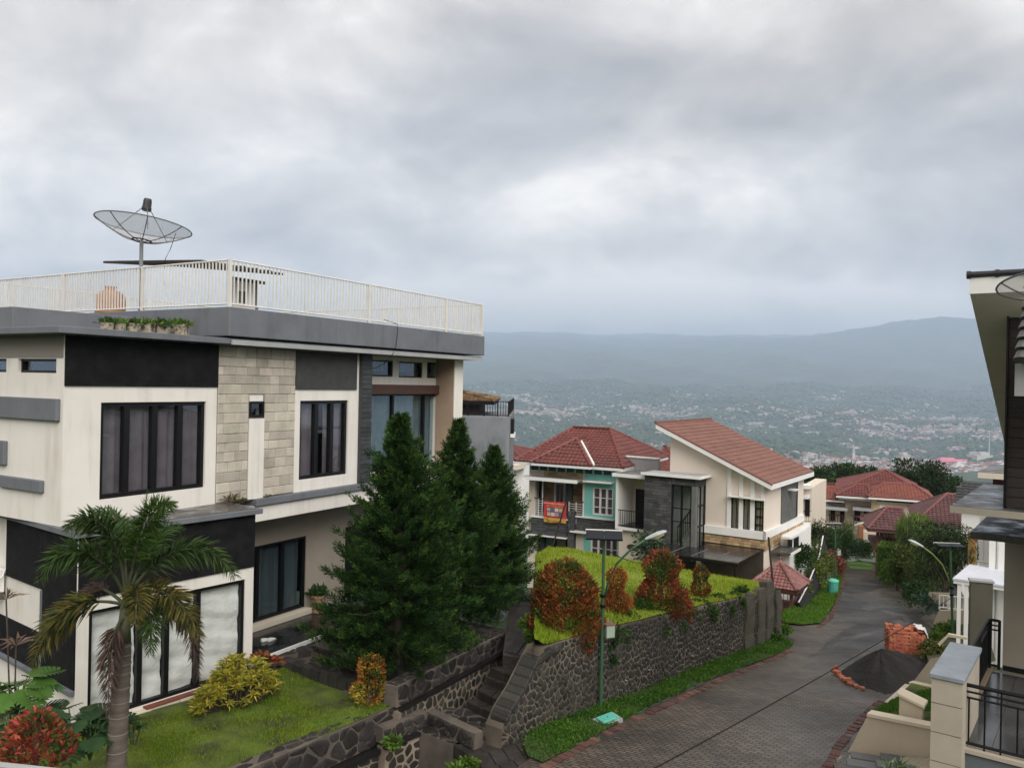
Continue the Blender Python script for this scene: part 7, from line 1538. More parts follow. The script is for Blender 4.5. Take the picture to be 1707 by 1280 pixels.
# ------------------------------------------------------------------ sand heap, bricks, bins on the road
def sand():
    out = [(1398, 1122), (1425, 1105), (1462, 1090), (1500, 1088), (1545, 1098), (1556, 1115), (1530, 1140), (1482, 1160), (1440, 1148)]
    B = [onroad(u, v, -.02) for u, v in out]; c = onroad(1478, 1122); top = at(1468, 1081, c.y-.25); n = 48; mcount = 16; V = []
    base = []
    for i in range(n):
        k = i/n*len(B); j = int(k); f = k-j; base.append(B[j].lerp(B[(j+1) % len(B)], f))
    for r in range(mcount+1):
        t = r/mcount
        for i in range(n):
            p = base[i].lerp(Vector((top.x, top.y, 0)), t); z = base[i].z*(1-t)+top.z*t+.12*math.sin(t*math.pi)*(-.2+.8*math.sin(i*.78)*math.sin(i*.31+1)); a = i/n*6.28
            j = .04*math.sin(a*7+t*5)+.03*math.sin(a*13+2)+.02*math.sin(a*29+t*20); V.append((p.x+j*(1-t)*.5, p.y+j*(1-t)*.5, z+j*.6*(1-t)*t*2+random.gauss(0, .012)-(.0 if r < mcount else .03)))
    o = Vector((c.x, c.y, c.z)); V = [(x-o.x, y-o.y, z-o.z) for x, y, z in V]
    fs = [(r*n+i, r*n+(i+1) % n, (r+1)*n+(i+1) % n, (r+1)*n+i) for r in range(mcount) for i in range(n)]
    s = MB().add(V, fs).build('sand_heap', M('black_volcanic_sand', (.0105, .009, .008), .95, (.024, .020, .017), 2.5, .35, .7, bump=1.0, bscale=12, bdist=.12), None, o, smooth=True); tag(s, 'heap of black sand dumped at the side of the road', 'sand heap')
    # loose bricks edging the heap
    OB = M('orange_brick', (.42, .13, .07), .85, (.33, .10, .055), 5, .35, .7, bump=.4, bscale=25, rnd=.28); me = MB().hexa([(-.11, -.055, 0), (.11, -.055, 0), (.11, .055, 0), (-.11, .055, 0)], [(-.107, -.052, .055), (.107, -.052, .055), (.107, .052, .055), (-.107, .052, .055)]).mesh(OB)
    path = [onroad(u, v, .01) for u, v in ((1391, 1116), (1402, 1128), (1418, 1141), (1436, 1148), (1453, 1153))]; E = thing('brick_edging', 'row of loose bricks laid along the near edge of the sand heap', 'bricks', path[0]); k = 0
    for a, b in zip(path[:-1], path[1:]):
        d = b-a; n_ = max(1, int(d.length/.17))
        for i in range(n_): q = a+d*(i/n_)-path[0]; link('brick', me, E, q+Vector((random.gauss(0, .02), random.gauss(0, .02), .0)), (0, math.atan2(-d.z, math.hypot(d.x, d.y)), math.atan2(d.y, d.x)+random.gauss(0, .5)))
    for k, (u, v) in enumerate(((1395, 1113), (1393, 1121), (1412, 1133))): link('brick', me, E, onroad(u, v, .075)-path[0], (0, .1, 1.1+k))
    # brick stack
    c = onroad(1510, 1090, -.03); T = thing('brick_stack', 'tall stack of new orange bricks beside the sand heap', 'brick stack', c, R(-12)); L = 15
    for l in range(L):
        zz = l*.058
        for r in range(3):
            for q in range(5 if l % 2 == 0 else 9):
                if l > 11 and random.random() < .25*(l-11): continue
                w = 1.06
                if l % 2 == 0: pos = (-w/2+.11+q*.212, -.06+r*.24, zz); rz = 0
                else: pos = (-w/2+.06+q*.118, .0+r*.24, zz); rz = math.pi/2
                if r > 0 and 0 < q < (4 if l % 2 == 0 else 8) and l < L-4 and r < 2: continue
                link('brick', me, T, (pos[0]+random.gauss(0, .008), pos[1]+random.gauss(0, .01), zz), (0, 0, rz+random.gauss(0, .03)))
    for q in range(4): link('brick', me, T, (-.62+q*.06, -.28-.03*q, .0), (0, 0, random.random()*3))
    # white sack thrown over the stack
    S = bpy.data.objects.new('white_sack', None); vs = []; n1, n2 = 7, 10
    for i in range(n2):
        t = i/(n2-1)
        for j in range(n1): s_ = j/(n1-1); vs.append((.30+.30*min(1, t*1.6)+.03*math.sin(j*1.7+i), -.15+.5*s_+.03*math.sin(i*1.1), .88-.03*math.sin(j*2.)-max(0, t-.45)*.75+.02*math.sin(j*3+i*2)))
    o = MB().add(vs, [(i*n1+j, i*n1+j+1, (i+1)*n1+j+1, (i+1)*n1+j) for i in range(n2-1) for j in range(n1-1)]).build('white_sack', BRIGHT, None, c, (0, 0, R(-12)), smooth=True); m = o.modifiers.new('t', 'SOLIDIFY'); m.thickness = .03; tag(o, 'white plastic sack draped over the right end of the brick stack', 'sack')
sand()
def bin_(label, u, v, d, col, h=.75, r=.24, white=False):
    p = onroad(u, v); T = thing('waste_bin', label, 'bin', p, .4, 'waste bins along the road'); m = M('bin_'+col[0], col[1], .5); MB().lathe([(0, 0), (r*.8, 0), (r*.85, .03), (r, h*.82), (r*1.06, h*.83), (r*1.06, h*.88), (0, h*.88)], 14).build('body', m, T); MB().lathe([(r*1.07, h*.881), (r*1.02, h*.93), (r*.5, h), (0, h)], 14).build('lid', M('bin_lid_'+col[0], tuple(c*1.3 for c in col[1]), .5), T)
bin_('turquoise barrel bin beside the far lamp post', 1388, 992, 0, ('teal', (.09, .42, .33)), .85, .28); bin_('dark green bin at the right road edge, the farther one', 1511, 982, 0, ('green', (.02, .10, .05)), .7, .26); bin_('dark green bin at the right road edge, the nearer one', 1518, 992, 0, ('dark', (.014, .05, .03)), .65, .26); bin_('white-topped grey bin below the bright hedge', 1482, 963, 0, ('white', (.30, .30, .30)), .8, .3)
# ------------------------------------------------------------------ right-hand side: the neighbour's balcony house
o_ = at(1588, 1238, 12.4); RF = Frame(o_.x, o_.y, 0, -37)
TAUPE = M('taupe_wall', (.30, .265, .215), .85, (.27, .24, .195), 1.5, bump=.15, bscale=50); BEIGE = M('beige_wall', (.42, .37, .30), .85, (.37, .325, .265), 1.5, streak=.2, streakcol=(.2, .17, .13), bump=.2, bscale=40)
def right_house():
    f = RF; H = fthing('balcony_house', 'right-edge house with black railed balcony, flat canopies and steep roof', 'house', f); O = f.o
    zf = at(1588, 1238, 12.4).z; Ly = f.px(1647, 1096, 0)[0]
    # balcony
    box('balcony_beam', M('blue_grey_paint', (.12, .14, .155), .8, (.10, .115, .13), 2, streak=.3, streakcol=(.06, .07, .075)), H, -.10, 4, -.05, .12, zf-.9, zf-.06); box('balcony_coping', BEIGE, H, -.14, 4, -.10, .16, zf-.059, zf)
    box('balcony_side', M('blue_grey_paint'), H, -.10, .06, .12, Ly+.2, zf-.9, zf-.06); box('side_coping', M('tan_edge', (.22, .16, .10), .8), H, -.12, .09, .161, Ly+.2, zf-.059, zf)
    box('floor_bed', MORTAR, H, .09, 4, .16, Ly, zf-.3, zf-.03)
    nx = 0; x = .1; TL = M('polished_grey_tile', (.040, .042, .046), .10, (.07, .072, .076), 1.6, .35, .7, rough2=.2, rnd=.12)
    me = MB().box(.003, .397, .003, .397, -.028, -.012).mesh(TL)
    while x < 3.8:
        y = .17
        while y < Ly-.2: link('floor_tile', me, H, (x, y, zf)); y += .4
        x += .4
    # railing: three rails, balusters
    def rl(p0, p1, gaps):
        d = Vector(p1)-Vector(p0); L = d.length; n = int(L/.2)
        for h, r in ((.95, .03), (.85, .017), (.76, .017), (.06, .024)): MB().tube([Vector(p0)+Vector((0, 0, h)), Vector(p1)+Vector((0, 0, h))], r, 6).build('rail', BLACKM, H, fix=False)
        m1 = MB().tube([(0, 0, .06), (0, 0, .76)], .014, 6).mesh(BLACKM); m2 = MB().tube([(0, 0, .0), (0, 0, .95)], .014, 6).mesh(BLACKM)
        for k in range(1, n): link('baluster', m2 if k % 6 in (2, 3) else m1, H, Vector(p0)+d*(k/n))
        for q in (p0, p1): box('post', BLACKM, H, q[0]-.025, q[0]+.025, q[1]-.025, q[1]+.025, zf, zf+.96)
    rl((0, .0, zf), (3.6, .0, zf), 0); rl((0, .03, zf), (0, Ly, zf), 0)
    wx = f.pl(1673, 1000, Ly)[0]; rl((.03, Ly, zf), (wx-.06, Ly, zf), 0)
    # house wall at the far end of the balcony, skirting
    z2 = at(1617, 888, 14.2).z; box('end_wall', TAUPE, H, wx, 4.5, Ly, Ly+.3, zf-.02, z2-.02); box('skirting', FRAME, H, wx+.01, 4.5, Ly-.015, Ly-.001, zf, zf+.10)
    # flat canopies
    a = f.loc(at(1585, 842, 13.5)); b = f.loc(at(1626, 805, 16.9)); box('canopy', WETC, H, a.x, 4.5, a.y, b.y, a.z-.10, a.z, bevel=.01); box('canopy_edge', BEIGE, H, a.x-.01, 4.5, a.y-.03, a.y-.001, a.z-.12, a.z-.01)
    a2 = f.loc(at(1617, 886, 14.2)); b2 = f.loc(at(1640, 858, 16.3)); box('canopy', M('wet_dark_slab', (.035, .033, .032), .15, (.07, .065, .06), 1.5, rough2=.5, rscale=2), H, a2.x, 4.5, a2.y, b2.y+.5, a2.z-.12, a2.z, bevel=.01); box('canopy_step', BRIGHT, H, a2.x-.05, .9, b2.y+.1, b2.y+.9, a2.z+.02, a2.z+.10)
    box('upper_wall', TAUPE, H, .7, 4.5, 2.6, 2.8, a2.z, a.z-.101)
    # dark planked wall under the roof: every plank its own
    py = 1.55; px0 = f.pl(1680, 650, py)[0]; zt, zb = f.pl(1680, 508, py)[1], a.z+.02
    PK = M('dark_plank', (.020, .014, .012), .75, (.034, .024, .02), 3, .35, .7, bump=.3, bscale=18, rnd=.3, stretch=(1, 1, 8)); box('plank_backing', FRAME, H, px0, 4.5, py+.03, py+.2, zb, zt); box('corner_trim', FRAME, H, px0-.03, px0-.001, py-.05, py+.2, zb-.1, zt)
    z = zb
    while z < zt-.02: box('plank', PK, H, px0+.003, 4.5, py, py+.029, z+.006, min(z+.165, zt)-.004); z += .165
    # steep single-pitch roof: fascia, soffit, ridge cap
    e0 = f.loc(at(1631, 460, 13.0)); e1 = f.loc(at(1668, 747, 18.0)); xr = (e0.x+e1.x)/2
    MB().hexa([(xr, e0.y, e0.z-.30), (5, e0.y, e0.z-.30), (5, e1.y, e1.z-.06), (xr, e1.y, e1.z-.06)], [(xr, e0.y, e0.z), (5, e0.y, e0.z), (5, e1.y, e1.z+.10), (xr, e1.y, e1.z+.10)]).build('roof_slab', M('soffit_taupe', (.78, .72, .63), .85, (.70, .645, .565), 2), H)
    box('fascia', BRIGHT, H, xr-.01, 5, e0.y-.03, e0.y-.001, e0.z-.29, e0.z-.02)
    RC = M('black_ridge_tile', (.018, .018, .022), .5); me = MB().tube([(0, 0, 0), (.42, 0, 0)], [.055, .05], 10).mesh(RC); mc = MB().tube([(-.03, 0, 0), (.03, 0, 0)], .066, 10).mesh(RC)
    for k in range(10): link('ridge_tile', me, H, (xr-.04+k*.4, e0.y-.02, e0.z+.02)); link('ridge_collar', mc, H, (xr-.02+k*.4, e0.y-.02, e0.z+.02))
    box('eave_end', WETC, H, xr+.05, 1.5, e1.y-.4, e1.y+.2, e1.z-.5, e1.z-.3)
    # little grey-tiled roof and pier nearer the camera
    GT = M('grey_barrel_tile', (.16, .155, .15), .7, (.11, .108, .105), 4, rnd=.2); p0, p1 = f.loc(at(1706, 505, 10.5)), f.loc(at(1690, 606, 10.5)); n = 6
    mb = MB()
    for k in range(n):
        a_ = p0.lerp(p1, k/n); b_ = p0.lerp(p1, (k+1.05)/n); MB().tube([a_+Vector((.14, 0, -.0)), b_+Vector((.14, -.02, .04))], [.13, .15], 12).build('barrel_tile', GT, H, fix=False)
        for q in range(3): MB().tube([a_+Vector((.14+.28*(q+1), 0, 0)), b_+Vector((.14+.28*(q+1), -.02, .04))], [.13, .15], 12).build('barrel_tile', GT, H, fix=False)
    bx = f.loc(at(1692, 606, 10.6)); bz = f.loc(at(1692, 660, 10.6)).z; box('pier', GREYLT, H, bx.x, bx.x+1.2, bx.y, py-.06, bz, bx.z); MB().hexa([(bx.x+.05, bx.y+.06, bx.z), (bx.x+1.15, bx.y+.06, bx.z), (bx.x+1.15, py-.06, bx.z), (bx.x+.05, py-.06, bx.z)], [(bx.x+.05, bx.y+.1, bx.z+.02), (bx.x+1.15, bx.y+.1, bx.z+.02), (bx.x+1.15, py-.06, p0.z-.1), (bx.x+.05, py-.06, p0.z-.1)]).build('lean_to', GREYLT, H)
    d = at(1744, 497, 10.9); dish('part of a second mesh dish at the right edge', d, .57, (R(-12), R(8), 0), .4, -.95, .8)
    # grooved column left of the balcony
    c0 = f.loc(at(1553, 1126, 12.2)); c1 = f.loc(at(1577, 1072, 13.75)); x0, x1 = c0.x, c0.x+.42
    zt = c0.z; zb = zt-2.6; k = 0; z = zb
    while z < zt-.05: hh = min(.44, zt-.02-z); box('column_block', BEIGE, H, x0, x1, c0.y, c1.y, z+.008, z+hh-.008); z += hh
    box('column_core', MORTAR, H, x0+.015, x1-.015, c0.y+.015, c1.y-.015, zb, zt-.03); box('column_cap', M('blue_grey_cap', (.26, .29, .33), .6, (.20, .225, .26), 3), H, x0-.03, x1+.03, c0.y-.03, c1.y+.03, zt-.02, zt+.05, bevel=.008)
right_house()
CREAMW = M('cream_garden_wall', (.58, .50, .38), .85, (.52, .45, .345), 1.2, streak=.25, streakcol=(.28, .23, .16))
def wall_px(label, px, d0, d1, thick, name='garden_wall', m=CREAMW, cap=True):
    """upright slab seen as the outline px; d0 and d1 the depths at its left and right ends"""
    u0, u1 = min(p[0] for p in px), max(p[0] for p in px); A, B = at(u0, 1200, d0), at(u1, 1200, d1); fr = Frame(A.x, A.y, 0, math.degrees(math.atan2(B.y-A.y, B.x-A.x)))
    W = fthing(name, label, 'wall', fr); pts = [fr.pl(*p) for p in px]; MB().prism(pts, 0, thick).build('body', m, W)
    if cap:
        top = sorted(pts, key=lambda p: -p[1])[:2]; top.sort(); (xa, za), (xb, zb) = top
        MB().hexa([(xa, -.03, za), (xb, -.03, zb), (xb, thick+.03, zb), (xa, thick+.03, za)], [(xa, -.03, za+.06), (xb, -.03, zb+.06), (xb, thick+.03, zb+.06), (xa, thick+.03, za+.06)]).build('coping', M('pale_coping', (.66, .58, .45), .8), W)
    return W, fr
wall_px('broad cream wall sloping up from the kerb below the mailbox', [(1446, 1193), (1560, 1216), (1562, 1275), (1440, 1275), (1412, 1255)], 15.4, 14.3, .18)
wall_px('slanted cream wall between the sand heap and the balcony column', [(1525, 1132), (1552, 1097), (1580, 1092), (1580, 1160), (1545, 1160)], 19.5, 18.6, .16, cap=False)
wall_px('low cream edging along the road side of the mailbox lawn', [(1484, 1172), (1518, 1141), (1521, 1146), (1487, 1178)], 17.2, 19.2, .12, cap=False)
wall_px('cream wall at the far end of the mailbox lawn', [(1516, 1140), (1558, 1149), (1558, 1160), (1516, 1150)], 19.2, 18.7, .14)
wall_px('cream driveway wall behind the blue-green bush', [(1548, 987), (1580, 988), (1580, 1006), (1548, 1006)], 33, 32, .15, cap=False)
wall_px('cream sloping driveway wall right of the bush', [(1555, 1040), (1565, 1017), (1612, 1017), (1612, 1040)], 31, 30, .15, cap=False)
wall_px('low pale wall around the near planting bed by the right lamp', [(1563, 1072), (1580, 1056), (1612, 1062), (1612, 1066), (1581, 1061), (1566, 1077)], 24, 23.5, .12, cap=False)
def mailbox():
    W = [p+Vector((0, 0, .13)) for p in (at(1446, 1200, 15.6), at(1520, 1147, 19.2), at(1575, 1215, 14.6))]; n = (W[1]-W[0]).cross(W[2]-W[0]); r = ray(1513, 1203); c = r*(W[0].dot(n)/r.dot(n))+Vector((.24, .32, -.04)); T = thing('mailbox', 'cream masonry mailbox with a sloping top on the small lawn', 'mailbox', c, R(-37)); MB().prism([(-.2, -.15), (.2, -.15), (.2, .27), (-.2, .40)], -.14, .14).build('body', CREAMW, T, bevel=.01); MB().hexa([(-.235, -.18, .40), (.235, -.18, .27), (.235, .18, .27), (-.235, .18, .40)], [(-.235, -.18, .46), (.235, -.18, .33), (.235, .18, .33), (-.235, .18, .46)]).build('lid', M('pale_coping'), T, bevel=.008)
mailbox()
def right_ground():
    W = [at(1446, 1200, 15.6), at(1488, 1178, 17.3), at(1520, 1147, 19.2), at(1560, 1158, 18.7), at(1575, 1215, 14.6)]; W = [p+Vector((0, 0, .14)) for p in W]
    o = MB().add([tuple(p) for p in W], [tuple(range(5))]).build('mailbox_lawn', GRASSG); struct(o); poly = [(p.x, p.y) for p in W]; P = []; n = (W[1]-W[0]).cross(W[3]-W[0])
    while len(P) < 5000:
        x, y = random.uniform(6.5, 10.5), random.uniform(14.4, 19.3)
        if inside((x, y), poly): P.append((x, y, W[0].z-(n.x*(x-W[0].x)+n.y*(y-W[0].y))/n.z))
    tag(grass_blades('mailbox_grass', np.array(P), .06, M('bright_blade', (.07, .17, .018), .6, (.05, .12, .015), 1, rnd=.35, src='island', trans=.2), w=.009), 'bright grass of the small lawn around the mailbox', 'grass', kind='stuff')
    D = [at(1395, 1262, 15.0), at(1412, 1256, 15.3), at(1562, 1262, 14.2), at(1570, 1340, 12.6), at(1360, 1340, 12.9)]
    T = thing('driveway', 'pale paved driveway with grey slabs in the bottom right corner', 'driveway', D[0]); MB().hexa([tuple(p-D[0]-Vector((0, 0, .4))) for p in D], [tuple(p-D[0]) for p in D]).build('bed', M('pebble_paving', (.42, .37, .28), .9, (.32, .28, .21), 14, .4, .6, bump=.8, bscale=40), T)
    for u, v in ((1450, 1266), (1445, 1278), (1500, 1268), (1495, 1281)):
        p = at(u, v, 14.6-(v-1266)*.06)-D[0]; MB().box(-.32, .32, -.13, .13, -.05, .03).build('paver', M('grey_paver', (.13, .135, .14), .6, (.10, .105, .11), 3), T, (p.x, p.y, p.z+.02), (0, 0, R(-20)))
    # neighbour's plot: soil, small lawn and steps beyond the bricks
    G = [at(1545, 1092, 24), at(1552, 1062, 27.5), at(1560, 1040, 31), at(1640, 1035, 31), at(1660, 1100, 22), at(1560, 1150, 19.4)]; o = MB().add([tuple(p) for p in G], [tuple(range(6))]).build('neighbour_garden', M('rough_garden', (.05, .075, .018), .95, (.045, .035, .022), 1.2, .4, .6, bump=1, bscale=20)); struct(o)
    P = []; poly = [(p.x, p.y) for p in G]
    while len(P) < 6000:
        x, y = random.uniform(10, 20), random.uniform(19, 31)
        if inside((x, y), poly): P.append((x, y, road_z(x, y)+.05+.35*max(0, (x-(y*.55))/6)))
    p = at(1500, 1283, 11.3)
    rosette('yucca', 'spiky green plant at the bottom edge before the cream wall', (p.x, p.y, p.z-.3), [(0, 0, .3), (.16, .05, .22), (-.15, .02, .26)], 34, .26, .08, M('yucca_leaf', (.05, .085, .035), .5, (.07, .11, .045), 4, rnd=.35, src='island'))
    creeper('weedy bush beside the brick stack', [(1552, 1078, 25, .28, 1), (1565, 1085, 24.4, .26, .8), (1545, 1090, 24.2, .18, .5)], 420, L_OLIV, .10)
    creeper('low green plants along the garden by the right lamp', [(1570, 1050, 28, .3, 1), (1585, 1045, 28, .3, 1), (1560, 1062, 27, .22, .7)], 420, L_LGRN, .10)
right_ground()
# carport, olive wall and neighbours farther along the right side
def right_far():
    o = at(1590, 1060, 24.5); f = Frame(o.x, o.y, 0, -37); T = fthing('carport', 'small white flat-roofed carport on slim white columns', 'carport', f)
    z0 = f.pl(1598, 968)[1]; x0 = f.pl(1588, 966)[0]; x1 = x0+2.0; zb = f.pl(1600, 1058)[1]-.5
    MB().hexa([(x0, 0, z0), (x1, 0, z0), (x1, 2.4, z0+.05), (x0+.15, 2.4, z0+.05)], [(x0, 0, z0+.06), (x1, 0, z0+.06), (x1, 2.4, z0+.11), (x0+.15, 2.4, z0+.11)]).build('roof', M('pale_blue_sheet', (.62, .64, .70), .5, (.55, .57, .63), 2), T)
    for u in (1598, 1610): x = f.pl(u, 1000)[0]; box('column', BRIGHT, T, x-.05, x+.05, .05, .15, zb, z0)
    box('column', BRIGHT, T, x1-.15, x1-.05, 2.2, 2.3, zb, z0); box('beam', BRIGHT, T, x0+.02, x1-.02, .02, .10, z0-.10, z0-.001)
    o = at(1617, 1060, 21.5); g = Frame(o.x, o.y, 0, -20); W = fthing('garden_wall', 'dark olive wall panel beside the white carport', 'wall', g); x1 = g.pl(1655, 1000)[0]; box('body', M('olive_render', (.10, .092, .070), .9, (.085, .078, .06), 2), W, 0, x1, 0, .25, g.pl(1620, 1064)[1]-.5, g.pl(1620, 969)[1]); box('coping', GREYLT, W, -.03, x1+.03, -.03, .28, g.pl(1620, 969)[1]+.001, g.pl(1620, 969)[1]+.05)
    # neighbour house: stacked canopies, white posts, maroon wall
    o = at(1640, 900, 26); g = Frame(o.x, o.y, 0, -37); H = fthing('white_column_house', 'neighbour house with white columns, maroon wall and grey canopy at right', 'house', g)
    zc = g.pl(1631, 786)[1]; xc = g.pl(1631, 784)[0]; box('canopy', WETC, H, xc, 5, 0, 3.6, zc-.10, zc, bevel=.01); box('canopy_edge', CREAM, H, xc-.01, 5, -.04, -.001, zc-.2, zc-.02); box('maroon_wall', M('maroon_paint', (.10, .028, .025), .8), H, g.pl(1655, 800, 1)[0], 5, 1, 1.2, zc-5, zc-.101)
    for u in (1657, 1668): x = g.pl(u, 930)[0]; box('column', BRIGHT, H, x-.13, x+.13, -.1, .15, zc-7, zc-.9)
    x0 = g.pl(1640, 930, 4)[0]
    box('white_wall', BRIGHT, H, g.pl(1632, 930, 5)[0], 5, 5, 5.2, zc-7, zc-1.5); zr = g.pl(1635, 940, 3)[1]; railing(H, (g.pl(1629, 935, 3)[0], 3, zr), (g.pl(1650, 935, 3)[0], 3, zr), .9, .16, BRIGHT, .02, .03)
    o = at(1620, 940, 36); g2 = Frame(o.x, o.y, 0, -37); Y = fthing('stone_pillar', 'ochre stone pillar in front of the white railing', 'pillar', g2); x1 = g2.pl(1628, 915)[0]; x0 = g2.pl(1613, 915)[0]; zz0, zz1 = g2.pl(1620, 950)[1]-1, g2.pl(1620, 888)[1]; box('core', MORTAR, Y, x0, x1, 0, .4, zz0, zz1); blocks(Y, x0, x1, zz0+.6, zz1, -.001, .3, .2, M('ochre_block', (.42, .25, .08), .85, (.34, .2, .07), 3, rnd=.3), maxn=60)
    o = at(1600, 838, 45); g3 = Frame(o.x, o.y, 0, -30); K = fthing('black_roof_house', 'house with black tiled roof end behind the canopies', 'house', g3); BT = M('black_tile', (.022, .022, .024), .55, (.03, .03, .033), 1, rnd=.2, src='island'); a, b = g3.pl(1593, 838), g3.pl(1625, 838)
    za, zt = a[1], g3.pl(1602, 804, 2.2)[1]; tile_face(K, [(a[0], 0, za), (6, 0, za), (6, 2.4, zt), (a[0]+.2, 2.4, zt)], BT, .3, .34, .03); MB().prism([(a[0]+.3, -14), (6, -14), (6, za), (a[0]+.3, za)], .3, 5).build('wall', BRIGHT, K); box('eave', BRIGHT, K, a[0]-.1, 6, -.1, .3, za-.25, za-.06)
    # white fence with bicycle-size gate pieces by the cream driveway
    o = at(1566, 1012, 31.2); g4 = Frame(o.x, o.y, 0, -20); Fc = fthing('white_fence', 'low white metal fence above the cream driveway wall', 'fence', g4); x1 = g4.pl(1612, 1012)[0]; railing(Fc, (0, 0, at(1566, 1015, 31.2).z), (x1, 0, at(1566, 1015, 31.2).z), .55, .14, BRIGHT, .018, .025, posts=(.05, (0, .35, .7, 1)))
right_far()
# pale roof edge at the bottom left corner of the view
a, b = at(-40, 1273, 5.2), at(104, 1289, 5.0); e = b-a; E = thing('sheet_roof', 'pale corrugated roof edge in the bottom left corner', 'roof', a)
MB().hexa([(0, 0, -.03), tuple(e-Vector((0, 0, .03))), tuple(e+Vector((.1, -1.2, -.28))), (.0, -1.2, -.28)], [(0, 0, 0), tuple(e), tuple(e+Vector((.1, -1.2, -.25))), (0, -1.2, -.25)]).build('sheet', M('galvanised_sheet', (.45, .47, .49), .4, (.38, .40, .42), 3), E); MB().tube([(0, 0, .01), tuple(e+Vector((0, 0, .01)))], .02, 6).build('edge_trim', GREYLT, E, fix=False)
# ------------------------------------------------------------------ the valley: town, woods, landmarks
def valley():
    rr = random.Random(5); n2 = lambda x, y, s, o: math.sin(x*s+o+1.7*math.sin(y*s*.8+o))*math.sin(y*s*1.1-o+1.3*math.sin(x*s*.7))
    def town(x, y):                                    # how built-up a spot is, 0..1
        u = x/y*F+CU; v = CV+.02*(u-CU)-float(terr(x, y))/y*F
        a = .32*n2(x, y, .0042, 1)+.30*n2(x, y, .0105, 2)+.2*n2(x, y, .026, 3)
        band = math.exp(-((v-(675+.055*(u-850)))/26)**2)*.62+math.exp(-((v-785)/22)**2)*.75*(u > 1150)+.16
        if v < 628: band *= .15
        return a+band
    W = M('town_wall', (.55, .52, .48), .9); mats = [W, M('town_roof_red', (.26, .10, .07), .8), M('town_roof_brown', (.17, .085, .06), .8), M('town_roof_grey', (.33, .33, .34), .7), M('town_roof_white', (.50, .50, .51), .7)]
    def house_mesh(w, l, h, rh, rm):
        mb = MB(); mb.box(-w/2, w/2, -l/2, l/2, -4, h, 0); e = 1.0
        A = [(-w/2-e, -l/2-e, h-.3), (w/2+e, -l/2-e, h-.3), (w/2+e, l/2+e, h-.3), (-w/2-e, l/2+e, h-.3)]
        mb.add(A+[(0, -l/2+w*.3, h+rh), (0, l/2-w*.3, h+rh)], [(0, 1, 4), (1, 2, 5, 4), (2, 3, 5), (3, 0, 4, 5)], rm); return mb
    spots = []; k = 0
    while len(spots) < 12000 and k < 400000:
        k += 1; y = 2150+4600*rr.random()**1.35; u = rr.uniform(770, 1700); x = (u-CU)/F*y
        if town(x, y) > .36+.28*rr.random(): spots.append((y, x))
    spots.sort(); V = []; kinds = [(9, 13, 5, 3, 1), (8, 10, 4, 2.6, 2), (11, 15, 6, 3.2, 1), (10, 12, 4, 2, 3), (14, 24, 6, 2, 4), (9, 11, 7, 2.6, 2)]
    protos = [house_mesh(*q) for q in kinds]; meshes = [p.mesh(mats) for p in protos]
    names = ['small red-roofed house in the valley town', 'small brown-roofed house in the valley town', 'larger red-roofed house in the valley town', 'grey-roofed house in the valley town', 'long white-roofed hall in the valley town', 'tall brown-roofed house in the valley town']
    FV = []; FF = []; FM = []; nb = 0
    for i, (y, x) in enumerate(spots):
        z = float(terr(x, y)); q = rr.choices(range(6), (22, 16, 14, 18, 18, 12))[0]; a = rr.random()*3.14; s = rr.uniform(.48, .9)
        if i < 300: o = link('town_house', meshes[q], None, (x, y, z), (0, 0, a)); o.scale = (s, s, s); tag(o, names[q], 'house', 'houses of the valley town')
        else:
            A = np.array(protos[q].v)*s*(1+.00008*y); c, sn = math.cos(a), math.sin(a); B = np.stack([A[:, 0]*c-A[:, 1]*sn+x, A[:, 0]*sn+A[:, 1]*c+y, A[:, 2]+z], 1); FV.append(B)
            for f, m in zip(protos[q].f, protos[q].m): FF.append(tuple(j+nb for j in f)); FM.append(m)
            nb += len(A)
    mb = MB(); mb.v = [tuple(p) for p in np.concatenate(FV)]; mb.f = FF; mb.m = FM; o = mb.build('far_town', mats, fix=False); tag(o, 'spread of countless tiny houses filling the far valley', 'town', kind='stuff')
    # woods: many small crowns
    t = (1+5**.5)/2; ico = np.array([(-1, t, 0), (1, t, 0), (-1, -t, 0), (1, -t, 0), (0, -1, t), (0, 1, t), (0, -1, -t), (0, 1, -t), (t, 0, -1), (t, 0, 1), (-t, 0, -1), (-t, 0, 1)])/1.9
    fc = np.array([(0, 11, 5), (0, 5, 1), (0, 1, 7), (0, 7, 10), (0, 10, 11), (1, 5, 9), (5, 11, 4), (11, 10, 2), (10, 7, 6), (7, 1, 8), (3, 9, 4), (3, 4, 2), (3, 2, 6), (3, 6, 8), (3, 8, 9), (4, 9, 5), (2, 4, 11), (6, 2, 10), (8, 6, 7), (9, 8, 1)])
    n = 34000; yy = 2000+5200*rng.random(n)**1.25; uu = 760+960*rng.random(n); xx = (uu-CU)/F*yy; zz = terr(xx, yy); sz = (4+7*rng.random(n))*(1+yy*.00010)
    keep = np.array([town(x, y) < .75 for x, y in zip(xx, yy)]); xx, yy, zz, sz = xx[keep], yy[keep], zz[keep], sz[keep]; n = len(xx)
    Vv = ico[None]*sz[:, None, None]*np.array([1.1, 1.1, .8])*(1+.25*rng.normal(size=(n, 12, 1)))+np.stack([xx, yy, zz+sz*.3], 1)[:, None]
    Ff = fc[None]+np.arange(n)[:, None, None]*12; o = np_mesh('far_woods', Vv.reshape(-1, 3), Ff.reshape(-1, 3), M('far_tree', (.028, .055, .022), .9, (.05, .08, .03), .01, rnd=.5, src='island')); tag(o, 'dark tree clumps scattered among the far town', 'woods', kind='stuff')
    # landmarks
    def lm(u, y): x = (u-CU)/F*y; return Vector((x, y, float(terr(x, y))))
    PK = M('pink_sheet_roof', (.62, .16, .26), .7)
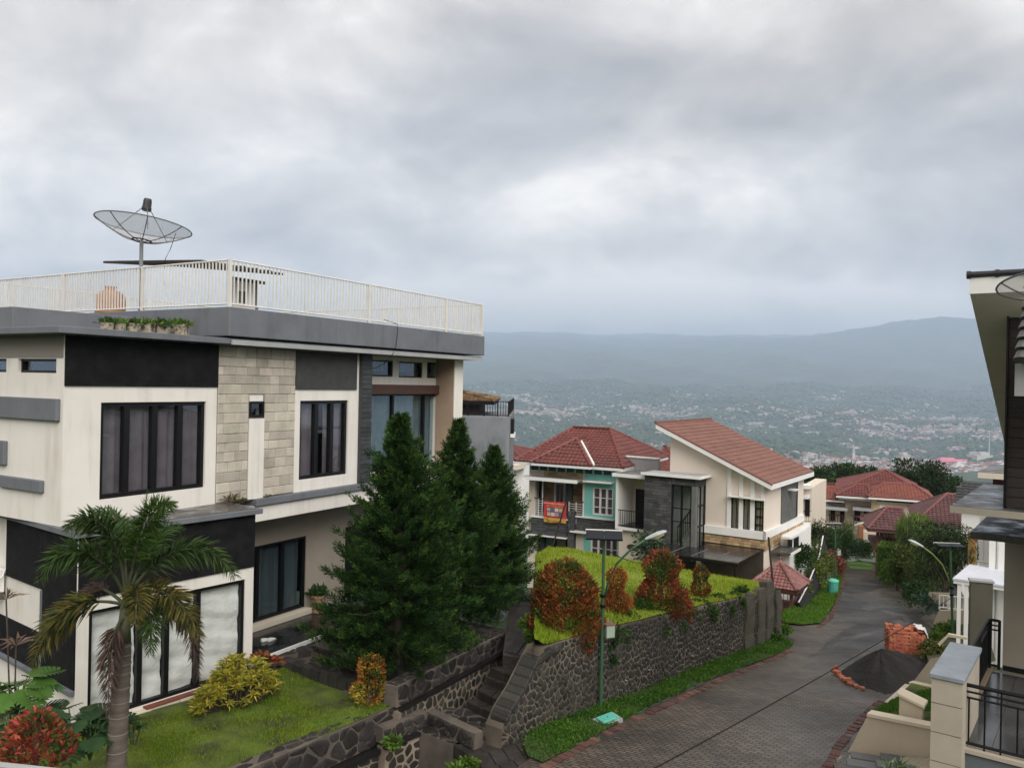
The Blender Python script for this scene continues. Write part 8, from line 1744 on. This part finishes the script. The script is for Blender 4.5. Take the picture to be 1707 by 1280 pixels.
    for i, (u, y, w, l) in enumerate(((1580, 2380, 46, 30), (1600, 2420, 40, 34))):
        p = lm(u, y); T = thing('market_hall', ('wide pink-roofed hall in the valley, the left one', 'pink-roofed hall in the valley, the right one')[i], 'hall', p, .3*i, 'pink halls in the valley'); MB().box(-w/2, w/2, -l/2, l/2, -6, 12).build('wall', W, T); MB().hexa([(-w/2-3, -l/2-3, 12), (w/2+3, -l/2-3, 12), (w/2+3, l/2+3, 12), (-w/2-3, l/2+3, 12)], [(-w/2+3, -3, 22), (w/2-3, -3, 22), (w/2-3, 3, 22), (-w/2+3, 3, 22)]).build('roof', PK, T)
    p = lm(1600, 2230); T = thing('white_tent', 'white pointed tent roof in the valley town', 'tent', p); MB().hexa([(-17, -14, 4), (17, -14, 4), (17, 14, 4), (-17, 14, 4)], [(-1, -1, 20), (1, -1, 20), (1, 1, 20), (-1, 1, 20)]).build('canvas', mats[4], T); MB().box(-14, 14, -11, 11, -4, 4).build('base', W, T)
    p = lm(1421, 2600); T = thing('church', 'pale church with a thin spire in the valley town', 'church', p); MB().box(-9, 9, -14, 14, -4, 14).build('nave', W, T); MB().hexa([(-10, -15, 14), (10, -15, 14), (10, 15, 14), (-10, 15, 14)], [(-1, -15, 24), (1, -15, 24), (1, 15, 24), (-1, 15, 24)]).build('roof', mats[2], T); MB().box(-4, 4, -22, -14.1, -4, 30).build('tower', W, T); MB().hexa([(-4.5, -22.5, 30), (4.5, -22.5, 30), (4.5, -13.6, 30), (-4.5, -13.6, 30)], [(-.3, -18.3, 62), (.3, -18.3, 62), (.3, -17.7, 62), (-.3, -17.7, 62)]).build('spire', mats[3], T)
    p = lm(1651, 2900); T = thing('radio_mast', 'thin white radio mast rising from the valley town', 'mast', p); MB().tube([(0, 0, -4), (0, 0, 125)], [3, 1], 6).build('mast', mats[4], T)
    for i, (u, y, w) in enumerate(((1640, 2500, 50), (1508, 2700, 34), (1627, 2560, 40))):
        p = lm(u, y); T = thing('civic_building', ('large pale civic building at the right edge of the valley', 'cream block building above the round-crowned tree', 'terraced pale building left of the mast')[i], 'building', p, .2*i, 'large pale buildings in the valley'); MB().box(-w/2, w/2, -14, 14, -5, 20).build('wall', W, T); MB().box(-w/4, w/4, -12, 12, 20, 30).build('upper_floors', W, T); MB().box(-w/2-1, w/2+1, -15, 15, 20, 20.8).build('roof', mats[1] if i == 1 else mats[4], T)
valley()
